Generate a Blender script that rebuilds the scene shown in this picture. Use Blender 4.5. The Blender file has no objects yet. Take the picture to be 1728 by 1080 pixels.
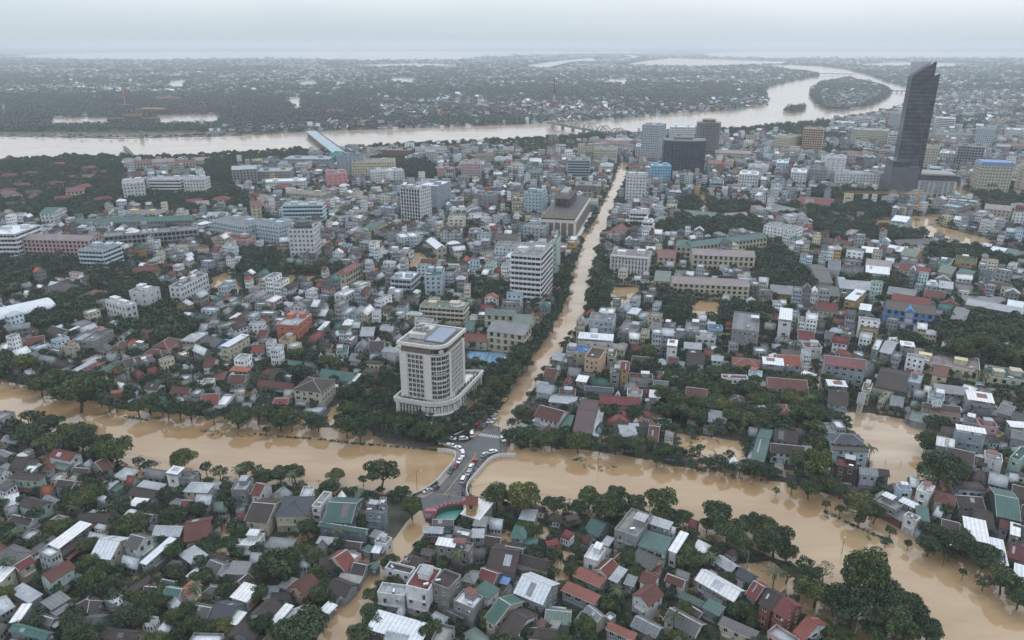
import bpy, math, random
import numpy as np
from mathutils import Vector, Matrix
R = math.radians
random.seed(7)
rng = np.random.RandomState(7)
sc = bpy.context.scene
col = sc.collection

# ---------------------------------------------------------------- camera
CAM_H, FPX, PITCH = 185.0, 1250.0, math.atan(467 / 1250)
cd = bpy.data.cameras.new('camera')
cam = bpy.data.objects.new('camera', cd)
col.objects.link(cam)
KS = CAM_H / 150
cam.location = (0, 0, CAM_H)
cam.rotation_euler = (math.pi / 2 - PITCH, 0, 0)
cd.sensor_width = 36
cd.lens = FPX / 1728 * 36
cd.clip_start, cd.clip_end = 1.0, 200000.0
sc.camera = cam

# ---------------------------------------------------------------- sky, sun, exposure
world = bpy.data.worlds.new('World')
sc.world = world
world.use_nodes = True
nt = world.node_tree
nt.nodes.clear()
out = nt.nodes.new('ShaderNodeOutputWorld')
sky = nt.nodes.new('ShaderNodeTexSky')
sky.sky_type = 'NISHITA'
sky.sun_disc = False
sky.sun_elevation = R(52)
sky.sun_rotation = R(20)
sky.altitude = 100
sky.dust_density = 4
b1 = nt.nodes.new('ShaderNodeBackground')
b1.inputs['Strength'].default_value = 0.012
nt.links.new(sky.outputs[0], b1.inputs['Color'])
tc = nt.nodes.new('ShaderNodeTexCoord')
sep = nt.nodes.new('ShaderNodeSeparateXYZ')
nt.links.new(tc.outputs['Generated'], sep.inputs[0])
ns = nt.nodes.new('ShaderNodeTexNoise')
ns.inputs['Scale'].default_value = 2.2
ns.inputs['Detail'].default_value = 4
mp = nt.nodes.new('ShaderNodeMapping')
mp.inputs['Scale'].default_value = (1, 1, 5)
nt.links.new(tc.outputs['Generated'], mp.inputs[0])
nt.links.new(mp.outputs[0], ns.inputs['Vector'])
ma = nt.nodes.new('ShaderNodeMath')
ma.operation = 'MULTIPLY_ADD'
nt.links.new(ns.outputs['Fac'], ma.inputs[0])
ma.inputs[1].default_value = 0.06
nt.links.new(sep.outputs['Z'], ma.inputs[2])
mb_ = nt.nodes.new('ShaderNodeMath')
mb_.operation = 'MULTIPLY_ADD'
nt.links.new(sep.outputs['X'], mb_.inputs[0])
mb_.inputs[1].default_value = 0.02
nt.links.new(ma.outputs[0], mb_.inputs[2])
cr = nt.nodes.new('ShaderNodeValToRGB')
e = cr.color_ramp.elements
e[0].position = 0.0
e[0].color = (0.56, 0.64, 0.69, 1)
e[1].position = 1.0
e[1].color = (1.06, 1.19, 1.36, 1)
for p_, c_ in ((0.03, (0.555, 0.64, 0.695, 1)), (0.058, (0.635, 0.725, 0.785, 1)), (0.085, (0.78, 0.845, 0.90, 1)), (0.3, (0.88, 0.95, 1.02, 1))):
    q = e.new(p_)
    q.color = c_
nt.links.new(mb_.outputs[0], cr.inputs[0])
b2 = nt.nodes.new('ShaderNodeBackground')
b2.inputs['Strength'].default_value = 0.95
nt.links.new(cr.outputs[0], b2.inputs['Color'])
ad = nt.nodes.new('ShaderNodeAddShader')
nt.links.new(b1.outputs[0], ad.inputs[0])
nt.links.new(b2.outputs[0], ad.inputs[1])
nt.links.new(ad.outputs[0], out.inputs['Surface'])

sl = bpy.data.lights.new('sun', 'SUN')
sl.energy = 0.6
sl.angle = R(25)
sl.color = (1.0, 0.97, 0.93)
so = bpy.data.objects.new('sun', sl)
so.rotation_euler = (R(38), 0, R(-20 + 180))
col.objects.link(so)
sc.view_settings.view_transform = 'Standard'
sc.view_settings.look = 'None'
sc.view_settings.gamma = 1
sc.view_settings.exposure = 0.1
sc.cycles.max_bounces = 5
sc.cycles.diffuse_bounces = 2
sc.cycles.glossy_bounces = 2
sc.cycles.transmission_bounces = 2
sc.cycles.transparent_max_bounces = 4
sc.cycles.volume_bounces = 3
sc.cycles.use_denoising = True
sc.cycles.use_adaptive_sampling = True
sc.cycles.adaptive_threshold = 0.015

# ---------------------------------------------------------------- mapping photograph points to places on the ground
SP, CP = math.sin(PITCH), math.cos(PITCH)
def W(px, py, z=0.0):
    u, v = (px - 864) / FPX, (540 - py) / FPX
    d = (u, CP + v * SP, -SP + v * CP)
    t = (z - CAM_H) / d[2]
    return (d[0] * t, d[1] * t)
def zfrom(px, ytop, ybase):
    v = (540 - ybase) / FPX
    gy = CAM_H * (CP + v * SP) / (SP - v * CP)
    v = (540 - ytop) / FPX
    return CAM_H - gy * (SP - v * CP) / (CP + v * SP)
def pxy(x, y, z=0.0):
    dz = z - CAM_H
    f = y * CP - dz * SP
    return (864 + FPX * x / f, 540 - FPX * (y * SP + dz * CP) / f)

# ---------------------------------------------------------------- materials
def new_mat(name):
    m = bpy.data.materials.new(name)
    m.use_nodes = True
    t = m.node_tree
    return m, t, t.nodes['Principled BSDF']
def nd(t, kind, **kw):
    n = t.nodes.new(kind)
    for k, v in kw.items():
        if k in n.inputs: n.inputs[k].default_value = v
        else: setattr(n, k, v)
    return n
def ramp(t, src, stops):
    r = nd(t, 'ShaderNodeValToRGB')
    el = r.color_ramp.elements
    el[0].position, el[1].position = stops[0][0], stops[-1][0]
    def c4(c): return (c, c, c, 1) if isinstance(c, (int, float)) else (*c, 1)
    el[0].color, el[1].color = c4(stops[0][1]), c4(stops[-1][1])
    for p, c in stops[1:-1]:
        q = el.new(p)
        q.color = c4(c)
    t.links.new(src, r.inputs[0])
    return r.outputs[0]
def mixc(t, mode, fac, a, b):
    n = nd(t, 'ShaderNodeMix', data_type='RGBA', blend_type=mode)
    if isinstance(fac, (int, float)): n.inputs[0].default_value = fac
    else: t.links.new(fac, n.inputs[0])
    for i, s in ((6, a), (7, b)):
        if isinstance(s, tuple): n.inputs[i].default_value = (*s, 1)
        else: t.links.new(s, n.inputs[i])
    return n.outputs[2]
def plain(name, c, rough=0.7, metal=0.0, spec=0.5, var=0.25, scale=1.5):
    m, t, b = new_mat(name)
    g = nd(t, 'ShaderNodeNewGeometry')
    n = nd(t, 'ShaderNodeTexNoise', Scale=scale, Detail=3.0)
    t.links.new(g.outputs['Position'], n.inputs['Vector'])
    f = ramp(t, n.outputs['Fac'], [(0.3, 1 - var), (0.7, 1 + var * 0.4)])
    t.links.new(mixc(t, 'MULTIPLY', 1.0, c, f), b.inputs['Base Color'])
    b.inputs['Roughness'].default_value = rough
    b.inputs['Metallic'].default_value = metal
    b.inputs['Specular IOR Level'].default_value = spec
    return m
def src_color(t, attr):
    if attr:
        a = nd(t, 'ShaderNodeAttribute')
        a.attribute_name = 'Col'
        return a.outputs['Color']
    return nd(t, 'ShaderNodeObjectInfo').outputs['Color']
def wall_mat(name, attr=False):
    m, t, b = new_mat(name)
    g = nd(t, 'ShaderNodeNewGeometry')
    n = nd(t, 'ShaderNodeTexNoise', Scale=0.35, Detail=5.0)
    t.links.new(g.outputs['Position'], n.inputs['Vector'])
    mpn = nd(t, 'ShaderNodeMapping')
    mpn.inputs['Scale'].default_value = (1.6, 1.6, 0.22)
    t.links.new(g.outputs['Position'], mpn.inputs[0])
    s = nd(t, 'ShaderNodeTexNoise', Scale=1.0, Detail=4.0)
    t.links.new(mpn.outputs[0], s.inputs['Vector'])
    c = src_color(t, attr)
    c = mixc(t, 'MULTIPLY', 1.0, c, ramp(t, n.outputs['Fac'], [(0.25, 0.72), (0.6, 1.0)]))
    c = mixc(t, 'MIX', ramp(t, s.outputs['Fac'], [(0.5, 0.0), (0.75, 0.55)]), c, (0.10, 0.095, 0.085))
    t.links.new(c, b.inputs['Base Color'])
    b.inputs['Roughness'].default_value = 0.85
    b.inputs['Specular IOR Level'].default_value = 0.25
    return m
def roof_mat(name, attr=False, scale=1.0, rough=0.55, dirt=0.55):
    m, t, b = new_mat(name)
    o = nd(t, 'ShaderNodeTexCoord')
    g = nd(t, 'ShaderNodeNewGeometry')
    w = nd(t, 'ShaderNodeTexWave', Scale=scale, Distortion=0.3)
    w.bands_direction = 'X'
    t.links.new(o.outputs['Object'], w.inputs['Vector'])
    mpn = nd(t, 'ShaderNodeMapping')
    mpn.inputs['Scale'].default_value = (0.9, 0.22, 0.3)
    t.links.new(o.outputs['Object'], mpn.inputs[0])
    s = nd(t, 'ShaderNodeTexNoise', Scale=1.3, Detail=6.0, Roughness=0.65)
    t.links.new(mpn.outputs[0], s.inputs['Vector'])
    n = nd(t, 'ShaderNodeTexNoise', Scale=0.16, Detail=4.0)
    t.links.new(g.outputs['Position'], n.inputs['Vector'])
    br = nd(t, 'ShaderNodeTexBrick', Scale=0.45)
    br.inputs['Color1'].default_value = (1, 1, 1, 1)
    br.inputs['Color2'].default_value = (0.80, 0.80, 0.82, 1)
    br.inputs['Mortar'].default_value = (0.72, 0.72, 0.72, 1)
    br.inputs['Mortar Size'].default_value = 0.012
    t.links.new(o.outputs['Object'], br.inputs['Vector'])
    c = src_color(t, attr)
    if not attr:
        c = mixc(t, 'MULTIPLY', 0.9, c, br.outputs['Color'])
        c = mixc(t, 'MULTIPLY', 0.45, c, ramp(t, w.outputs['Fac'], [(0.1, 0.6), (0.6, 1.0)]))
    c = mixc(t, 'MULTIPLY', 1.0, c, ramp(t, n.outputs['Fac'], [(0.3, 0.9 if dirt < .2 else 0.75), (0.65, 1.0)]))
    c = mixc(t, 'MIX', ramp(t, s.outputs['Fac'], [(0.48, 0.0), (0.8, dirt)]), c, (0.075, 0.068, 0.06))
    t.links.new(c, b.inputs['Base Color'])
    b.inputs['Roughness'].default_value = rough
    b.inputs['Specular IOR Level'].default_value = 0.35
    if not attr:
        bp = nd(t, 'ShaderNodeBump', Strength=0.35, Distance=0.08)
        t.links.new(w.outputs['Fac'], bp.inputs['Height'])
        t.links.new(bp.outputs[0], b.inputs['Normal'])
    return m
def leaf_mat(name, dark, light, yell):
    m, t, b = new_mat(name)
    g = nd(t, 'ShaderNodeNewGeometry')
    oi = nd(t, 'ShaderNodeObjectInfo')
    n = nd(t, 'ShaderNodeTexNoise', Scale=0.45, Detail=3.0)
    t.links.new(g.outputs['Position'], n.inputs['Vector'])
    c = mixc(t, 'MIX', ramp(t, n.outputs['Fac'], [(0.35, 0.0), (0.68, 1.0)]), dark, light)
    n2 = nd(t, 'ShaderNodeTexNoise', Scale=0.045, Detail=1.0)
    t.links.new(g.outputs['Position'], n2.inputs['Vector'])
    c = mixc(t, 'MIX', ramp(t, n2.outputs['Fac'], [(0.52, 0.0), (0.72, 0.6)]), c, yell)
    c = mixc(t, 'MULTIPLY', 1.0, c, ramp(t, oi.outputs['Random'], [(0.0, (0.62, 0.72, 0.80)), (0.5, (1.0, 1.0, 1.0)), (0.85, (1.25, 1.12, 0.85)), (1.0, (1.45, 1.28, 0.85))]))
    c = mixc(t, 'MULTIPLY', 1.0, c, ramp(t, g.outputs['Random Per Island'], [(0.0, 0.6), (1.0, 1.35)]))
    t.links.new(c, b.inputs['Base Color'])
    b.inputs['Roughness'].default_value = 0.6
    b.inputs['Specular IOR Level'].default_value = 0.25
    return m
def water_mat(name, c1, c2, bump, sc_, ior=1.5, rough=.05):
    m, t, b = new_mat(name)
    g = nd(t, 'ShaderNodeNewGeometry')
    mpn = nd(t, 'ShaderNodeMapping')
    mpn.inputs['Scale'].default_value = (0.012, 0.03, 0.03)
    mpn.inputs['Rotation'].default_value = (0, 0, R(12))
    t.links.new(g.outputs['Position'], mpn.inputs[0])
    n = nd(t, 'ShaderNodeTexNoise', Scale=1.0, Detail=6.0, Distortion=1.2)
    t.links.new(mpn.outputs[0], n.inputs['Vector'])
    m3 = nd(t, 'ShaderNodeMapping')
    m3.inputs['Scale'].default_value = (0.05, 0.22, 0.2)
    m3.inputs['Rotation'].default_value = (0, 0, R(8))
    t.links.new(g.outputs['Position'], m3.inputs[0])
    n3 = nd(t, 'ShaderNodeTexNoise', Scale=1.0, Detail=7.0, Distortion=0.8)
    t.links.new(m3.outputs[0], n3.inputs['Vector'])
    cw = mixc(t, 'MIX', ramp(t, n.outputs['Fac'], [(0.35, 0.0), (0.65, 1.0)]), c1, c2)
    cw = mixc(t, 'MULTIPLY', 1.0, cw, ramp(t, n3.outputs['Fac'], [(0.35, 0.95), (0.5, 1.0), (0.68, 1.05)]))
    t.links.new(cw, b.inputs['Base Color'])
    r = nd(t, 'ShaderNodeTexNoise', Scale=sc_, Detail=4.0, Roughness=0.6)
    t.links.new(g.outputs['Position'], r.inputs['Vector'])
    bp = nd(t, 'ShaderNodeBump', Strength=bump, Distance=0.05)
    t.links.new(r.outputs['Fac'], bp.inputs['Height'])
    t.links.new(bp.outputs[0], b.inputs['Normal'])
    b.inputs['Roughness'].default_value = rough
    b.inputs['IOR'].default_value = ior
    b.inputs['Specular IOR Level'].default_value = 0.85
    return m
M = {}
M['wall'] = wall_mat('painted_wall')
M['wallA'] = wall_mat('painted_wall_district', True)
M['roof'] = roof_mat('sheet_roof', scale=.27)
M['white'] = roof_mat('fresh_sheet_roof', scale=.2, rough=0.35, dirt=0.10)
M['tile'] = roof_mat('tile_roof', scale=.45, rough=0.8, dirt=0.5)
M['flat'] = roof_mat('flat_roof', scale=0.05, rough=0.9, dirt=0.8)
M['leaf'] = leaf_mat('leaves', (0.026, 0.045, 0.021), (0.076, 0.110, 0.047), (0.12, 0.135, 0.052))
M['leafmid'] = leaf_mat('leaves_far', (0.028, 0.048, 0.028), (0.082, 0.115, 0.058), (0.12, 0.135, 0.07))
M['leaffar'] = leaf_mat('leaves_farthest', (0.055, 0.078, 0.062), (0.105, 0.130, 0.095), (0.13, 0.145, 0.105))  # paler, bluer leaf colours: some of the distance haze is painted in
M['bark'] = plain('bark', (0.055, 0.045, 0.036), 0.9)
M['glass'] = plain('window_glass', (0.018, 0.022, 0.026), 0.12, var=0.5, scale=0.8)
_t = M['glass'].node_tree
_b = _t.nodes['Principled BSDF']
_g = nd(_t, 'ShaderNodeNewGeometry')
_s = _b.inputs['Base Color'].links[0].from_socket
_t.links.new(mixc(_t, 'MIX', ramp(_t, _g.outputs['Random Per Island'], [(0.0, 0.0), (0.6, 0.06), (0.85, 0.25), (1.0, 0.6)]), _s, (0.26, 0.27, 0.27)), _b.inputs['Base Color'])
M['frame'] = plain('white_trim', (0.62, 0.61, 0.58), 0.6)
M['dark'] = plain('dark_metal', (0.035, 0.035, 0.038), 0.6)
M['steel'] = plain('stainless', (0.6, 0.62, 0.64), 0.3, 0.8)
M['concrete'] = plain('concrete', (0.33, 0.32, 0.30), 0.9, scale=0.5)
M['canal'] = water_mat('flood_water', (0.32, 0.205, 0.105), (0.41, 0.285, 0.165), 0.06, 1.2)
M['street_water'] = water_mat('street_flood_water', (0.34, 0.225, 0.12), (0.47, 0.35, 0.245), 0.05, 0.9)  # paler than the canal: sky reflection put into the base colour
M['river'] = water_mat('river_water', (0.40, 0.31, 0.24), (0.48, 0.385, 0.31), 0.35, 0.35, 1.33, .15)

# ---------------------------------------------------------------- object helpers
class MB:
    def __init__(s): s.v, s.f, s.m = [], [], []
    def poly(s, pts, mi=0):
        k = len(s.v)
        s.v += [tuple(p) for p in pts]
        s.f.append(tuple(range(k, k + len(pts))))
        s.m.append(mi)
    def box(s, x0, y0, z0, x1, y1, z1, mi=0, bottom=False):
        k = len(s.v)
        s.v += [(x0, y0, z0), (x1, y0, z0), (x1, y1, z0), (x0, y1, z0), (x0, y0, z1), (x1, y0, z1), (x1, y1, z1), (x0, y1, z1)]
        fs = [(4, 5, 6, 7), (0, 1, 5, 4), (1, 2, 6, 5), (2, 3, 7, 6), (3, 0, 4, 7)]
        if bottom: fs.append((3, 2, 1, 0))
        s.f += [tuple(k + i for i in q) for q in fs]
        s.m += [mi] * len(fs)
    def slab(s, top, th, mi=0):
        n = len(top)
        k = len(s.v)
        s.v += [tuple(p) for p in top] + [(p[0], p[1], p[2] - th) for p in top]
        s.f.append(tuple(k + i for i in range(n)))
        s.f.append(tuple(k + n + i for i in reversed(range(n))))
        for i in range(n):
            j = (i + 1) % n
            s.f.append((k + i, k + n + i, k + n + j, k + j))
        s.m += [mi] * (n + 2)
    def prism(s, ring, z0, z1, mi=0, cap=True):
        n = len(ring)
        k = len(s.v)
        s.v += [(p[0], p[1], z0) for p in ring] + [(p[0], p[1], z1) for p in ring]
        for i in range(n):
            j = (i + 1) % n
            s.f.append((k + i, k + j, k + n + j, k + n + i))
            s.m.append(mi)
        if cap:
            s.f.append(tuple(k + n + i for i in range(n)))
            s.m.append(mi)
    def tube(s, a, b, r0, r1=None, n=6, mi=0):
        r1 = r0 if r1 is None else r1
        a, b = Vector(a), Vector(b)
        d = (b - a).normalized()
        u = d.orthogonal().normalized()
        w = d.cross(u)
        k = len(s.v)
        for c, r in ((a, r0), (b, r1)):
            for i in range(n):
                t = 2 * math.pi * i / n
                s.v.append(tuple(c + (u * math.cos(t) + w * math.sin(t)) * r))
        for i in range(n):
            j = (i + 1) % n
            s.f.append((k + i, k + j, k + n + j, k + n + i))
            s.m.append(mi)
        s.f.append(tuple(k + n + i for i in range(n)))
        s.m.append(mi)
    def mesh(s, name, mats):
        me = bpy.data.meshes.new(name)
        me.from_pydata(s.v, [], s.f)
        for q in mats: me.materials.append(q)
        if any(s.m): me.polygons.foreach_set('material_index', s.m)
        me.update()
        return me
    def build(s, name, mats, parent=None, color=None, stuff=False):
        return link(name, s.mesh(name, mats if isinstance(mats, list) else [mats]), parent, color, stuff)
def link(name, me, parent=None, color=None, stuff=False):
    o = bpy.data.objects.new(name, me)
    col.objects.link(o)
    if parent is not None: o.parent = parent
    if color is not None: o.color = (*color, 1)
    if stuff: o['kind'] = 'stuff'
    return o
def thing(name, x, y, rot, label, cat, group=None, z=0.0):
    o = bpy.data.objects.new(name, None)
    o.empty_display_size = 1
    o.location = (x, y, z)
    o.rotation_euler = (0, 0, rot)
    col.objects.link(o)
    return tag(o, label, cat, group)
def tag(o, label, cat, group=None):
    o['label'] = label
    o['category'] = cat
    if group: o['group'] = group
    return o

# merge many copies of a template into one mesh with numpy; roles give each face its colour
def batch(name, jobs, mat, smooth=False):
    V, LV, LS, LT, C = [], [], [], [], []
    vo = lo = 0
    for (tv, tf, roles, T, cols) in jobs:
        N = len(T)
        if N == 0: continue
        tv = np.asarray(tv, float)
        T = np.asarray(T, float)
        c, s = np.cos(T[:, 3]), np.sin(T[:, 3])
        X = tv[None, :, 0] * T[:, 4, None]
        Y = tv[None, :, 1] * T[:, 5, None]
        Z = tv[None, :, 2] * T[:, 6, None] + T[:, 2, None]
        P = np.stack([X * c[:, None] - Y * s[:, None] + T[:, 0, None], X * s[:, None] + Y * c[:, None] + T[:, 1, None], Z], 2)
        V.append(P.reshape(-1, 3))
        li = np.array([i for q in tf for i in q])
        lt = np.array([len(q) for q in tf])
        k = len(tv)
        LV.append((li[None, :] + (np.arange(N) * k)[:, None] + vo).ravel())
        LT.append(np.tile(lt, N))
        st = np.concatenate([[0], np.cumsum(lt)[:-1]])
        LS.append((st[None, :] + (np.arange(N) * len(li))[:, None] + lo).ravel())
        if cols is not None:
            rl = np.repeat(np.array(roles), lt)
            cc = np.asarray(cols, float)[:, rl, :]
            C.append(np.concatenate([cc.reshape(-1, 3), np.ones((N * len(li), 1))], 1))
        vo += N * k
        lo += N * len(li)
    V, LV, LS, LT = map(np.concatenate, (V, LV, LS, LT))
    me = bpy.data.meshes.new(name)
    me.vertices.add(len(V))
    me.vertices.foreach_set('co', V.astype(np.float32).ravel())
    me.loops.add(len(LV))
    me.loops.foreach_set('vertex_index', LV.astype(np.int32))
    me.polygons.add(len(LS))
    me.polygons.foreach_set('loop_start', LS.astype(np.int32))
    me.polygons.foreach_set('loop_total', LT.astype(np.int32))
    if C:
        ca = me.color_attributes.new('Col', 'FLOAT_COLOR', 'CORNER')
        ca.data.foreach_set('color', np.concatenate(C).astype(np.float32).ravel())
    me.materials.append(mat)
    me.update(calc_edges=True)
    o = bpy.data.objects.new(name, me)
    col.objects.link(o)
    o['kind'] = 'stuff'
    return o

# ================================================================ THE SETTING
def parse_poly(txt, ox=0, oy=0, s=1.0):
    return [(ox + float(a) / s, oy + float(b) / s) for a, b in (p.split(',') for p in txt.split())]
def jag(pts, step, amp, seed=1):
    rr = random.Random(seed)
    o = []
    for i, a in enumerate(pts):
        b = pts[(i + 1) % len(pts)]
        L = math.dist(a, b)
        n = max(1, int(L / step))
        nx, ny = (b[1] - a[1]) / (L + 1e-6), -(b[0] - a[0]) / (L + 1e-6)
        for k in range(n):
            t = k / n
            j = rr.uniform(-amp, amp) if k else 0
            o.append((a[0] + (b[0] - a[0]) * t + nx * j, a[1] + (b[1] - a[1]) * t + ny * j))
    return o
POLYS = {}
def sheet(name, txt, z, mat, ox=0, oy=0, s=1.0, step=6, amp=0.8, key=None, seed=1):
    pts = [W(px, py) for px, py in parse_poly(txt, ox, oy, s)]
    POLYS.setdefault(key or 'water', []).append(pts)
    jp = jag(pts, step, amp, seed)
    mb = MB()
    a = sum(jp[i][0] * jp[(i + 1) % len(jp)][1] - jp[(i + 1) % len(jp)][0] * jp[i][1] for i in range(len(jp)))
    if a < 0: jp = jp[::-1]
    mb.poly([(x, y, z) for x, y in jp])
    o = mb.build(name, mat)
    o['kind'] = 'structure'
    return o

# ground: wet earth, weeds and puddles near; roofs and groves only as colour where they are too far to tell apart
m, t, b = new_mat('flooded_ground')
g = nd(t, 'ShaderNodeNewGeometry')
def tn(scale, detail=4.0):
    n = nd(t, 'ShaderNodeTexNoise', Scale=scale, Detail=detail)
    t.links.new(g.outputs['Position'], n.inputs['Vector'])
    return n.outputs['Fac']
c = mixc(t, 'MIX', ramp(t, tn(0.09), [(0.40, 0.0), (0.62, 1.0)]), (0.022, 0.032, 0.016), (0.075, 0.068, 0.055))
pud = ramp(t, tn(0.05, 6.0), [(0.55, 0.0), (0.57, 1.0)])
c = mixc(t, 'MIX', pud, c, (0.34, 0.22, 0.115))
sepg = nd(t, 'ShaderNodeSeparateXYZ')
t.links.new(g.outputs['Position'], sepg.inputs[0])
mr = nd(t, 'ShaderNodeMapRange')
mr.inputs['From Min'].default_value, mr.inputs['From Max'].default_value = 1500 * KS, 1700 * KS
t.links.new(sepg.outputs['Y'], mr.inputs['Value'])
vo = nd(t, 'ShaderNodeTexVoronoi', Scale=0.05)
t.links.new(g.outputs['Position'], vo.inputs['Vector'])
sp = nd(t, 'ShaderNodeSeparateXYZ')
t.links.new(vo.outputs['Color'], sp.inputs[0])
roofs = ramp(t, sp.outputs['X'], [(0.0, (0.10, 0.06, 0.05)), (0.3, (0.12, 0.12, 0.12)), (0.6, (0.2, 0.2, 0.2)), (0.8, (0.28, 0.16, 0.12)), (0.9, (0.55, 0.57, 0.6)), (1.0, (0.7, 0.7, 0.7))])
area = ramp(t, tn(0.0016, 6.0), [(0.47, 0.0), (0.56, 0.75)])
far = mixc(t, 'MIX', ramp(t, tn(0.02), [(0.35, 0.0), (0.7, 1.0)]), (0.018, 0.032, 0.016), (0.045, 0.065, 0.030))
far = mixc(t, 'MIX', area, far, roofs)
c = mixc(t, 'MIX', mr.outputs[0], c, far)
t.links.new(c, b.inputs['Base Color'])
t.links.new(ramp(t, pud, [(0.0, 0.85), (1.0, 0.15)]), b.inputs['Roughness'])
M['ground'] = m
mb = MB()
mb.poly([(40000 * math.cos(i * math.pi / 32), 40000 * math.sin(i * math.pi / 32), 0) for i in range(64)])
go = mb.build('ground', M['ground'])
go['kind'] = 'structure'

# ---- water
cn = M['canal']
CANAL_L = '-80,615 0,640 60,655 100,665 200,690 300,700 420,708 520,718 640,728 745,745 765,752 772,766 760,785 735,815 712,830 690,838 600,835 520,825 420,815 330,808 260,800 180,780 100,740 40,712 -80,690'
CANAL_R = '862,742 880,760 980,758 1060,770 1130,785 1200,800 1260,810 1330,815 1400,835 1440,850 1500,880 1550,905 1640,945 1728,972 1800,990 1850,1130 1600,1180 1470,1180 1430,1090 1400,1010 1370,965 1300,940 1200,900 1150,880 1000,868 900,858 793,835 792,822 800,803 815,786 833,776 855,770'
sheet('canal_water', CANAL_L, 0.08, cn, step=7, amp=1.2, seed=2)
sheet('canal_water', CANAL_R, 0.085, cn, step=7, amp=1.2, seed=3)
sheet('flooded_street', '708,862 686,880 634,948 600,985 572,1018 545,1060 512,1130 596,1130 608,1060 633,1028 640,1000 655,960 682,952 702,920 726,884 730,862', 0.04, cn, step=5, amp=0.5, seed=4)
sheet('flooded_avenue', '812,728 845,690 862,650 900,600 925,565 945,530 958,500 968,450 985,410 1005,370 1022,335 1035,305 1045,275 1060,275 1055,305 1040,335 1032,360 1017,400 1003,450 994,500 975,560 945,600 905,650 880,690 872,728', 0.04, M['street_water'], step=8, amp=0.8, seed=5)
sheet('flooded_bank', '1240,952 1300,946 1392,1008 1470,1085 1400,1085 1340,1025', 0.05, cn, seed=6)
sheet('flooded_football_ground', '1424,695 1465,697 1530,708 1566,730 1562,775 1590,775 1578,805 1540,812 1500,818 1470,802 1463,760 1428,722', 0.05, M['street_water'], step=5, amp=0.6, seed=7)
sheet('flooded_school_yard', '1030,485 1078,485 1078,522 1030,522', 0.05, cn)
sheet('flooded_school_yard', '1165,508 1216,510 1212,538 1165,538', 0.05, cn)
sheet('flooded_yard', '1150,405 1330,405 1348,610 1312,610 1300,445 1150,450', 0.05, cn, 864, 540, 4)
sheet('flooded_lane', '372,340 378,460 350,650 312,650 312,470 340,380', 0.05, cn, 1296, 540, 4)
sheet('lake_water', '930,385 1010,340 1120,318 1300,365 1540,430 1400,500 1360,515 1300,470 1150,440 1100,400 950,392', 0.05, cn, 1296, 300, 4, step=15, amp=2)
sheet('flooded_junction', '640,345 690,285 810,285 1000,262 1160,245 1172,290 1100,318 1010,338 930,360 830,345', 0.045, cn, 1296, 300, 4, step=15, amp=2)
sheet('flooded_boulevard', '1240,60 1270,50 1390,135 1620,170 1760,190 1760,215 1600,205 1300,165 1235,110', 0.05, cn, 1296, 300, 4)
sheet('flooded_park', '1000,600 1060,510 1110,505 1170,560 1400,590 1440,610 1380,630 1100,610', 0.05, cn, 432, 300, 4, step=9, amp=2)
sheet('flooded_park', '190,675 480,655 525,690 300,735 200,760', 0.05, cn, 432, 300, 4, step=9, amp=2)
sheet('flooded_park', '1430,680 1520,640 1600,700 1650,800 1570,770 1430,755', 0.05, cn, 0, 300, 4, step=9, amp=2)
sheet('flooded_meadow', '1120,850 1280,780 1530,815 1590,945 1480,965 1400,955 1250,905', 0.05, cn, 864, 540, 4, step=3, amp=1.5, key='meadow')
sheet('flooded_garden', '290,600 350,560 390,640 370,720 290,680', 0.05, cn, 864, 810, 4, key='garden')
sheet('flooded_garden', '140,350 190,310 270,330 230,400 150,400', 0.05, cn, 864, 810, 4, key='garden')
sheet('flooded_garden', '1440,490 1530,350 1610,368 1545,512', 0.05, cn, 0, 810, 4, key='garden')
sheet('flooded_garden', '480,640 560,560 570,680 500,715', 0.05, cn, 432, 540, 4, key='garden')
sheet('flooded_street', '1185,365 1200,365 1192,345 1193,330 1180,330', 0.05, cn, key='garden')
sheet('flooded_street', '955,420 990,408 1000,395 980,392 955,405', 0.045, cn, key='garden')
RIVER = '-200,283 0,275 150,268 300,270 400,262 560,255 640,250 800,243 900,238 1000,230 1070,228 1150,224 1210,222 1270,218 1330,213 1420,205 1490,192 1530,178 1545,160 1540,150 1500,140 1462,126 1430,118 1385,112 1330,109 1270,110 1330,118 1380,124 1382,130 1330,139 1296,148 1289,155 1295,168 1290,178 1240,186 1150,191 1050,200 1000,204 850,211 700,216 530,222 400,230 200,235 0,231 -200,230'
sheet('river', RIVER, 0.3, M['river'], step=40, amp=5, key='river')
for i, tx in enumerate(('20,95 100,90 300,87.5 600,86.5 900,86.5 1150,87.5 900,92 820,96 780,101 600,102 450,99 200,101 60,99',
        '560,110 700,107 770,109 770,113 640,113', '890,110 930,104 1000,97 1060,92 1085,96 1060,102 960,107 925,116 890,114',
        '1045,110 1080,104 1130,98 1330,104 1320,110 1200,112 1100,112', '1180,91 1250,88 1800,86 1800,99 1500,98 1330,98 1200,96',
        '1440,109 1520,105 1650,108 1600,113 1460,112', '85,199 187,199 187,214 85,214', '262,195 374,194 374,211 262,213',
        '483,166 505,162 512,186 500,188', '283,138 312,134 310,149 288,150', '660,131 702,133 694,142 664,140', '1022,133 1064,134 1054,143 1027,142',
        '506,138 532,137 532,146 506,146', '566,138 584,138 584,145 566,145', '1618,170 1626,170 1595,203 1583,203', '0,180 14,178 12,190 0,190', '60,170 60,174 44,176 45,172')):
    sheet('flooded_fields', tx, 0.35, M['river'], step=60, amp=8, key='river', seed=10 + i)
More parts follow.
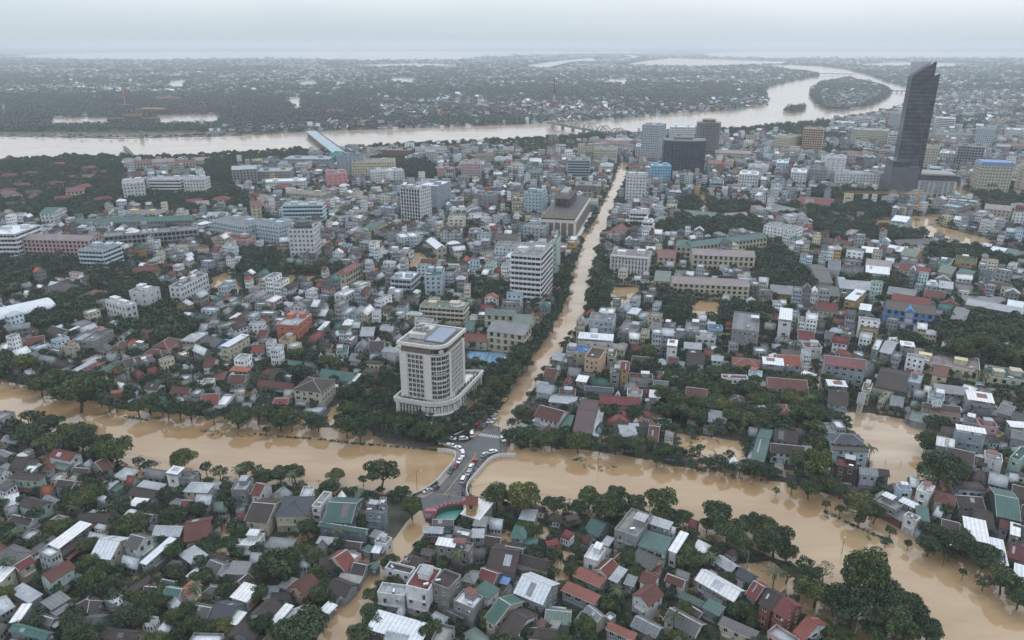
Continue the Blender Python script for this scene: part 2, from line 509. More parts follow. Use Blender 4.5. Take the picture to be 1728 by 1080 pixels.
# islands
ISL = [('1366,162 1372,150 1385,142 1405,136 1428,133 1460,138 1490,146 1505,155 1498,166 1470,180 1435,187 1400,188 1375,180', 1), ('1321,189 1330,183 1358,181 1359,187 1340,191', 2),
       ('1000,97 1050,95 1065,97 1040,100 1005,101', 3)]
for tx, sd in ISL:
    sheet('river_island', tx, 0.6, M['ground'], step=30, amp=4, key='island', seed=sd)

# ---- dry road over the bridge and the crossing
m, t, b = new_mat('wet_asphalt')
g = nd(t, 'ShaderNodeNewGeometry')
n = nd(t, 'ShaderNodeTexNoise', Scale=0.25, Detail=6.0)
t.links.new(g.outputs['Position'], n.inputs['Vector'])
n2 = nd(t, 'ShaderNodeTexNoise', Scale=1.8, Detail=4.0)
t.links.new(g.outputs['Position'], n2.inputs['Vector'])
c = ramp(t, n.outputs['Fac'], [(0.3, (0.052, 0.054, 0.060)), (0.55, (0.085, 0.087, 0.095)), (0.75, (0.13, 0.12, 0.11))])
c = mixc(t, 'MULTIPLY', 0.5, c, ramp(t, n2.outputs['Fac'], [(0.35, 0.7), (0.65, 1.0)]))
t.links.new(c, b.inputs['Base Color'])
t.links.new(ramp(t, n.outputs['Fac'], [(0.35, 0.28), (0.6, 0.6)]), b.inputs['Roughness'])
M['asphalt'] = m
ZR = 1.0
def Z6(txt, z=ZR): return [W(680 + float(a) / 6, 700 + float(b_) / 6, z) for a, b_ in (p.split(',') for p in txt.split())]
ROAD = Z6('180,850 300,800 380,720 440,650 500,590 560,510 610,430 618,370 600,330 560,300 640,285 700,240 770,190 830,130 880,95 985,125 990,190 1035,250 1060,300 1040,395 950,400 870,430 800,470 730,560 670,640 620,700 595,760 600,830 610,880 480,900 350,960 330,1060 230,1060 200,950')
def ccw(p):
    a = sum(p[i][0] * p[(i + 1) % len(p)][1] - p[(i + 1) % len(p)][0] * p[i][1] for i in range(len(p)))
    return p if a > 0 else p[::-1]
POLYS['road'] = [ROAD]
mb = MB()
mb.prism(ccw(ROAD), -0.5, ZR)
o = mb.build('road', M['asphalt'])
o['kind'] = 'structure'
def strip(pts, w, z0, z1, mb, mi=0, off=0.0):
    L = []
    n = len(pts)
    for i in range(n):
        a, b_ = pts[max(0, i - 1)], pts[min(n - 1, i + 1)]
        dx, dy = b_[0] - a[0], b_[1] - a[1]
        l = math.hypot(dx, dy) or 1
        nx, ny = -dy / l, dx / l
        L.append(((pts[i][0] + nx * (off - w / 2), pts[i][1] + ny * (off - w / 2)), (pts[i][0] + nx * (off + w / 2), pts[i][1] + ny * (off + w / 2))))
    for i in range(n - 1):
        p, q = L[i], L[i + 1]
        mb.prism(ccw([p[0], q[0], q[1], p[1]]), z0, z1, mi)
def smooth_pts(p, k=2):
    for _ in range(k):
        o = [p[0]]
        for a, b_ in zip(p, p[1:]):
            o += [(a[0] * .75 + b_[0] * .25, a[1] * .75 + b_[1] * .25), (a[0] * .25 + b_[0] * .75, a[1] * .25 + b_[1] * .75)]
        p = o + [p[-1]]
    return p
LEFT_P = smooth_pts(Z6('350,358 440,362 505,375 535,400 532,450 480,520 400,610 330,690 250,750 150,800 60,835'))
RIGHT_P = smooth_pts(Z6('1140,412 1060,408 985,412 920,428 850,472 790,545 720,625 662,690 642,750 648,800 665,835'))
M['paving'] = plain('bridge_paving', (0.27, 0.23, 0.21), 0.8, scale=0.8)
mb = MB()
LW = Z6('505,375 535,400 532,450 480,520 400,610 330,690 250,750 100,818') + Z6('200,846 300,797 380,718 440,648 500,588 560,508 608,430 615,372 598,332 520,345')[0:]
mb.prism(ccw(LW), -0.5, ZR + 0.14)
o = mb.build('pavement', M['paving'])
o['kind'] = 'structure'
mb = MB()
RW = Z6('1040,397 950,402 870,432 802,472 732,562 672,642 622,702 597,762 602,832 612,880') + Z6('665,835 648,800 642,750 662,690 720,625 790,545 850,472 920,428 985,412 1060,408')
mb.prism(ccw(RW), -0.5, ZR + 0.14)
o = mb.build('pavement', M['paving'])
o['kind'] = 'structure'
# parapets: base wall, top rail, posts
for side, P in (('left', LEFT_P), ('right', RIGHT_P)):
    cx, cy = P[len(P) // 2]
    tname = 'pale concrete bridge parapet curving along the %s side of the crossing' % ('hotel' if side == 'left' else 'football ground')
    root = thing('bridge_parapet', cx, cy, 0, tname, 'parapet', 'parapets of the canal bridge')
    Q = [(x - cx, y - cy) for x, y in P]
    a = MB()
    strip(Q, 0.45, -0.6, ZR + 0.55, a)
    a.build('base_wall', M['frame'], root)
    a = MB()
    strip(Q, 0.3, ZR + 0.95, ZR + 1.12, a)
    a.build('top_rail', M['frame'], root)
    a = MB()
    for x, y in Q[::1]: a.box(x - .12, y - .12, ZR + 0.5, x + .12, y + .12, ZR + 0.96)
    pm = a.build('baluster_row', M['frame'], root, stuff=True)
# paint
M['paint_y'] = plain('yellow_paint', (0.45, 0.33, 0.10), 0.6)
M['paint_w'] = plain('white_paint', (0.6, 0.6, 0.58), 0.6)
mb = MB()
strip(Z6('420,805 745,392'), 0.28, ZR + 0.004, ZR + 0.012, mb)
strip(Z6('300,800 420,808 600,832'), 0.15, ZR + 0.004, ZR + 0.012, mb)
mb.build('road_marking', M['paint_y'])['kind'] = 'structure'
mb = MB()
for k in range(10):
    a0 = Z6('%f,%f %f,%f' % (794 + k * 21.5, 186 + k * 3.2, 770 + k * 21.5, 212 + k * 3.2))
    strip(a0, 0.48, ZR + 0.004, ZR + 0.012, mb)
mb.build('zebra_crossing', M['paint_w'])['kind'] = 'structure'
# dry forecourt and lanes round the hotel
M['tarmac'] = plain('forecourt_tarmac', (0.115, 0.10, 0.088), 0.6, scale=0.4)
for tx, k in (('560,560 700,560 790,480 760,640 900,700 1080,690 1330,690 1480,640 1560,560 1600,430 1640,400 1560,680 1400,790 1290,800 1270,860 1100,870 860,820 740,730 640,720', 1),):
    pts = [W(432 + a / 4, 540 + b_ / 4) for a, b_ in (map(float, p.split(',')) for p in tx.split())]
    mb = MB()
    mb.poly([(x, y, 0.10) for x, y in ccw(jag(pts, 6, 0.8))])
    mb.build('forecourt', M['tarmac'])['kind'] = 'structure'
# flooded towpath edge: thin overgrown kerb line in the canal
def bank_edge(txt, ox, oy, s, label):
    pts = smooth_pts([W(ox + float(a) / s, oy + float(b_) / s) for a, b_ in (p.split(',') for p in txt.split())], 2)
    cx, cy = pts[len(pts) // 2]
    root = thing('canal_kerb', cx, cy, 0, label, 'kerb')
    Q = [(x - cx, y - cy) for x, y in pts]
    a = MB()
    strip(Q, 0.7, -0.3, 0.35, a)
    a.build('kerb_wall', M['concrete'], root)
    tv, tf = leaf_cloud(40, 0.75, 0.4, 5)
    T = []
    for (x0, y0), (x1, y1) in zip(Q, Q[1:]):
        L = math.hypot(x1 - x0, y1 - y0)
        for k in range(max(1, int(L / 0.8))):
            u = random.random()
            s_ = random.uniform(0.5, 1.2)
            T.append((x0 + (x1 - x0) * u + cx, y0 + (y1 - y0) * u + cy, 0.3, random.random() * 6.28, s_, s_, s_ * 0.9))
    g_ = batch('weeds', [(tv, tf, None, T, None)], M['leaf'])

def leaf_cloud(n, R0, leaf, seed, lobes=1, flat=0.8, hollow=0.5):
    rr = np.random.RandomState(seed)
    V, F = [], []
    if lobes == 1: L = [(0, 0, 0, 1.0)]
    else:
        L = [(0, 0, 0.15, 0.66)]
        for i in range(lobes):
            a = i * 2.399 + rr.rand() * 0.6
            r = 0.35 + 0.38 * rr.rand()
            L.append((math.cos(a) * r, math.sin(a) * r, rr.uniform(-0.28, 0.50) * (1.15 - r), rr.uniform(0.26, 0.46)))
    w = np.array([l[3] ** 2 for l in L])
    w /= w.sum()
    for i in range(n):
        l = L[rr.choice(len(L), p=w)]
        d = rr.normal(size=3)
        d /= np.linalg.norm(d)
        if d[2] < -0.4: d[2] *= -0.6
        rad = l[3] * (hollow + (1 - hollow) * rr.rand() ** 0.4)
        c = np.array(l[:3]) + d * rad * np.array([1, 1, flat])
        c = c * R0
        nrm = d * 0.75 + rr.normal(size=3) * 0.55 + np.array([0, 0, 0.3])
        nrm /= np.linalg.norm(nrm)
        u = np.cross(nrm, rr.normal(size=3))
        u /= np.linalg.norm(u)
        v = np.cross(nrm, u)
        s = leaf * rr.uniform(0.6, 1.3)
        k = len(V)
        for (a, b_) in ((-1, -.5), (0.1, -.75), (1, .3), (-.2, .8)):
            V.append(c + u * s * a * 0.6 + v * s * b_ * 0.6)
        F.append((k, k + 1, k + 2, k + 3))
    return np.array(V), F
bank_edge('-20,770 200,795 432,805 640,835 880,852', 432, 540, 4, 'weedy half drowned kerb line between the flooded path and canal beside the hotel')
bank_edge('905,855 1000,862 1120,872 1220,880', 432, 540, 4, 'short overgrown kerb line nearest the bridge below the hotel trees')
bank_edge('385,215 450,245 530,290 650,340 780,400 830,415', 1296, 810, 4, 'broken weedy kerb line in the canal below the terraced houses')
bank_edge('840,655 930,665 1000,680', 0, 540, 4, 'short weedy kerb under the leaning trees by the pink gate')

# ================================================================ HOUSES read off the photograph: roof type, three eave corners, eave height, roof, wall
HOUSES = '''
@ 0 810 4
S 30 155 135 165 130 95 4 W gy
G 120 172 260 212 345 145 6.2 br mint
G 55 275 195 305 225 250 5.5 br mint
S 250 490 350 503 625 312 6.5 W dgy
G 190 478 330 378 390 388 4 dg gy
G 370 507 500 412 548 424 5 br dgn
H -60 520 90 585 225 487 7 dg gy
S -60 655 10 690 110 598 8.2 W cr
G 130 612 240 545 190 512 8 mar cr
G 345 692 510 592 445 540 8.6 rb mint
S 345 882 480 800 390 765 5 g gy
S 370 915 490 835 480 808 4 g gy
S 62 755 200 835 265 762 4.5 lg gy
H 500 850 590 895 700 820 4 br gy
F 695 825 800 872 888 810 4 W gy
G 585 962 640 1040 740 905 4 dg gy
G 55 1018 300 1085 375 1030 6 gr gy
S 40 990 130 960 220 845 5 W gy
G 620 505 745 537 895 388 7 W cr
G 830 452 925 472 1040 380 8.5 dg wh
S 880 612 985 572 1190 410 7 W gy
G 1025 372 1210 382 1250 308 4.5 lg gy
G 1245 390 1420 392 1440 240 4.6 rb br
G 505 285 720 292 755 222 4 br cr
S 1415 388 1465 390 1495 350 3.5 gr gy
F 1575 452 1735 462 1812 368 5 W wh
H 1235 78 1395 88 1440 22 8 lg cr
G 1220 182 1275 207 1335 132 4 red gy
H 1098 602 1210 622 1300 562 4 dg gy
S 1205 505 1300 575 1420 522 5 lg gy
G 1395 592 1460 642 1560 562 4 dg wh
S 1520 632 1660 640 1710 560 4.3 g gy
G 1575 692 1640 636 1700 668 4.5 br pk
G 1100 770 1205 787 1255 726 7.3 gr wh
S 1280 782 1365 706 1310 668 7.2 or cr
G 830 752 985 648 1035 668 4 br gy
G 960 770 1050 790 1112 712 3.5 br gy
G 1268 912 1392 936 1490 852 4.5 dg gy
G 1390 962 1535 982 1660 832 5 slate gy
S 1550 792 1665 827 1762 732 5.5 W wh
S 1535 967 1600 982 1670 902 5 W gy
G 1480 1082 1540 1007 1760 1008 4 br gy
G 640 1062 900 1092 960 1012 3.5 br gy
S 655 55 730 72 805 15 4.5 lg gy
G 860 98 1030 127 1062 62 4 br wh
S 860 172 960 182 1000 132 3.6 W gy
S 900 62 1060 90 1090 28 4.6 lg gy
G 365 42 480 57 522 3 8 br gy
G 1390 522 1500 560 1565 527 4 br gy
H 1370 762 1500 780 1560 722 4 dg gy
S 1140 162 1200 180 1242 140 3.5 g gy
S 470 1020 560 1060 620 960 4 br gy
G 250 960 330 985 365 915 4 dg gy
G 280 130 360 170 420 140 4.5 g gy
G 1080 700 1160 715 1240 690 3.6 slate gy
S 1290 480 1380 505 1430 480 3.8 gg gy
G 900 260 1010 280 1060 230 3.5 br gy
G 1000 330 1060 350 1110 325 3.5 g gy
@ 0 720 3
F 1170 318 1250 330 1290 268 10 lg gy
G 1262 347 1313 352 1380 290 9.2 red wh
@ 432 810 4
G -52 240 75 290 192 132 8 br cr
H 142 212 342 246 402 112 9.2 slate cr
F 368 188 435 198 522 90 11 con wh
G 450 277 640 292 722 122 8 gr slw
G 420 312 740 362 765 328 6.5 gr slw
F 730 225 862 242 918 182 10.5 con slw
F 825 174 868 180 885 124 13 W gy
S 403 428 532 442 572 398 3.4 lg gy
G 612 625 684 560 550 478 5.4 red cr
G 352 792 440 695 318 640 6.4 rb peach
S 145 722 245 747 300 677 5.2 g gy
S 50 782 140 800 168 720 4.4 g gy
G 95 803 220 812 262 760 4.4 br gy
G 67 957 182 850 78 795 5.6 br wh
S 72 976 138 986 258 862 5 W wh
S 158 982 345 915 262 872 4.2 lg gy
G 472 742 598 792 690 702 5.4 br gy
S 435 872 492 906 552 852 3.6 W gy
G 432 582 560 600 560 500 4.4 br gy
S 548 672 700 700 720 655 4.2 con gy
G 640 622 720 652 782 562 4.2 br gy
F 790 425 880 452 940 402 5.4 con wh
G 560 445 700 462 720 415 4.2 br gy
G 1408 168 1488 172 1508 112 13.5 red och
S 1342 267 1510 272 1605 168 7.4 W gy
S 1460 312 1553 318 1570 257 7 g gy
G 1128 355 1258 362 1262 315 6.8 lg slw
G 1190 308 1330 310 1345 262 5.4 dg gy
F 1348 378 1440 397 1455 347 8.6 W gy
S 1452 388 1540 392 1545 336 8 lg gy
F 1208 452 1440 502 1468 432 11.5 con con
S 1210 437 1340 457 1366 410 13.5 W con
H 980 562 1092 597 1196 550 6 br gy
F 985 556 1048 558 1070 522 7 W gy
F 862 607 1048 652 1098 602 11 br wh
F 1003 722 1165 765 1262 612 13.6 mar wh
F 1162 716 1302 756 1396 652 14 br con
F 810 775 1005 800 1060 722 8.6 lg wh
S 742 1003 1110 1110 1205 992 6.6 W dgy
G 860 1090 1000 1120 1070 1040 6 lg gy
F 1322 828 1470 888 1558 802 9.4 W gy
S 1465 748 1568 812 1652 747 9.4 gr wh
G 1498 655 1600 702 1662 622 5.6 mar gy
S 1640 692 1700 708 1720 668 3.8 bl gy
G 1535 432 1640 450 1665 382 5.2 br gy
H 1398 665 1470 702 1522 622 6 g gy
S 1290 880 1400 935 1450 870 5 dg gy
G 1110 500 1200 520 1200 470 5 dg gy
S 760 380 830 400 850 350 4 g gy
S 720 470 770 490 790 455 4 gr gy
S 785 485 825 495 850 450 4.2 W gy
S 775 590 800 600 828 570 4 gr gy
@ 576 720 3
G 722 968 778 1003 928 882 8.6 gr cr
G 770 1062 872 1085 1002 952 6.4 br wh
G 872 840 1018 902 1106 792 9.4 W gy
G 740 703 880 742 925 606 5.6 br gy
G 888 705 1028 742 1082 682 4.6 br gy
@ 864 810 4
H 0 360 85 405 118 318 6.2 gr gy
S 45 262 150 280 176 212 5.4 lg gy
G 440 376 582 386 678 302 4.6 gr gy
F 668 362 845 402 960 248 11.4 con gy
S 925 294 1060 338 1086 290 11.2 lg gy
S 845 442 1030 502 1106 412 8.6 gr wh
S 1060 484 1100 492 1182 374 8.4 W wh
F 474 534 582 567 642 472 9.4 W wh
G 640 655 722 580 636 524 7.2 red wh
S 410 645 592 727 622 662 6.6 orr gy
S 330 742 556 842 602 786 7.2 orr gy
S 654 663 710 697 782 617 6.4 lg gy
G 790 547 940 612 1032 532 5.6 dg cr
G 850 690 950 722 1003 650 8 rb wh
G 805 777 905 700 1005 792 8 rb wh
G 1030 682 1150 727 1182 670 6.4 rb wh
G 1235 672 1497 822 1578 747 7.6 W gy
S 1120 792 1272 862 1312 830 5.2 dgr gy
S 1280 862 1396 922 1446 866 7.4 gr gy
G 1362 552 1472 627 1547 588 6.6 lg dgy
G 1570 772 1642 812 1750 722 8.6 mar gy
S 1390 974 1640 1085 1692 1040 7.4 dg cr
G 1020 945 1232 1062 1312 968 6.6 dg cr
G 800 987 965 1072 1022 988 4.6 g gy
S 632 1002 822 1084 848 1046 7.4 orr gy
G 220 962 392 980 470 880 4.8 gg gy
S 440 922 482 977 532 912 5.4 gr gy
G 480 887 572 962 626 908 6.4 g cr
F 620 942 656 962 702 920 5 W gy
G 100 1062 300 1085 372 1010 5.6 br cr
S 120 1002 200 1012 252 968 5.4 rb gy
S 30 602 230 642 292 572 4.6 br gy
H 690 532 782 542 802 490 5.6 rb gy
S 750 702 822 722 852 660 5.2 g gy
G 1290 782 1400 850 1482 842 5.4 dg gy
S 600 432 650 450 692 400 3.4 lg gy
G -60 522 50 560 92 452 4.6 br gy
S 72 432 170 442 202 400 3.8 gr gy
S 900 600 1000 640 1050 610 4.5 rb gy
G 1500 640 1600 700 1680 660 6 slate gy
S 1440 700 1540 740 1600 690 5 dg gy
G 1180 880 1260 930 1300 890 5 br gy
S 240 1000 300 1010 330 960 5 con gy
@ 1296 810 4
G 15 884 118 942 242 852 11.4 mar bri
G -80 842 20 882 132 782 11.4 br bri
G 60 1090 240 1082 410 977 8.6 orr wh
F 702 142 862 218 902 152 7 con gy
S 880 142 990 192 1002 160 8 W gy
F 985 82 1092 112 1136 52 11.6 W wh
F 880 77 980 84 986 42 9.4 con lb
H 1115 168 1262 178 1266 106 9.4 rb cr
G 1290 187 1470 202 1432 112 6.4 br gy
G 1402 292 1536 342 1472 198 5.4 br gy
G 1552 268 1706 280 1645 75 9.6 gr dgn
S 1340 412 1500 432 1465 290 6.6 W gy
S 1530 562 1626 582 1582 420 5.6 W gy
S 1005 280 1095 287 1080 200 7.4 gr gy
G 1172 348 1290 352 1286 287 8 br cr
G 1645 382 1760 402 1762 322 7.4 br gy
S 1650 377 1686 380 1686 306 9 W gy
G 1620 542 1760 562 1762 462 5.4 mar gy
G 1560 332 1630 340 1632 280 7.4 rb gy
G 1640 132 1760 150 1762 60 7.4 br gy
S 1655 667 1760 702 1762 602 4.4 W gy
S 730 188 902 282 932 230 4.4 g bri
S 900 272 1030 352 1062 310 4.4 g lb
F 905 247 1002 292 1012 250 8 con wh
S 1110 230 1170 260 1200 210 6 lg gy
G 1700 250 1780 262 1790 190 7 br gy
@ 0 540 4
G 0 817 102 837 172 797 7.4 g gy
G -20 902 52 932 112 902 5.4 g gy
S 80 927 120 950 186 915 4.6 W gy
G 70 992 150 1012 272 932 5.6 br gy
G 325 922 470 952 516 892 8.6 red wh
S 330 987 440 1012 472 967 5.6 gg gy
H 290 1002 340 1017 382 977 7 rb gy
S 150 1027 216 1032 252 996 6.2 W gy
G 716 1034 766 992 674 946 6.6 rb gy
H 50 1072 262 1086 312 1047 8.6 br mint
F 1118 1062 1202 1077 1252 1030 8.6 W wh
F 1200 1074 1302 1084 1342 1036 8.6 g gy
G 480 1022 590 1032 622 1002 5.2 br gy
F 498 132 562 146 692 62 9.4 lg gy
F 566 132 640 152 772 68 11.4 g gy
G 310 84 410 112 452 62 7.4 br cr
S 395 97 410 106 546 56 8 W gy
G 102 182 300 152 312 114 6.6 mar gy
F 190 192 246 206 352 168 6.4 lg lb
F 320 202 396 222 436 210 7.4 W gy
F 400 177 490 192 522 166 10.5 br cr
G 250 274 346 292 406 264 6.4 g wh
G 350 322 430 342 512 302 4.4 br gy
S 500 332 522 347 652 290 6.6 lg wh
S 562 342 600 352 722 292 5.6 mar gy
S 652 346 702 362 852 292 7.6 dgr och
G 690 272 760 278 832 242 7 g gy
F 920 257 980 292 1042 264 7.4 W gy
G 852 322 966 292 932 256 7.6 br wh
H 740 196 826 206 882 150 7.4 rb cr
H 868 152 950 162 946 122 8.4 or gy
F 855 182 960 196 1017 171 8.4 g gy
H 1030 182 1132 192 1227 130 8.4 rb pk
H 970 227 1090 237 1132 207 7.4 rb lb
G 785 117 850 77 928 84 8.4 slate wh
G 945 112 1010 127 1087 70 8.6 rb gy
S 1022 112 1090 122 1146 92 8.4 lg wh
H 1220 137 1312 147 1382 102 8.6 lg cr
G 1340 152 1450 187 1512 130 7.4 dg gy
S 1470 187 1540 190 1592 140 8 bl gy
F 1505 187 1546 207 1692 127 11.6 W cr
G 1372 312 1440 317 1482 262 9.4 rb wh
S 1435 387 1510 402 1542 356 4.6 rb gy
S 1545 342 1670 352 1692 326 7.4 or gy
G 1548 412 1645 427 1692 377 8.4 rb gy
F 1200 402 1270 407 1302 372 6.4 lg gy
H 1190 437 1280 452 1332 427 4.6 gg gy
G 965 462 1050 477 1096 432 6.6 br wh
G 1140 492 1256 502 1262 456 6.6 rb cr
G 1360 562 1470 572 1506 492 5.6 red gy
S 1470 562 1520 572 1566 526 5.4 W gy
S 1440 592 1520 600 1600 512 5 g gy
G 1170 270 1240 300 1300 280 4 br gy
H 640 200 720 215 760 185 6 dg gy
S 0 990 60 1010 90 985 4.5 g gy
@ 432 540 4
F 140 150 222 152 274 112 8.4 dg ye
H 238 477 440 492 538 403 12 br cr
G 415 388 640 415 690 362 5.4 gr gy
S 635 412 662 415 710 370 5.4 W gy
G 0 442 240 472 262 432 4.4 rb gy
G 72 388 112 402 212 332 5.4 br gy
G 100 617 200 615 252 517 3.8 mar gy
F 578 142 650 148 692 110 9.4 W gy
F 540 217 626 232 630 180 6.4 gr mint
G 430 178 500 190 540 170 6.4 br cr
G 832 67 920 77 942 50 8.4 lg gy
G 760 192 860 200 880 150 8.4 br gy
H 845 212 942 222 966 192 10 lg wh
G 705 100 790 110 820 50 7 lg gy
S 420 60 450 70 505 20 7 W gy
G 10 110 60 125 122 70 7 rb gy
G -20 200 40 220 85 180 7 red wh
S 185 300 290 310 320 285 4 gr gy
G 630 270 700 280 740 240 6 g pk
@ 864 540 4
F 440 147 682 165 718 125 11.4 W wh
F 362 222 562 232 617 182 13 bl cr
F 462 290 592 276 642 202 17 br peach
F 640 252 702 262 712 222 11.4 gr cr
G 268 264 372 284 402 242 8.4 lg gy
G 310 294 400 306 430 262 7 dg gy
G 208 384 292 398 334 342 7.6 rb gy
G 148 492 262 502 312 452 10.4 lg lb
S 434 402 502 422 522 386 8.4 W gy
S 245 552 430 572 442 527 8.4 lg gy
F 308 512 430 520 452 472 9 rb gy
G 148 647 315 692 374 616 7.6 rb wh
S 340 702 390 732 422 656 5.6 gr gy
G 413 742 540 770 592 542 6.8 dmar gy
G 488 477 682 492 692 462 7.6 slate gy
G 730 337 790 342 798 292 15 mar och
F 655 372 730 374 734 317 11.4 g gy
G 594 564 866 580 874 530 6.6 mar och
G 690 727 930 727 940 692 5.6 br gy
G 918 792 985 822 1002 702 5.6 rb gy
G 925 517 1000 527 1006 482 8.4 W gy
G 1165 532 1310 542 1322 472 8.4 rb bri
G 1175 292 1298 302 1300 226 8 br wh
F 1040 197 1116 202 1122 162 14 W wh
G 1345 277 1424 280 1426 250 10.4 lg lb
H 1480 312 1676 336 1678 272 6.4 orr gy
F 1590 392 1690 396 1692 352 9.4 lb wh
F 1418 400 1600 407 1606 379 11.4 rb wh
F 1610 452 1722 462 1730 412 9.4 con bri
G 1322 684 1446 702 1452 622 4.6 g gy
G 1060 422 1120 432 1126 400 7.4 W gy
H 982 394 1056 400 1060 356 8 rb wh
F 770 512 882 522 892 480 8.4 g wh
F 785 402 955 412 962 372 8.6 rb gy
G 950 452 1050 462 1056 420 8.4 dg gy
H 1450 546 1560 582 1602 532 6.6 br gy
S 1650 622 1728 640 1730 577 5.6 lg gy
G 1605 966 1702 962 1765 742 6.4 gr gy
F 1478 78 1670 88 1674 -36 18 g gy
F 1320 68 1426 76 1422 40 10.4 bl lb
F 706 84 830 100 882 22 10.4 g gy
G 940 64 1005 68 1012 32 10.4 g cr
F 1015 50 1090 56 1112 22 9.4 g gy
F 1160 82 1262 92 1272 20 11.4 g gy
F 1238 122 1382 132 1386 92 9.4 lg wh
F 1045 100 1165 110 1168 80 10 g gy
F 515 6 690 20 702 -36 16.5 g lgb
G 800 222 910 232 920 205 5 rb gy
G 1160 190 1280 200 1290 165 7 lg gy
G 805 300 940 312 950 262 5 br gy
S 1120 320 1168 325 1170 290 7 gg gy
G 1050 300 1118 306 1120 262 6.4 rb bri
F 1360 480 1415 490 1416 436 5 W gy
@ 1296 540 4
F 68 14 162 26 165 -50 19 W wh
G 204 128 312 136 300 82 9.4 mar wh
F 246 192 372 198 374 158 9.4 mar wh
G 66 302 226 312 190 240 8.4 or lgb
S 100 232 300 242 300 210 5.6 br gy
G 0 458 272 482 282 412 10.4 rb wh
G 380 300 662 334 684 282 16 rdg slg
G 560 300 640 345 735 290 12 gr gy
G 402 577 540 582 536 484 11.6 br slg
F 620 490 692 494 712 436 9.4 g cr
G 715 472 932 492 962 352 6.6 br gy
S 700 480 960 522 972 490 5.6 br gy
F 932 427 1028 442 1054 376 9.4 lg slg
G 1380 522 1470 540 1534 482 7.4 dg gy
S 1130 484 1372 517 1392 472 7.4 g gy
F 690 207 748 214 782 138 10.4 W gy
G 750 217 830 232 892 152 10.4 lg gy
F 888 194 990 207 1012 180 9.4 W gy
F 484 102 560 108 572 84 12.4 W gy
F 460 172 545 180 548 142 10.4 slate gy
F 1068 547 1190 558 1198 500 9.4 con lb
G 1050 592 1300 622 1312 592 7.4 br cr
S 1090 628 1305 662 1316 622 6.4 rb cr
S 955 672 1080 702 1092 647 4.6 gg gy
F 1340 562 1530 592 1540 532 8.4 W gy
F 1305 707 1425 722 1432 667 7.4 g gy
F 1428 722 1562 737 1570 690 8.4 mar pk
F 1264 768 1474 802 1486 770 13 W slg
G 1135 852 1255 867 1252 810 9.4 W gy
G 1195 972 1385 997 1386 886 8.4 br cr
G 1380 982 1480 992 1482 942 7.4 br lb
F 1458 952 1590 972 1582 912 10.4 con wh
F 1655 902 1700 962 1780 882 9.4 gr mint
S 1640 722 1760 732 1762 697 8.4 W gy
G 1640 802 1760 822 1762 772 7.4 g gy
H 442 830 655 842 646 776 12.6 slate lb
S 448 880 684 894 682 852 11 br lb
F 450 1002 600 1022 602 952 11.6 mar dbr
G 620 1042 746 1057 748 1007 9.6 g lgb
G 745 1050 822 1058 800 1010 8.6 br gy
G 38 822 200 836 198 754 6.6 br gy
G 18 894 250 918 248 856 6.6 br wh
H 65 652 190 656 172 580 6.6 rb gy
G 1530 640 1640 650 1680 600 6 g gy
G 1630 690 1740 700 1760 650 6.5 dg gy
F 1110 570 1180 575 1200 560 10 W wh
G 820 580 910 590 915 530 6.4 g cr
F 735 540 780 550 830 505 6 g cr
G 605 560 640 570 660 500 8 g cr
G 380 130 440 135 445 90 9 dg gy
F 100 330 130 335 190 300 8 g gy
F -40 320 110 335 130 290 9 W gy
S 200 380 290 410 300 375 6 W gy
F 400 470 540 480 550 440 8 W gy
G 1390 640 1500 650 1530 620 7 slate gy
G 1560 880 1600 890 1610 850 7 g gy
@ 1296 300 4
F 505 842 590 852 662 786 11 W och
F 606 912 692 922 702 882 13 W gy
G 485 745 770 765 775 705 9.6 lg slg
G 660 645 820 655 812 606 10 W wh
G 655 605 830 625 834 562 9.6 lr gy
G 335 722 440 712 370 588 8.6 dg cr
G 372 800 490 802 450 732 8.6 dg cr
G 338 912 476 908 458 850 9.6 mar wh
S 20 780 302 802 304 750 7.6 g och
G 890 522 992 537 1052 492 11.6 gg och
G 990 642 1092 657 1100 612 10 red bu
G 878 622 990 632 1002 582 9.6 rb cr
G 1250 657 1370 672 1432 640 7.6 gr dgn
G 1430 652 1500 672 1540 640 9 slate lgb
F 1260 562 1410 582 1416 542 9.6 gr och
G 1140 642 1240 652 1285 605 8.6 gg cr
F 1140 582 1230 592 1262 552 8 gr mint
G 830 832 1092 872 1112 822 12 red gy
G 625 500 740 512 750 480 7.6 W gy
G 725 492 830 512 862 490 7.6 dg gy
G 800 482 900 502 942 480 7.6 W gy
F 1062 732 1154 742 1156 706 7.6 W lb
G 1155 740 1250 752 1240 710 8.6 lg lb
G 800 792 990 812 1004 762 6.6 g gy
G 1050 812 1190 822 1192 772 6.6 rb gy
F 400 620 490 632 494 562 8.6 g lgb
F 485 645 640 652 650 605 8 dg gy
G 440 400 560 392 660 360 6 lr gy
G 370 440 540 470 600 440 5 rb gy
G 200 182 440 190 446 142 8.6 red wh
H 0 205 170 245 262 225 6.5 gg cr
H 340 220 500 262 530 255 6 slate mar
S 1340 840 1640 850 1640 815 7.6 g gy
S 1330 855 1720 925 1728 890 8.6 lg gy
G 1230 960 1330 980 1370 885 6.6 g gy
G 1610 870 1720 890 1728 845 8.6 W gy
G 1460 745 1620 765 1660 735 7.6 br gy
G 1440 470 1500 482 1520 452 7 W gy
G 1490 500 1580 520 1640 480 7.5 W cr
G 1590 510 1660 525 1720 495 7.5 gr cr
G 1660 530 1728 545 1770 510 7.5 gr cr
'''
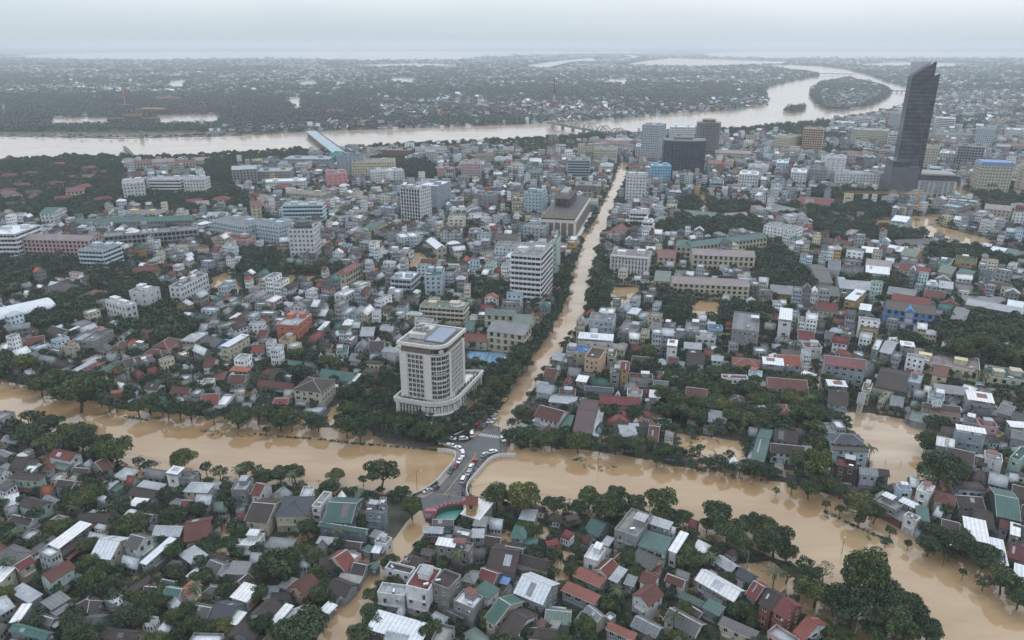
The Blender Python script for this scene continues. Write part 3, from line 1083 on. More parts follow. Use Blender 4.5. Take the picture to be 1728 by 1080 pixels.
ROOFC = {'W': (0.82, 0.86, 0.90), 'lg': (0.46, 0.49, 0.52), 'g': (0.25, 0.26, 0.27), 'dg': (0.125, 0.125, 0.125), 'br': (0.082, 0.064, 0.060),
         'rb': (0.150, 0.062, 0.052), 'red': (0.22, 0.068, 0.055), 'or': (0.36, 0.11, 0.07), 'orr': (0.28, 0.078, 0.055), 'mar': (0.20, 0.060, 0.062), 'dmar': (0.10, 0.055, 0.058),
         'gr': (0.070, 0.155, 0.135), 'dgr': (0.06, 0.11, 0.09), 'gg': (0.17, 0.22, 0.195), 'bl': (0.10, 0.22, 0.50), 'slate': (0.095, 0.105, 0.125),
         'con': (0.30, 0.30, 0.285), 'lr': (0.30, 0.24, 0.24), 'lb': (0.38, 0.58, 0.66), 'rdg': (0.23, 0.09, 0.09)}
ROOFN = {'W': 'white metal', 'lg': 'pale grey', 'g': 'grey sheet', 'dg': 'weathered dark grey', 'br': 'dark brown', 'rb': 'reddish brown', 'red': 'brick red', 'or': 'bright orange',
         'orr': 'orange red', 'mar': 'maroon', 'dmar': 'dark maroon', 'gr': 'green', 'dgr': 'dark green', 'gg': 'grey green', 'bl': 'blue', 'slate': 'slate', 'con': 'concrete', 'lr': 'mauve', 'lb': 'light blue', 'rdg': 'red striped'}
WALLC = {'wh': (0.66, 0.67, 0.67), 'cr': (0.52, 0.48, 0.38), 'gy': (0.27, 0.28, 0.285), 'dgy': (0.11, 0.11, 0.115), 'lgb': (0.42, 0.46, 0.50), 'slw': (0.17, 0.20, 0.235), 'slg': (0.30, 0.34, 0.39),
         'pk': (0.52, 0.36, 0.36), 'mint': (0.42, 0.53, 0.48), 'ye': (0.60, 0.53, 0.36), 'bu': (0.13, 0.26, 0.48), 'sb': (0.24, 0.47, 0.66), 'lb': (0.45, 0.55, 0.62), 'bri': (0.20, 0.085, 0.06),
         'och': (0.44, 0.28, 0.11), 'peach': (0.55, 0.37, 0.24), 'dgn': (0.05, 0.10, 0.085), 'con': (0.24, 0.235, 0.225), 'dbr': (0.08, 0.055, 0.05), 'mar': (0.2, 0.07, 0.07), 'coral': (0.48, 0.17, 0.12), 'yel': (0.66, 0.60, 0.40)}
WALLN = {'wh': 'white', 'cr': 'cream', 'gy': 'grey', 'dgy': 'dark grey', 'lgb': 'pale bluish grey', 'slw': 'slate blue', 'slg': 'blue grey', 'pk': 'pink', 'mint': 'mint green', 'ye': 'yellow',
         'bu': 'blue', 'sb': 'sky blue', 'lb': 'light blue', 'bri': 'brick red', 'och': 'ochre', 'peach': 'peach', 'dgn': 'dark green', 'con': 'bare concrete', 'dbr': 'dark brown', 'mar': 'maroon', 'coral': 'coral', 'yel': 'pale yellow'}

WALLC['br'] = (0.13, 0.09, 0.075)
WALLN['br'] = 'brown'

# ================================================================ occupancy of the ground, 1.5 m cells
GX0, GY0, CS = -1850.0, 170.0, 1.5
NX, NY = 3080, 2020
occ = np.zeros((NY, NX), np.uint8)
def mark_poly(pts, val, grow=0.0):
    xs, ys = [p[0] for p in pts], [p[1] for p in pts]
    i0, i1 = max(0, int((min(xs) - GX0) / CS) - 1), min(NX, int((max(xs) - GX0) / CS) + 2)
    j0, j1 = max(0, int((min(ys) - GY0) / CS) - 1), min(NY, int((max(ys) - GY0) / CS) + 2)
    if i1 <= i0 or j1 <= j0: return
    X, Y = np.meshgrid(GX0 + (np.arange(i0, i1) + .5) * CS, GY0 + (np.arange(j0, j1) + .5) * CS)
    ins = np.zeros(X.shape, bool)
    n = len(pts)
    for k in range(n):
        (xa, ya), (xb, yb) = pts[k], pts[(k + 1) % n]
        if ya == yb: continue
        c_ = ((ya > Y) != (yb > Y)) & (X < (xb - xa) * (Y - ya) / (yb - ya) + xa)
        ins ^= c_
    occ[j0:j1, i0:i1][ins] = val
def cell(x, y):
    i, j = int((x - GX0) / CS), int((y - GY0) / CS)
    return occ[j, i] if 0 <= i < NX and 0 <= j < NY else 9
for k_, v_ in (('water', 1), ('meadow', 5), ('garden', 5), ('road', 2), ('river', 1)):
    for p_ in POLYS.get(k_, []): mark_poly(p_, v_)
for p_ in POLYS['island']: mark_poly(p_, 4)
mark_poly([W(432 + a / 4, 540 + b_ / 4) for a, b_ in ((560, 560), (720, 480), (960, 430), (1500, 300), (1660, 400), (1500, 700), (1270, 870), (740, 740), (560, 700))], 3)
mark_poly(Z6('60,835 350,340 560,280 760,170 880,80 1020,120 1080,300 1160,415 990,440 860,480 730,630 660,700 655,835 660,900 480,910 330,1070 200,1070 170,900'), 2)
def rect_pts(cx, cy, w, d, th):
    c, s = math.cos(th), math.sin(th)
    return [(cx + a * w / 2 * c - b_ * d / 2 * s, cy + a * w / 2 * s + b_ * d / 2 * c) for a, b_ in ((-1, -1), (1, -1), (1, 1), (-1, 1))]

# ================================================================ ONE HOUSE WITH ITS PARTS
def fit(A, B, C):
    (ax, ay), (bx, by), (cx, cy) = A, B, C
    w = math.hypot(bx - ax, by - ay)
    d = math.hypot(cx - bx, cy - by)
    if w >= d: ux, uy = (bx - ax) / w, (by - ay) / w
    else: ux, uy = (cy - by) / d, -(cx - bx) / d
    if ux * (bx - ax) + uy * (by - ay) < 0: ux, uy = -ux, -uy
    w = abs((bx - ax) * ux + (by - ay) * uy)
    n = (-uy, ux)
    dd = (cx - bx) * n[0] + (cy - by) * n[1]
    if w >= d:
        mx, my = (ax + bx) / 2 + n[0] * dd / 2, (ay + by) / 2 + n[1] * dd / 2
    else:
        mx, my = (bx + cx) / 2 - ux * w / 2, (by + cy) / 2 - uy * w / 2
    return mx, my, max(3.0, w), max(3.0, abs(dd)), math.atan2(uy, ux)

def wmesh(w, h, frame=True):
    a = MB()
    t_ = 0.09
    a.box(-w / 2, -0.03, 0, w / 2, 0.0, h, 0, True)
    for b_ in ((-w / 2 - t_, -0.10, -t_, -w / 2, 0.01, h + t_), (w / 2, -0.10, -t_, w / 2 + t_, 0.01, h + t_), (-w / 2, -0.10, h, w / 2, 0.01, h + t_), (-w / 2 - .05, -0.16, -t_ - .03, w / 2 + .05, 0.01, -.001), (-0.03, -0.06, 0, 0.03, -0.03, h)):
        a.box(*b_, 1, True)
    return a.mesh('window', [M['glass'], M['frame']])
WM = {'n': wmesh(1.25, 1.45), 'w': wmesh(2.2, 1.5), 's': wmesh(0.8, 0.9), 'd': wmesh(1.1, 2.1), 'a': wmesh(1.5, 1.9)}
a = MB()
a.tube((-0.9, 0, 1.1), (0.9, 0, 1.1), 0.5, n=10)
a.tube((-0.55, 0, 0), (-0.55, 0, 0.7), 0.12, n=4)
a.tube((0.55, 0, 0), (0.55, 0, 0.7), 0.12, n=4)
TANK = a.mesh('water_tank', [M['steel']])
a = MB()
a.box(-.45, -.35, 0, .45, 0, .6, 0, True)
ACM = a.mesh('air_conditioner', [M['frame']])

def solid(kind, w, d, h, seed, z0=-0.6):
    """geometry of a small building in local axes: walls, roof, trim"""
    rr = random.Random(seed)
    wl, rf, tr = MB(), MB(), MB()
    x, y = w / 2, d / 2
    ov, th = 0.45, 0.14
    if kind in 'GH': rise = min(3.2, 0.30 * d if kind == 'G' else 0.26 * min(w, d) + .3)
    elif kind == 'S': rise = min(1.0, 0.09 * d)
    else: rise = 0
    if kind == 'G':
        ring = [(-x, -y), (x, -y), (x, y), (-x, y)]
        wl.prism(ring, z0, h, 0, False)
        for sx in (-1, 1):
            p = [(sx * x, -y, h), (sx * x, y, h), (sx * x, 0, h + rise)]
            wl.poly(p if sx > 0 else p[::-1])
        k = rise / y
        for sy in (-1, 1):
            q = [(-x - ov, sy * (y + ov), h - ov * k + th), (x + ov, sy * (y + ov), h - ov * k + th), (x + ov, 0, h + rise + th), (-x - ov, 0, h + rise + th)]
            rf.slab(q if sy < 0 else q[::-1], th)
        tr.slab([(-x - ov, -0.18, h + rise + th + .05), (x + ov, -0.18, h + rise + th + .05), (x + ov, 0.18, h + rise + th + .05), (-x - ov, 0.18, h + rise + th + .05)], 0.12)
        for sx in (-1, 1):
            for sy in (-1, 1):
                xa, xb = sorted((sx * (x + ov + .02), sx * (x + ov + .14)))
                q = [(xa, sy * (y + ov), h - ov * k + th + .06), (xb, sy * (y + ov), h - ov * k + th + .06), (xb, 0, h + rise + th + .06), (xa, 0, h + rise + th + .06)]
                tr.slab(q if sy < 0 else q[::-1], 0.3)
    elif kind == 'H':
        wl.prism([(-x, -y), (x, -y), (x, y), (-x, y)], z0, h, 0, True)
        X, Y = x + ov + .2, y + ov + .2
        zt = h + 0.06
        if w >= d: r1, r2 = (-(x - y * .9), 0, h + rise), ((x - y * .9), 0, h + rise)
        else: r1, r2 = (0, -(y - x * .9), h + rise), (0, (y - x * .9), h + rise)
        c_ = [(-X, -Y, zt), (X, -Y, zt), (X, Y, zt), (-X, Y, zt)]
        if w >= d: fs = [[c_[0], c_[1], r2, r1], [c_[1], c_[2], r2], [c_[2], c_[3], r1, r2], [c_[3], c_[0], r1]]
        else: fs = [[c_[0], c_[1], r1], [c_[1], c_[2], r2, r1], [c_[2], c_[3], r2], [c_[3], c_[0], r1, r2]]
        for q in fs: rf.poly(q)
        rf.poly([c_[3], c_[2], c_[1], c_[0]])
        tr.tube(r1, r2, 0.16, n=4)
        for i, p in enumerate(c_):
            e_ = r1 if (w >= d and i in (0, 3)) or (w < d and i in (0, 1)) else r2
            tr.tube(p, e_, 0.12, n=4)
    elif kind == 'S':
        wl.prism([(-x, -y), (x, -y), (x, y), (-x, y)], z0, h - .02, 0, True)
        q = [(-x - ov, -y - ov, h + th), (x + ov, -y - ov, h + th), (x + ov, y + ov, h + rise + th), (-x - ov, y + ov, h + rise + th)]
        rf.slab(q, th)
        wl.poly([(-x, y, h), (x, y, h), (x, y, h + rise), (-x, y, h + rise)][::-1])
        for sx in (-1, 1): wl.poly([(sx * x, -y, h - .02), (sx * x, y, h - .02), (sx * x, y, h + rise)][::sx])
        tr.tube((-x - ov, -y - ov - .06, h + .02), (x + ov, -y - ov - .06, h + .02), 0.09, n=4)
    else:
        p = 0.75
        wl.prism([(-x, -y), (x, -y), (x, y), (-x, y)], z0, h - .02, 0, True)
        for b_ in ((-x, -y, x, -y + .2), (-x, y - .2, x, y), (-x, -y + .2, -x + .2, y - .2), (x - .2, -y + .2, x, y - .2)):
            wl.box(b_[0], b_[1], h - .02, b_[2], b_[3], h + p)
        rf.slab([(-x + .2, -y + .2, h + .03), (x - .2, -y + .2, h + .03), (x - .2, y - .2, h + .03), (-x + .2, y - .2, h + .03)], .04)
        for b_ in ((-x - .08, -y - .08, x + .08, -y + .25), (-x - .08, y - .25, x + .08, y + .08), (-x - .08, -y + .25, -x + .25, y - .25), (x - .25, -y + .25, x + .08, y - .25)):
            tr.box(b_[0], b_[1], h + p, b_[2], b_[3], h + p + .12)
    return wl, rf, tr, rise

BUILT = []
def house(kind, x, y, w, d, th, h, rc, wc, seed, detail=2):
    rr = random.Random(seed)
    root = thing('house', x, y, th, '', 'house', None)
    wl, rf, tr, rise = solid(kind, w, d, h, seed)
    jit = rr.uniform(0.85, 1.12)
    wcol = tuple(c_ * jit for c_ in WALLC[wc])
    j2 = rr.uniform(0.82, 1.15)
    rcol = tuple(min(.82, c_ * j2) for c_ in ROOFC[rc])
    wl.build('walls', M['wall'], root, wcol)
    rm = M['flat'] if kind == 'F' and rc != 'W' else (M['white'] if rc in ('W', 'lb', 'bl') else (M['tile'] if rc in ('br', 'rb', 'red', 'or', 'slate', 'mar') and kind in 'GH' else M['roof']))
    rf.build('roof', rm, root, rcol)
    if kind in 'GHS' and w > 5 and d > 5:
        for q_ in range(rr.choice((0, 1, 1, 2))):
            sx_, sy_ = rr.choice(((1, 0), (-1, 0), (0, 1), (0, -1)))
            L_ = (d if sx_ else w) * rr.uniform(.4, .9)
            dp = rr.uniform(1.8, 3.4)
            hh = min(h - .5, rr.uniform(2.2, 3.6))
            if hh < 1.8: continue
            a = MB()
            a.slab([(-L_ / 2, -dp - .3, hh - .45), (L_ / 2, -dp - .3, hh - .45), (L_ / 2, 0, hh), (-L_ / 2, 0, hh)], .1)
            ro = a.build('lean_to_roof', M['roof'], root, rr.choice(((.5, .53, .56), (.2, .2, .21), (.12, .1, .09), (.3, .31, .32), (.09, .15, .13), (.17, .07, .06), (.72, .75, .78))))
            a = MB()
            a.box(-L_ / 2 + .2, -dp, -.5, L_ / 2 - .2, 0, hh - .62)
            wo = a.build('lean_to_walls', M['wall'], root, tuple(c_ * .8 for c_ in wcol))
            sh_ = ((L_ - (d if sx_ else w)) / 2) * rr.uniform(-1, 1)
            for o in (ro, wo):
                o.location = (sx_ * w / 2 - sy_ * sh_, sy_ * d / 2 + sx_ * sh_, 0)
                o.rotation_euler = (0, 0, math.atan2(sy_, sx_) + math.pi / 2)
    if kind == 'G' and rr.random() < .5:
        x_, y_ = w / 2, d / 2
        rs_ = min(3.2, 0.30 * d)
        sg = rr.choice((-1, 1))
        u0 = rr.uniform(-.9, .2) * x_
        u1 = u0 + rr.uniform(.2, .6) * x_
        v0, v1 = rr.uniform(.05, .3), rr.uniform(.5, 1.0)
        def zr(v_): return h + rs_ * (1 - v_) + .19
        a = MB()
        q = [(u0, sg * v1 * y_, zr(v1)), (u1, sg * v1 * y_, zr(v1)), (u1, sg * v0 * y_, zr(v0)), (u0, sg * v0 * y_, zr(v0))]
        a.slab(q if sg < 0 else q[::-1], .03)
        a.build('roof_patch', M['roof'], root, rr.choice(((.42, .44, .47), (.16, .15, .15), (.3, .3, .31), tuple(c_ * .6 for c_ in rcol), (.6, .63, .66))))
    light = kind == 'F' or rr.random() < 0.45
    tr.build({'G': 'ridge_cap', 'H': 'ridge_cap', 'S': 'gutter', 'F': 'coping'}[kind], M['wall'], root, (wcol if kind == 'F' else ((.5, .5, .49) if light else tuple(c_ * .8 for c_ in rcol))))
    n = max(1, int(round(h / 3.5)))
    fh = h / n
    cx, cy = -x, -y
    cl = math.hypot(cx, cy)
    faces = []
    for (nx, ny, L, off) in ((0, -1, w, d / 2), (0, 1, w, d / 2), (1, 0, d, w / 2), (-1, 0, d, w / 2)):
        gx = nx * math.cos(th) - ny * math.sin(th)
        gy = nx * math.sin(th) + ny * math.cos(th)
        f_ = (gx * cx + gy * cy) / cl
        faces.append((f_, nx, ny, L, off))
    faces.sort(reverse=True)
    open_shed = kind == 'S' and h < 4.3
    for fi, (f_, nx, ny, L, off) in enumerate(faces[:3]):
        if f_ < 0.12 or open_shed: continue
        ang = math.atan2(ny, nx) + math.pi / 2
        sp_ = rr.choice((2.4, 2.9, 3.4))
        if fi > 0 and L > d * .99 and rr.random() < .35: continue      # blank party wall
        cnt = int((L - 1.0) / sp_)
        if cnt < 1 and L > 2: cnt = 1
        cnt = min(cnt, 5)
        typ = rr.choice('nnnwsa')
        for s_ in range(n):
            zz = s_ * fh + fh * .38
            if s_ == 0 and n > 1 and rr.random() < .4: continue
            for k in range(cnt):
                if rr.random() < .12: continue
                t_ = ((k + .5) / cnt - .5) * (L - .8)
                ty = 'd' if (fi == 0 and rr.random() < .18) else typ
                if ty == 'w' and L / cnt < 2.9: ty = 'n'
                if zz + 1.8 > h - .1 and ty in 'ad': ty = 'n'
                if ty == 'd': z_ = s_ * fh + .25
                else: z_ = zz
                o = link('window', WM[ty], root)
                o.location = (nx * (off + .02) - ny * t_, ny * (off + .02) + nx * t_, z_)
                o.rotation_euler = (0, 0, ang)
        # floor bands, balcony on the street side
        if fi == 0 and n >= 2 and rr.random() < .55 and L > 3.5:
            a = MB()
            bl_ = L * rr.uniform(.5, .98)
            for s_ in range(1, n):
                z_ = s_ * fh
                a.box(-bl_ / 2, -1.1, z_ - .12, bl_ / 2, 0, z_ + .06, 0, True)
                a.box(-bl_ / 2, -1.1, z_ + .85, bl_ / 2, -1.02, z_ + .95, 0, True)
                a.box(-bl_ / 2, -1.1, z_ + .06, -bl_ / 2 + .1, -1.0, z_ + .85, 0)
                for q_ in range(int(bl_ / .55)): a.box(-bl_ / 2 + .3 + q_ * .55, -1.08, z_ + .06, -bl_ / 2 + .36 + q_ * .55, -1.04, z_ + .85, 0)
            o = a.build('balcony', M['wall'], root, tuple(min(.7, c_ * 1.15) for c_ in wcol))
            o.location = (nx * (off + .01), ny * (off + .01), 0)
            o.rotation_euler = (0, 0, ang)
        elif fi == 0 and rr.random() < .45 and L > 3:
            a = MB()
            a.slab([(-L * .42, -1.9, 2.35), (L * .42, -1.9, 2.35), (L * .42, 0, 2.95), (-L * .42, 0, 2.95)], .08)
            o = a.build('porch_roof', M['roof'], root, rr.choice(((.5, .52, .54), (.1, .2, .18), (.2, .07, .06), (.15, .15, .15))))
            o.location = (nx * (off + .01), ny * (off + .01), 0)
            o.rotation_euler = (0, 0, ang)
    if kind == 'F' and w > 4 and d > 4:
        if rr.random() < .75:
            a = MB()
            pw, pd = min(w * .45, 4.2), min(d * .4, 4.5)
            a.box(-pw / 2, -pd / 2, 0, pw / 2, pd / 2, 2.4)
            o = a.build('stair_tower', M['wall'], root, wcol)
            o.location = (rr.uniform(-1, 1) * (w / 2 - pw / 2 - .3), rr.uniform(0, 1) * (d / 2 - pd / 2 - .3), h + .02)
            a = MB()
            a.slab([(-pw / 2 - .3, -pd / 2 - .3, 2.55), (pw / 2 + .3, -pd / 2 - .3, 2.55), (pw / 2 + .3, pd / 2 + .3, 2.75), (-pw / 2 - .3, pd / 2 + .3, 2.75)], .12)
            o2 = a.build('stair_tower_roof', M['white'], root, rr.choice(((.7, .72, .74), (.4, .42, .44), (.2, .07, .06))))
            o2.location = o.location
        if rc == 'W' and rr.random() < .7:
            a = MB()
            for sx in (-1, 1):
                for sy in (-1, 1): a.box(sx * (w / 2 - .4) - .07, sy * (d / 2 - .4) - .07, h, sx * (w / 2 - .4) + .07, sy * (d / 2 - .4) + .07, h + 2.3)
            a.build('canopy_posts', M['frame'], root)
            a = MB()
            a.slab([(-w / 2 - .2, -d / 2 - .2, h + 2.3), (w / 2 + .2, -d / 2 - .2, h + 2.3), (w / 2 + .2, d / 2 + .2, h + 2.8), (-w / 2 - .2, d / 2 + .2, h + 2.8)], .1)
            a.build('roof_canopy', M['white'], root, rcol)
    if (kind == 'F' and rr.random() < .6) or (n >= 3 and kind == 'F'):
        o = link('water_tank', TANK, root)
        o.location = (rr.uniform(-.35, .35) * w, -.3 * d, h + .05)
        o.rotation_euler = (0, 0, rr.random() * 3)
    if rr.random() < .3:
        f_, nx, ny, L, off = faces[0]
        o = link('air_conditioner', ACM, root)
        o.location = (nx * (off + .02) - ny * L * .3, ny * (off + .02) + nx * L * .3, max(2.0, h - 1.4))
        o.rotation_euler = (0, 0, math.atan2(ny, nx) + math.pi / 2)
    BUILT.append(dict(o=root, x=x, y=y, w=w, d=d, h=h, n=n, kind=kind, rc=rc, wc=wc))
    return root

ORI = []
ox = oy = 0
scl = 1.0
NH = 0
for ln in HOUSES.strip().splitlines():
    p = ln.split()
    if p[0] == '@':
        ox, oy, scl = map(float, p[1:])
        continue
    k_ = p[0]
    v = list(map(float, p[1:8]))
    h = v[6] * .85
    pts = [W(ox + v[i] / scl, oy + v[i + 1] / scl, h) for i in (0, 2, 4)]
    x, y, w, d, th = fit(*pts)
    if k_ in 'GH':
        if k_ == 'G': pass
    w, d = min(w, 90), min(d, 68)
    # the corners were read at the eaves: take the overhang off the walls
    w, d = max(2.6, w - .8), max(2.6, d - .8)
    if k_ == 'S' and d * math.cos(th) < 0: pass
    NH += 1
    house(k_, x, y, w, d, th, h, p[8], p[9], 1000 + NH)
    ORI.append((x, y, th))
    mark_poly(rect_pts(x, y, w + 1.0, d + 1.0, th), 6)

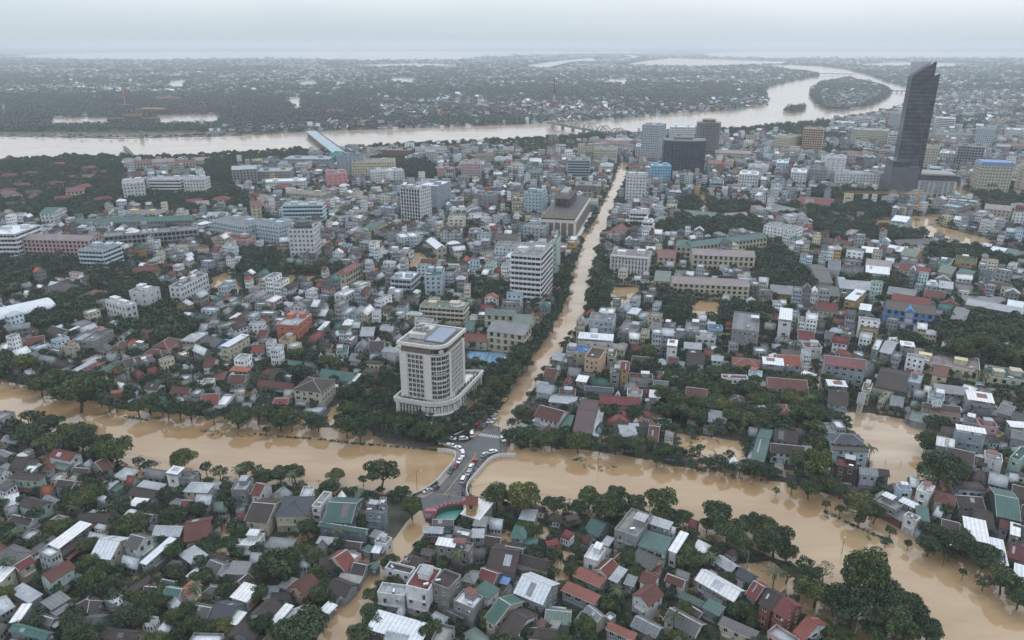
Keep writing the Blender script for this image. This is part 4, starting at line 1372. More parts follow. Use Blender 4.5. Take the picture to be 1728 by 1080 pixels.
# ================================================================ LARGE BUILDINGS
# style | roof corners A B C | which corner's foot is read and its height in the picture | roof, wall | category | label
BIG = '''
@ 0 300 4
b F -130 395 100 385 292 312 B 560 W wh|hospital block|white six-storey hospital block with long balconies at the left edge of the photo
g G 285 232 356 238 476 186 B 330 gr wh|office building|white office block with a green gabled roof between the red tiled halls
a G 120 418 600 428 622 392 A 545 lr pk|hospital block|long low pinkish ward block with a mauve roof behind the round trees
g G 490 312 1290 285 1290 262 A 368 gr gy|hospital block|very long grey block with pale green roof behind the gridded grey one
c F 700 402 1332 352 1314 328 B 440 g gy|hospital block|long grey block with a regular grid of balconies and a white dome on top
b F 528 492 692 500 815 452 B 640 g lb|office building|light blue and cream office block with six banded floors
g F 825 28 970 32 972 2 A 138 lg wh|university building|left tall wing of the pale university beside the river trees
b F 1000 16 1215 16 1217 -6 A 120 lg wh|university building|low middle wing of the pale university with long white bands
g F 1235 14 1380 12 1382 -8 A 122 lg wh|university building|right tall wing of the pale university nearest the grey lane
a F 805 248 1080 246 1076 218 A 285 g ye|school|yellow three-storey school with a red hipped annex behind it
g F 1430 292 1650 332 1702 272 A 402 g lb|hospital block|light blue hospital block with banded front left of the pink building
p F 1435 412 1665 424 1602 388 A 482 rb pk|apartment building|salmon pink four-storey block with a dark red roof
g F 715 832 850 872 905 850 A 950 W wh|hotel|ornate white six-storey hotel with stepped balconies and flat roof
p F 870 768 1002 778 1072 742 B 895 con wh|apartment building|plain white five-storey block with few windows beside the ornate white hotel
g F 1150 732 1216 742 1402 650 B 882 dg wh|hotel|white hotel with grey flat roof and square windows above the flooded park
g H 302 745 432 765 572 732 A 802 br wh|villa|white two-storey villa under a wide dark hipped roof among trees
g H 547 795 622 815 735 768 B 862 rb och|villa|ochre two-storey villa with a red tiled hipped roof among trees
g G 1430 240 1560 240 1562 262 A 285 lg wh|hospital block|low white roofed link block by the end of the green roof
@ 432 300 4
g F 215 350 387 350 452 312 A 560 dg wh|hotel|white ten-storey hotel with a dark round rooftop bar
b F 178 192 447 188 442 162 A 320 lg lb|office building|wide pale blue office slab with ribbon windows behind the white hotel
g F 0 312 150 334 182 292 A 440 g lb|hospital block|pale blue block with blue ground floor left of the white ten-storey hotel
v F 972 72 1106 86 1152 62 A 282 dg wh|hotel|white gridded tower with a dark rooftop beside the brown and grey mall
m F 1096 52 1222 62 1366 8 B 236 W slg|shopping mall|brown fronted mall with blue grey side and white ribbed roof
g G 740 333 802 346 906 308 B 398 gr ye|office building|yellow columned office with a green hipped roof left of the flooded park
p F 1465 112 1592 122 1592 100 A 200 g gy|apartment building|grey and orange windowless box among small houses
a H 541 642 602 650 716 584 A 748 mar cr|office building|long cream block under a maroon hipped roof with a rooftop tank
b F 916 678 1046 692 1101 642 A 782 W lgb|office building|grey three-storey block with glass front and white parapet above the palms
g F 1142 656 1252 668 1274 612 A 802 gr lb|hotel|narrow light blue five-storey hotel with white tracery
g F 530 790 602 802 682 762 B 892 W wh|hotel|slim white four-storey hotel with square windows facing the small houses
b F 1105 872 1402 892 1458 850 A 962 gg cr|office building|cream four-storey office with long balconies directly behind the clock hotel
p F 145 988 276 1004 377 926 A 1110 lg coral|apartment building|coral red five-storey block with a pale metal roof
p F 890 772 962 780 968 756 A 835 W wh|apartment building|small plain white cube building below the glass fronted block
a F 880 500 1040 510 1040 490 A 560 gr wh|gymnasium|white oval walled hall with green inner roof beside the flooded park
g G 1150 425 1220 480 1282 470 A 490 W cr|pavilion|cream pavilion with two white folded roofs beside the flooded park
p F 825 200 930 210 940 195 A 262 W slg|apartment building|grey blue windowless block just left of the gridded tower
g G 1610 410 1760 420 1760 390 A 500 br cr|apartment building|cream balconied block with a dark roof right of the flooded park
g F 1310 150 1400 160 1400 130 A 210 lg gy|apartment building|grey stepped apartment block right of the mall
g F 1325 225 1430 215 1430 200 A 278 W wh|apartment building|bright white stepped apartment block below the mall
g F 1435 375 1530 375 1535 355 A 440 W gy|apartment building|white framed four-storey block with deep balconies near the oval hall
g F 200 100 440 120 440 95 A 150 con cr|apartment building|row of weathered cream flats left of the mall
@ 864 300 4
b F -12 525 197 538 276 452 A 835 con wh|office building|tall white office slab with one dark glass side beside the flooded avenue
p F 276 432 306 440 330 400 A 655 con mint|office building|narrow pale green slab right behind the tall white office slab
g F 70 334 212 342 286 292 A 432 con lgb|apartment building|pale grey block with white roof huts in front of the gold lettered mall
g F 95 98 206 112 238 86 A 235 gr lb|hotel|light blue seven-storey hotel left of the gold lettered mall
a G 640 395 902 370 896 344 A 428 mar wh|villa|white winged villa with maroon roofs and a row of dormers by the avenue
a G 655 370 690 330 790 330 A 410 mar wh|villa|maroon roofed side wing next to the avenue trees
b F 795 238 912 244 932 222 A 345 lg wh|hotel|white hotel with curved balconies behind the maroon roofed villa
b F 880 302 952 306 962 284 A 410 W wh|hotel|slim white stair and balcony block to the right of the maroon roofed villa
q F 670 522 922 542 927 500 A 642 lr wh|office building|white office with a framed screen of slit windows by the maroon roofed hall
a G 985 542 1102 546 1102 440 A 590 mar cr|assembly hall|cream hall with a big plain maroon roof
a G 1215 468 1722 406 1702 376 A 560 gr cr|school|very long cream arcaded school with a pale green roof
a H 1106 472 1212 476 1222 432 A 562 gr cr|school|square cream corner block of the green roofed school
a G 1222 520 1640 538 1646 500 A 622 lr cr|school|cream three-storey arcaded school with a greyish mauve roof
s G 1082 712 1602 738 1602 692 A 800 lr cr|school|cream school with red shutters and a long mauve roof above the flooded yard
g G 962 692 1062 702 1082 590 A 732 gg cr|school|grey green roofed wing joined to the red shuttered school
a G 1166 232 1360 272 1420 210 A 262 gr ye|school|yellow school with pale green roofs round a courtyard
a G 1310 278 1600 258 1592 236 A 300 lr ye|school|long yellow wing with a pink roof beside the green roofed yellow school
a G 962 285 1000 300 1150 258 B 335 gg ye|school|yellow gabled hall with grey green roof behind the maroon villa
g F 0 160 85 165 90 140 A 235 rb cr|apartment building|low cream flats with red roof left of the light blue hotel
@ 1296 300 4
s G 795 884 1126 928 1132 868 A 1000 br bu|school|bright blue three-storey school with a white crest and dark brown roof
f F 460 -30 760 -20 760 -40 A 60 lg wh|apartment building|row of low white flats left of the grey mall podium
g G 830 290 930 300 980 268 A 330 W lb|pavilion|small light blue and white pavilion on the edge of the flooded lake
g H 1285 245 1350 265 1470 225 B 310 rb cr|school|cream school wing with red roof across the flooded lake
g G 1465 205 1640 225 1640 195 A 290 lr cr|school|long pale cream school with pinkish roof across the flooded lake
g H 1640 205 1760 215 1760 180 A 270 gg cr|school|square cream pavilion roofed school block at the right edge
g F 1180 185 1280 205 1375 180 A 270 lb gy|apartment building|white and blue flats at the corner of the flooded boulevard
g F 1420 735 1520 740 1520 725 A 760 g gy|apartment building|small grey flats among sheds below the blue school
a G 880 455 1140 445 1140 415 A 490 dg dgy|apartment building|charred dark row of flats beside the flooded lake
@ 1296 540 4
s F 935 272 1430 358 1452 272 A 330 lr yel|school|long pale yellow two-storey school with arched windows and flat mauve roof
g G 1106 384 1204 388 1222 318 A 470 rb yel|school|gabled pale yellow porch block in front of the long yellow school
a F 1500 388 1760 424 1762 352 A 460 gr cr|school|cream arcaded building with pale green roof at the right edge
@ 432 540 4
@ 864 150 4
g F 886 242 1000 250 1066 228 A 485 lg lgb|hotel|pale grey slab hotel beside the dark curved glass block
g F 1066 252 1236 262 1232 238 A 345 W wh|hotel|white hotel showing above the dark curved glass block
g F 770 592 906 594 914 566 A 782 con wh|hotel|white twelve-storey hotel with dark paired windows beside the avenue
g F 942 522 1076 524 1092 508 A 640 lb sb|hotel|bright sky blue hotel behind the white twelve-storey one
b F 380 478 526 488 528 456 A 602 con slg|office building|blue grey slab with five white balconies in the right half of its front
g F 560 404 710 414 716 384 A 492 con cr|office building|cream six-storey bank with orange vertical bands
g F 836 386 900 392 905 352 A 470 W wh|hotel|narrow white annex left of the pale grey slab hotel
a G 545 352 760 382 765 350 A 400 mar wh|hotel|long white riverside hotel with maroon roof beyond the cream bank
g F 665 352 830 348 830 330 A 390 lg wh|hotel|low white riverside wing near the arched bridge
g F 446 382 556 392 552 362 A 470 rb cr|office building|pale cream five-storey block left of the cream bank
g H 598 520 680 524 684 490 A 570 lg wh|villa|white three-storey villa with a pale hipped roof near the avenue
g F 430 645 600 660 600 625 A 700 con gy|office building|weathered low office behind the gold lettered mall
g G 1370 432 1612 440 1612 404 A 480 lr cr|school|cream two-storey school below the round grey tower
g G 1330 490 1470 510 1482 470 A 545 red wh|school|white school with bright red roof next to the small pink church
g G 1510 490 1640 500 1665 475 A 520 dg cr|school|cream single-storey school with dark roofs right of the church
g F 1592 528 1728 535 1735 505 A 580 lg wh|apartment building|white five-storey flats right of the pink church
g F 1535 570 1665 585 1670 560 A 670 W wh|apartment building|white stepped flats below the right hand side of the church
b F 1340 630 1425 640 1428 610 A 690 g slg|apartment building|grey stepped flats below the pink church
@ 1296 150 4
g F 136 334 246 314 250 290 A 430 con ye|hotel|lower terraced wing of the ochre hotel
c F 242 272 376 276 382 258 A 425 con peach|hotel|tall ochre hotel with a grid of shaded balconies
g F 58 330 136 325 140 305 A 392 g wh|hotel|small white block left of the ochre hotel
g F 570 278 816 286 826 258 A 382 lg cr|hotel|wide white ten-storey hotel left of the black tower
b F 816 302 906 312 908 290 A 392 g wh|hotel|white banded office tucked against the black tower
b F 586 196 702 204 742 182 A 260 g wh|hotel|white banded riverside hotel with a brown side
g F 446 222 586 232 588 208 A 262 W wh|hotel|low white riverside hotel with a stepped roof
g F 826 168 926 172 928 156 A 285 g lgb|hotel|grey tower block just left of the black tower
a G 532 478 780 466 762 402 A 515 rb wh|hotel|white hotel under broad red hipped roofs behind the mall
a H 485 460 640 440 640 395 A 480 rb wh|hotel|red roofed inner court block of the red roofed hotel
p F 395 452 530 474 532 445 A 620 lg wh|apartment building|plain white eight-storey tower of flats left of the mall podium
v F 1060 400 1156 404 1162 378 A 542 g cr|hotel|cream hotel with tall dark slots right of the black tower
c F 1284 392 1466 398 1472 376 A 535 g gy|hotel|grey hotel with open balconies left of the blue roofed one
g F 1146 308 1392 314 1394 294 A 372 g cr|hotel|long cream hotel with twin towers right of the black tower
g F 1416 268 1536 274 1538 252 A 392 g lb|hotel|light blue gridded office behind the blue roofed hotel
g F 1606 278 1760 282 1760 262 A 362 W wh|hotel|white gridded hotel at the right edge of the photo
b F 1132 198 1266 204 1268 184 A 292 W wh|hotel|white banded flats behind the black tower
g H 1600 385 1760 390 1760 365 A 420 red cr|hotel|low cream block with a bright red roof at the right edge
g F 1162 430 1262 440 1264 412 A 500 W wh|apartment building|white stepped flats between cream and grey hotels
g F 1440 520 1660 528 1690 508 A 705 bl cr|hotel|cream nine-storey hotel crowned with a blue mansard roof
p F 1692 530 1800 540 1800 510 A 700 con cr|hotel|plain cream tall block at the right edge beside the blue roofed hotel
g F 58 500 140 505 142 480 A 580 W lb|apartment building|small pale blue flats left of the white tower of flats
g F 155 560 262 570 266 540 A 650 W wh|apartment building|white gabled flats in front of the ochre hotel
g F 275 540 400 550 402 528 A 640 g gy|apartment building|dark grey flats next to the white gabled ones
g F 640 545 800 580 805 548 A 640 g gy|apartment building|grey mixed flats left of the black tower foot
f F 370 652 512 660 514 640 A 690 gg gy|workshop|long low grey green workshop left of the mall podium
g F 1500 215 1595 220 1597 198 A 270 rb cr|hotel|cream block with a red roof top behind the blue gridded office
@ 432 180 4
g F 180 354 490 358 482 330 A 412 lg slg|school|violet grey three-storey school with white parapets beside the river
p F 476 448 616 452 582 402 A 550 lr pkk|hotel|strong pink six-storey hotel with arched top window
p F 502 316 590 322 592 308 A 395 gr teal|theatre|turquoise clad box at the bridge head
p F 592 318 700 340 800 305 A 452 slate slg|hotel|grey slab with slate roof next to the turquoise box
g F 645 378 932 374 932 338 A 488 con ye|hotel|wide pale yellow stepped hotel beside the pink one
g F 780 444 1000 434 992 416 A 532 lg wh|hotel|white hotel with a round domed corner in front of the yellow one
g F 1075 292 1290 288 1286 266 A 345 g wh|office building|long white riverside office with square windows
g F 1386 378 1516 388 1518 362 A 482 con pk|hotel|pale pinkish seven-storey hotel alone among trees
g F 1225 442 1345 438 1342 416 A 490 mar pk|hotel|pink five-storey block with a dark hipped roof among trees
g F 60 512 336 502 332 482 A 572 W wh|school|white low school with a pink gabled middle
g F 0 442 226 438 232 408 A 512 lg gy|office building|grey balconied office behind the white school with pink middle
g F 850 295 1030 300 1030 280 A 350 g bri|hotel|brown and grey riverside block among trees
g G 1480 330 1600 335 1605 315 A 380 rb cr|villa|cream riverside villa with rusty roof
g F 1610 355 1728 360 1728 340 A 395 lg wh|office building|low white riverside block with balconies
@ 0 150 4
g G 1028 490 1176 490 1176 462 A 555 lr cr|university building|central gabled block of the riverside college
a G 900 500 1028 502 1028 480 A 550 rb cr|university building|left linking wing of the riverside college
a G 1190 500 1320 502 1320 482 A 545 rb cr|university building|right linking wing of the riverside college
g G 836 495 900 497 900 478 A 555 lr cr|university building|left gabled end block of the riverside college
g G 1320 480 1378 482 1378 466 A 528 lr cr|university building|right gabled end block of the riverside college
a G 1565 545 1730 540 1730 515 A 650 lg gy|university building|pale blue roofed block left of the white riverside school
a G 455 680 560 690 575 650 A 740 rb cr|villa|cream colonial villa with red roof by the grey lane
a G 530 610 640 600 660 560 A 640 rb rb|villa|long red roofed barracks deep among the left trees
g H 190 730 290 735 290 705 A 755 rb cr|villa|small red hipped villa among the left trees
g G 0 700 60 725 130 705 A 755 rb cr|villa|red roofed villa at the left edge among trees
g H 10 640 90 640 90 610 A 660 rb cr|villa|dim red hipped villa furthest left among trees
g G 1310 780 1415 785 1400 755 A 815 lr pk|villa|pinkish gabled villa among trees below the university
g G 1690 780 1760 790 1740 720 A 870 mar ye|villa|yellow villa with a steep maroon roof
'''
WALLC['pkk'] = (0.62, 0.27, 0.28)
WALLN['pkk'] = 'pink'
WALLC['teal'] = (0.10, 0.46, 0.42)
WALLN['teal'] = 'turquoise'
WALLC['rb'] = (0.2, 0.1, 0.08)
WALLN['rb'] = 'reddish'
def facade(a, style, L, h, n):
    """windows for one wall in the plane y=0 facing -y; slots 0 glass, 1 frame, 2 wall colour"""
    fh = h / n
    if style in 'p': sp_, ww, wh = 5.5, 1.3, 1.3
    elif style == 'v': sp_, ww, wh = 3.4, 2.4, fh * .78
    elif style == 'q': sp_, ww, wh = 2.6, 1.0, fh * .75
    elif style in 'f': sp_, ww, wh = 4.0, 1.8, 1.2
    elif style in 'as': sp_, ww, wh = 3.9, 1.9, fh * .6
    elif style == 'c': sp_, ww, wh = 3.8, 2.9, fh * .62
    else: sp_, ww, wh = 3.4, 1.7, fh * .45
    if style == 'm': return
    if style == 'b':
        for s_ in range(n):
            z_ = s_ * fh
            a.box(-L / 2 + .6, -.05, z_ + fh * .38, L / 2 - .6, 0, z_ + fh * .86, 0, True)
            a.box(-L / 2 - .05, -.75, z_ - .1, L / 2 + .05, 0, z_ + fh * .3, 2, True)
            for q_ in range(1, int(L / 3.2)): a.box(-L / 2 + q_ * 3.2 - .15, -.12, z_ + fh * .38, -L / 2 + q_ * 3.2 + .15, -.05, z_ + fh * .86, 2)
        return
    c_ = max(1, int((L - 1) / sp_))
    for s_ in range(n):
        z_ = s_ * fh + fh * .3
        for k in range(c_):
            x_ = ((k + .5) / c_ - .5) * (L - .8)
            a.box(x_ - ww / 2, -.05, z_, x_ + ww / 2, 0, z_ + wh, 0, True)
            if style in 'gpf': a.box(x_ - ww / 2 - .15, -.22, z_ - .2, x_ + ww / 2 + .15, 0, z_ - .02, 1)
            if style == 'g' and ww > 1.5: a.box(x_ - .05, -.1, z_, x_ + .05, -.05, z_ + wh, 1)
        if style in 'acs':
            a.box(-L / 2, -.5, s_ * fh - .15, L / 2, 0, s_ * fh + .1, 2, True)
        if style == 'c': a.box(-L / 2, -.45, s_ * fh + .1, L / 2, -.3, s_ * fh + .9, 2, True)
    if style in 'acvs':
        for k in range(c_ + 1):
            x_ = (k / c_ - .5) * (L - .8)
            a.box(x_ - .22, -.38, 0, x_ + .22, -.06, h, 2)
def big(style, kind, x, y, w, d, th, h, rc, wc, cat, label):
    name = cat.replace(' ', '_')
    root = thing(name, x, y, th, label, cat)
    wl, rf, tr, rise = solid(kind, w, d, h, 5, -1)
    wcol = WALLC[wc]
    wl.build('walls', M['wall'], root, wcol)
    rf.build('roof', M['white'] if rc in ('W', 'lb', 'bl') else (M['flat'] if kind == 'F' else M['roof']), root, ROOFC[rc])
    tr.build('coping' if kind == 'F' else 'ridge_cap', M['wall'], root, (.55, .55, .53) if kind == 'F' else ROOFC[rc])
    fh_ = 3.9
    n = max(1, int(round(h / fh_)))
    mw = bpy.data.materials.get('trim_' + wc)
    if not mw: mw = plain('trim_' + wc, tuple(min(.72, c_ * 1.15) for c_ in wcol), .8, scale=.5)
    for fi, (nx, ny, L, off) in enumerate(((0, -1, w, d / 2), (0, 1, w, d / 2), (1, 0, d, w / 2), (-1, 0, d, w / 2))):
        a = MB()
        st = style
        if L < 9 and style in 'bacsq': st = 'g'
        if L < min(w, d) * 1.01 and style in 'vq': st = 'g'
        facade(a, st, L, h, n)
        if a.v:
            o = a.build('windows', [M['glass'], M['frame'], mw], root, stuff=True)
            o.location = (nx * off, ny * off, 0)
            o.rotation_euler = (0, 0, math.atan2(ny, nx) + math.pi / 2)
    if kind == 'F':
        rr = random.Random(int(x * 7 + y))
        for q_ in range(2 if w * d > 150 else 1):
            a = MB()
            pw, pd = min(w * .3, 7) * rr.uniform(.7, 1.2), min(d * .45, 6) * rr.uniform(.7, 1.1)
            a.box(-pw / 2, -pd / 2, 0, pw / 2, pd / 2, 2.8)
            a.box(-pw / 2 - .2, -pd / 2 - .2, 2.8, pw / 2 + .2, pd / 2 + .2, 3.05, 0, True)
            o = a.build('plant_room', M['wall'], root, wcol)
            o.location = ((q_ * .55 - .28) * w * .9, rr.uniform(-.2, .25) * d, h + .03)
        for q_ in range(rr.randint(1, 3)):
            o = link('water_tank', TANK, root)
            o.location = (rr.uniform(-.42, .42) * w, rr.uniform(-.42, -.25) * d, h + .05)
    return root, n
BIGS = []
ox = oy = 0
for ln in BIG.strip().splitlines():
    if ln[0] == '@':
        ox, oy, scl = map(float, ln.split()[1:])
        continue
    hd, cat, label = ln.split('|')
    p = hd.split()
    v = list(map(float, p[2:8]))
    P3 = [(ox + v[i] / scl, oy + v[i + 1] / scl) for i in (0, 2, 4)]
    ref = P3[0] if p[8] == 'A' else P3[1]
    h = zfrom(ref[0], ref[1], oy + float(p[9]) / scl)
    h = min(76, max(4.0, h))
    x, y, w, d, th = fit(*[W(a_, b_, h) for a_, b_ in P3])
    lim = 37 if p[1] == 'F' else 30
    if d > lim:
        # keep the near wall where it is when the far edge was read too deep
        sgn = 1
        x -= -math.sin(th) * (d - lim) / 2 * (1 if -math.sin(th) * x + math.cos(th) * y > 0 else -1)
        y -= math.cos(th) * (d - lim) / 2 * (1 if -math.sin(th) * x + math.cos(th) * y > 0 else -1)
        d = lim
    d = max(d, 8.5)
    root, n_ = big(p[0], p[1], x, y, w, d, th, h, p[10], p[11], cat, label)
    BIGS.append((root, x, y, w, d, th, h, n_))
    ORI.append((x, y, th))
for (_r, x, y, w, d, th, h, n_) in BIGS:
    u_ = math.hypot(x, y)
    k_ = min(14, h * .35)
    o_ = occ.copy()
    mark_poly(rect_pts(x - x / u_ * k_, y - y / u_ * k_, w + 4, d + k_ * 1.2, th), 13)
    occ[o_ != 0] = o_[o_ != 0]
for (_r, x, y, w, d, th, h, n_) in BIGS: mark_poly(rect_pts(x, y, w + 3, d + 3, th), 6)

# ================================================================ LANDMARKS
_W, _z, _mk = W, zfrom, mark_poly
class OriP(list):
    def append(s, q): list.append(s, q); ORI_MAIN.append((q[0] * KS, q[1] * KS, q[2]))
ORI_MAIN = ORI
ORI = OriP()
def W(px, py, z=0.0):
    x, y = _W(px, py, z * KS)
    return (x / KS, y / KS)
def zfrom(*a): return _z(*a) / KS
def mark_poly(pts, val): _mk([(p[0] * KS, p[1] * KS) for p in pts], val)
BEFORE = set(o.name for o in bpy.data.objects)
def rescale():
    for o in bpy.data.objects:
        if o.name in BEFORE or o.parent is not None or o.get('done'): continue
        o.location = [c_ * KS for c_ in o.location]
        o.scale = [c_ * KS for c_ in o.scale]

def arc_ring(p0, p1, p2, p3, r, seg=10):
    """footprint p0 (left front) - p1 (corner) - p2 (right back) - p3 (left back); corner p1 rounded with radius r"""
    a, c, b_ = Vector(p0), Vector(p1), Vector(p2)
    u, v = (a - c).normalized(), (b_ - c).normalized()
    s, e_ = c + u * r, c + v * r
    ctr = c + u * r + v * r
    out_ = [tuple(p0)]
    for k in range(seg + 1):
        t_ = k / seg * math.pi / 2
        q = ctr - v * r * math.cos(t_) - u * r * math.sin(t_)
        out_.append((q.x, q.y))
    return out_ + [tuple(p2), tuple(p3)]
def offset_ring(ring, d):
    n = len(ring)
    o = []
    for i in range(n):
        p, q, s = Vector(ring[i - 1]), Vector(ring[i]), Vector(ring[(i + 1) % n])
        a, b_ = (q - p).normalized(), (s - q).normalized()
        n1, n2 = Vector((a.y, -a.x)), Vector((b_.y, -b_.x))
        m_ = (n1 + n2)
        m_ = m_ / max(.3, m_.length_squared) * 2
        o.append((q.x + m_.x * d, q.y + m_.y * d))
    return o

# ---- clock hotel with the rounded corner
HH = 33.5
hp = [W(640 + a_ / 3.857, 500 + b_ / 3.857, HH) for a_, b_ in ((126, 300), (412, 338), (548, 218), (262, 160))]
A_, B_, C_ = hp[0], hp[1], hp[2]
hx, hy, hw, hd, hth = fit(A_, B_, C_)
hd = min(hd, 34)
L0 = [(-hw / 2, -hd / 2), (hw / 2, -hd / 2), (hw / 2, hd / 2), (-hw / 2, hd / 2)]
root = thing('hotel', hx, hy, hth, 'big cream hotel with a rounded clock corner standing beside the canal bridge', 'hotel')
CRM = (0.62, 0.61, 0.57)
ring = arc_ring(L0[0], L0[1], L0[2], L0[3], 5.4, 8)
POD = 8.6
mbx = MB()
mbx.prism(ring, 0, HH - 4.2, 0)
mbx.build('tower_walls', M['wall'], root, CRM)
mbx = MB()
mbx.prism(offset_ring(ring, -.5), HH - 4.2, HH - .8, 0)
mbx.build('crown_storey', M['wall'], root, (0.20, 0.155, 0.12))
M['mullion'] = plain('cream_trim', (0.66, 0.65, 0.61), .7)
mbx = MB()
for z_, t_, d_ in ((HH - 4.4, .4, .35), (HH - .8, .55, .9), (POD + .1, .4, .25)):
    mbx = MB()
    mbx.prism(offset_ring(ring, d_), z_, z_ + t_, 0)
    mbx.build('cornice', M['mullion'], root)
mbx = MB()
o_r, i_r = offset_ring(ring, .8), offset_ring(ring, .2)
for i in range(len(o_r)):
    j = (i + 1) % len(o_r)
    mbx.prism(ccw([o_r[i], o_r[j], i_r[j], i_r[i]]), HH - .25, HH + .55)
mbx.build('parapet', M['mullion'], root)
mbx = MB()
mbx.slab([(p[0], p[1], HH - .15) for p in offset_ring(ring, .4)], .08)
mbx.build('roof', M['flat'], root, (.28, .27, .25))
# window bays: pilasters full height, individual windows
def wall_of(p, q): return Vector(p), Vector(q)
WBIG = [M['glass'], M['mullion']]
wa = MB()
wa.box(-.85, -.03, 0, .85, 0, 1.5, 0, True)
wa.box(-.05, -.08, 0, .05, -.03, 1.5, 1)
wa.box(-.85, -.12, -.2, .85, 0, -.001, 1, True)
WH = wa.mesh('window', WBIG)
def place_windows(p, q, z0, z1, rows, cols, me, parent, margin=1.5, pil=True, name='window', off=.02):
    p, q = Vector(p), Vector(q)
    L = (q - p).length
    u = (q - p) / L
    n_ = Vector((u.y, -u.x))
    ang = math.atan2(u.y, u.x)
    fh = (z1 - z0) / rows
    for c_ in range(cols):
        t_ = margin + (c_ + .5) * (L - 2 * margin) / cols
        for r_ in range(rows):
            P = p + u * t_ + n_ * off
            o = link(name, me, parent)
            o.location = (P.x, P.y, z0 + r_ * fh + fh * .22)
            o.rotation_euler = (0, 0, ang)
    if pil:
        a = MB()
        for c_ in range(cols + 1):
            t_ = margin + c_ * (L - 2 * margin) / cols - L / 2
            a.box(t_ - .17, -.28, z0, t_ + .17, 0, z1)
        for sx in (-1, 1): a.box(min(sx * (L / 2 - margin * .9), sx * L / 2), -.35, z0, max(sx * (L / 2 - margin * .9), sx * L / 2), 0, z1 + .3)
        o = a.build('pilasters', M['mullion'], parent)
        m_ = (p + q) / 2
        o.location = (m_.x, m_.y, 0)
        o.rotation_euler = (0, 0, ang)
place_windows(ring[0], ring[1], POD + .6, HH - 4.6, 9, 4, WH, root, 3.6)
place_windows(ring[-3], ring[-2], POD + .6, HH - 4.6, 9, 8, WH, root, 2.2)
for i in range(1, len(ring) - 4, 2):
    place_windows(ring[i], ring[i + 2], POD + .6, HH - 4.6, 9, 1, WH, root, .15, False, 'window', .22)
for i in range(1, len(ring) - 4, 2):
    place_windows(ring[i], ring[i + 2], HH - 3.9, HH - 1.2, 1, 1, WH, root, .15, False, 'window', .1)
mbx = MB()
for z_ in (HH - 8.6, HH - 12.3, HH - 16, HH - 19.7):
    sub = ring[1:-3]
    o1, i1 = offset_ring(sub, .35), sub
    for i in range(1, len(sub) - 1): mbx.prism(ccw([o1[i], o1[i + 1] if i + 1 < len(sub) - 1 else o1[i], i1[min(i + 1, len(sub) - 2)], i1[i]]), z_, z_ + .3)
mbx.build('spandrel', M['mullion'], root)
# clock
ci = len(ring[1:-3]) // 2 + 1
cp = Vector(ring[ci])
cn_ = Vector((1, -1)).normalized()
mbx = MB()
k = []
for i in range(16):
    t_ = i * math.pi / 8
    k.append((math.cos(t_) * .95, 0, math.sin(t_) * .95))
mbx.poly(k)
mbx.poly([(p[0], .5, p[2]) for p in k][::-1])
for i in range(16):
    j = (i + 1) % 16
    mbx.poly([(k[i][0], .5, k[i][2]), (k[j][0], .5, k[j][2]), k[j], k[i]])
ck = mbx.build('clock', M['frame'], root)
ck.location = (cp.x + .5, cp.y - .5, HH - 2.4)
ck.rotation_euler = (0, 0, math.pi / 4)
mbx = MB()
mbx.box(-.05, -.06, 0, .05, -.02, .75)
mbx.box(0, -.06, -.05, .5, -.02, .05)
mbx.build('clock_hand', M['dark'], ck)
# roof plant, skylights, mast
mbx = MB()
mbx.box(-hw * .42, -hd * .22, HH, -hw * .06, hd * .30, HH + 2.0)
mbx.build('lift_room', M['wall'], root, CRM)
mbx = MB()
for q in range(7):
    mbx.box(-hw * .40 + (q % 4) * 2.1, -hd * .1 + (q // 4) * 3, HH + 2.0, -hw * .40 + (q % 4) * 2.1 + 1.5, -hd * .1 + (q // 4) * 3 + 1.7, HH + 3.2 + (q % 3) * .5)
mbx.build('chillers', M['concrete'], root)
mbx = MB()
mbx.box(-hw * .02, -hd * .30, HH - .1, hw * .42, hd * .40, HH + .5)
mbx.build('skylight_base', M['wall'], root, (.2, .2, .22))
M['skylight'] = plain('skylight_glass', (.30, .34, .42), .25, var=.1)
for q in range(8):
    mbx = MB()
    y0 = -hd * .28 + q * hd * .66 / 8
    mbx.slab([(0, y0, HH + .56), (hw * .40, y0, HH + .56), (hw * .40, y0 + hd * .066, HH + 1.2), (0, y0 + hd * .066, HH + 1.2)], .1)
    mbx.build('skylight_panel', M['skylight'], root)
mbx = MB()
mbx.tube((-hw * .1, hd * .42, HH), (-hw * .1, hd * .42, HH + 9), .18, .06)
mbx.build('antenna_mast', M['frame'], root)
# podium
pr = [(-hw / 2 - 1.5, -hd / 2 - 2.6), (hw / 2 + 3.2, -hd / 2 - 2.6), (hw / 2 + 3.2, hd / 2 + 12), (-hw / 2 - 1.5, hd / 2 + 3)]
pring = arc_ring(pr[0], pr[1], pr[2], pr[3], 11, 12)
mbx = MB()
mbx.prism(pring, -.8, POD - 1.3, 0)
mbx.build('podium_walls', M['wall'], root, CRM)
mbx = MB()
mbx.prism(offset_ring(pring, .6), POD - 1.3, POD - .2)
mbx.build('podium_cornice', M['mullion'], root)
mbx = MB()
mbx.prism(offset_ring(pring, .3), POD - 2.1, POD - 1.3)
mbx.build('podium_frieze', M['wall'], root, (.22, .15, .11))
mbx = MB()
o1, i1 = offset_ring(pring, .8), offset_ring(pring, .3)
for i in range(len(o1)):
    j = (i + 1) % len(o1)
    mbx.prism(ccw([o1[i], o1[j], i1[j], i1[i]]), POD - .2, POD + .9)
mbx.build('terrace_parapet', M['mullion'], root)
bt_ = []
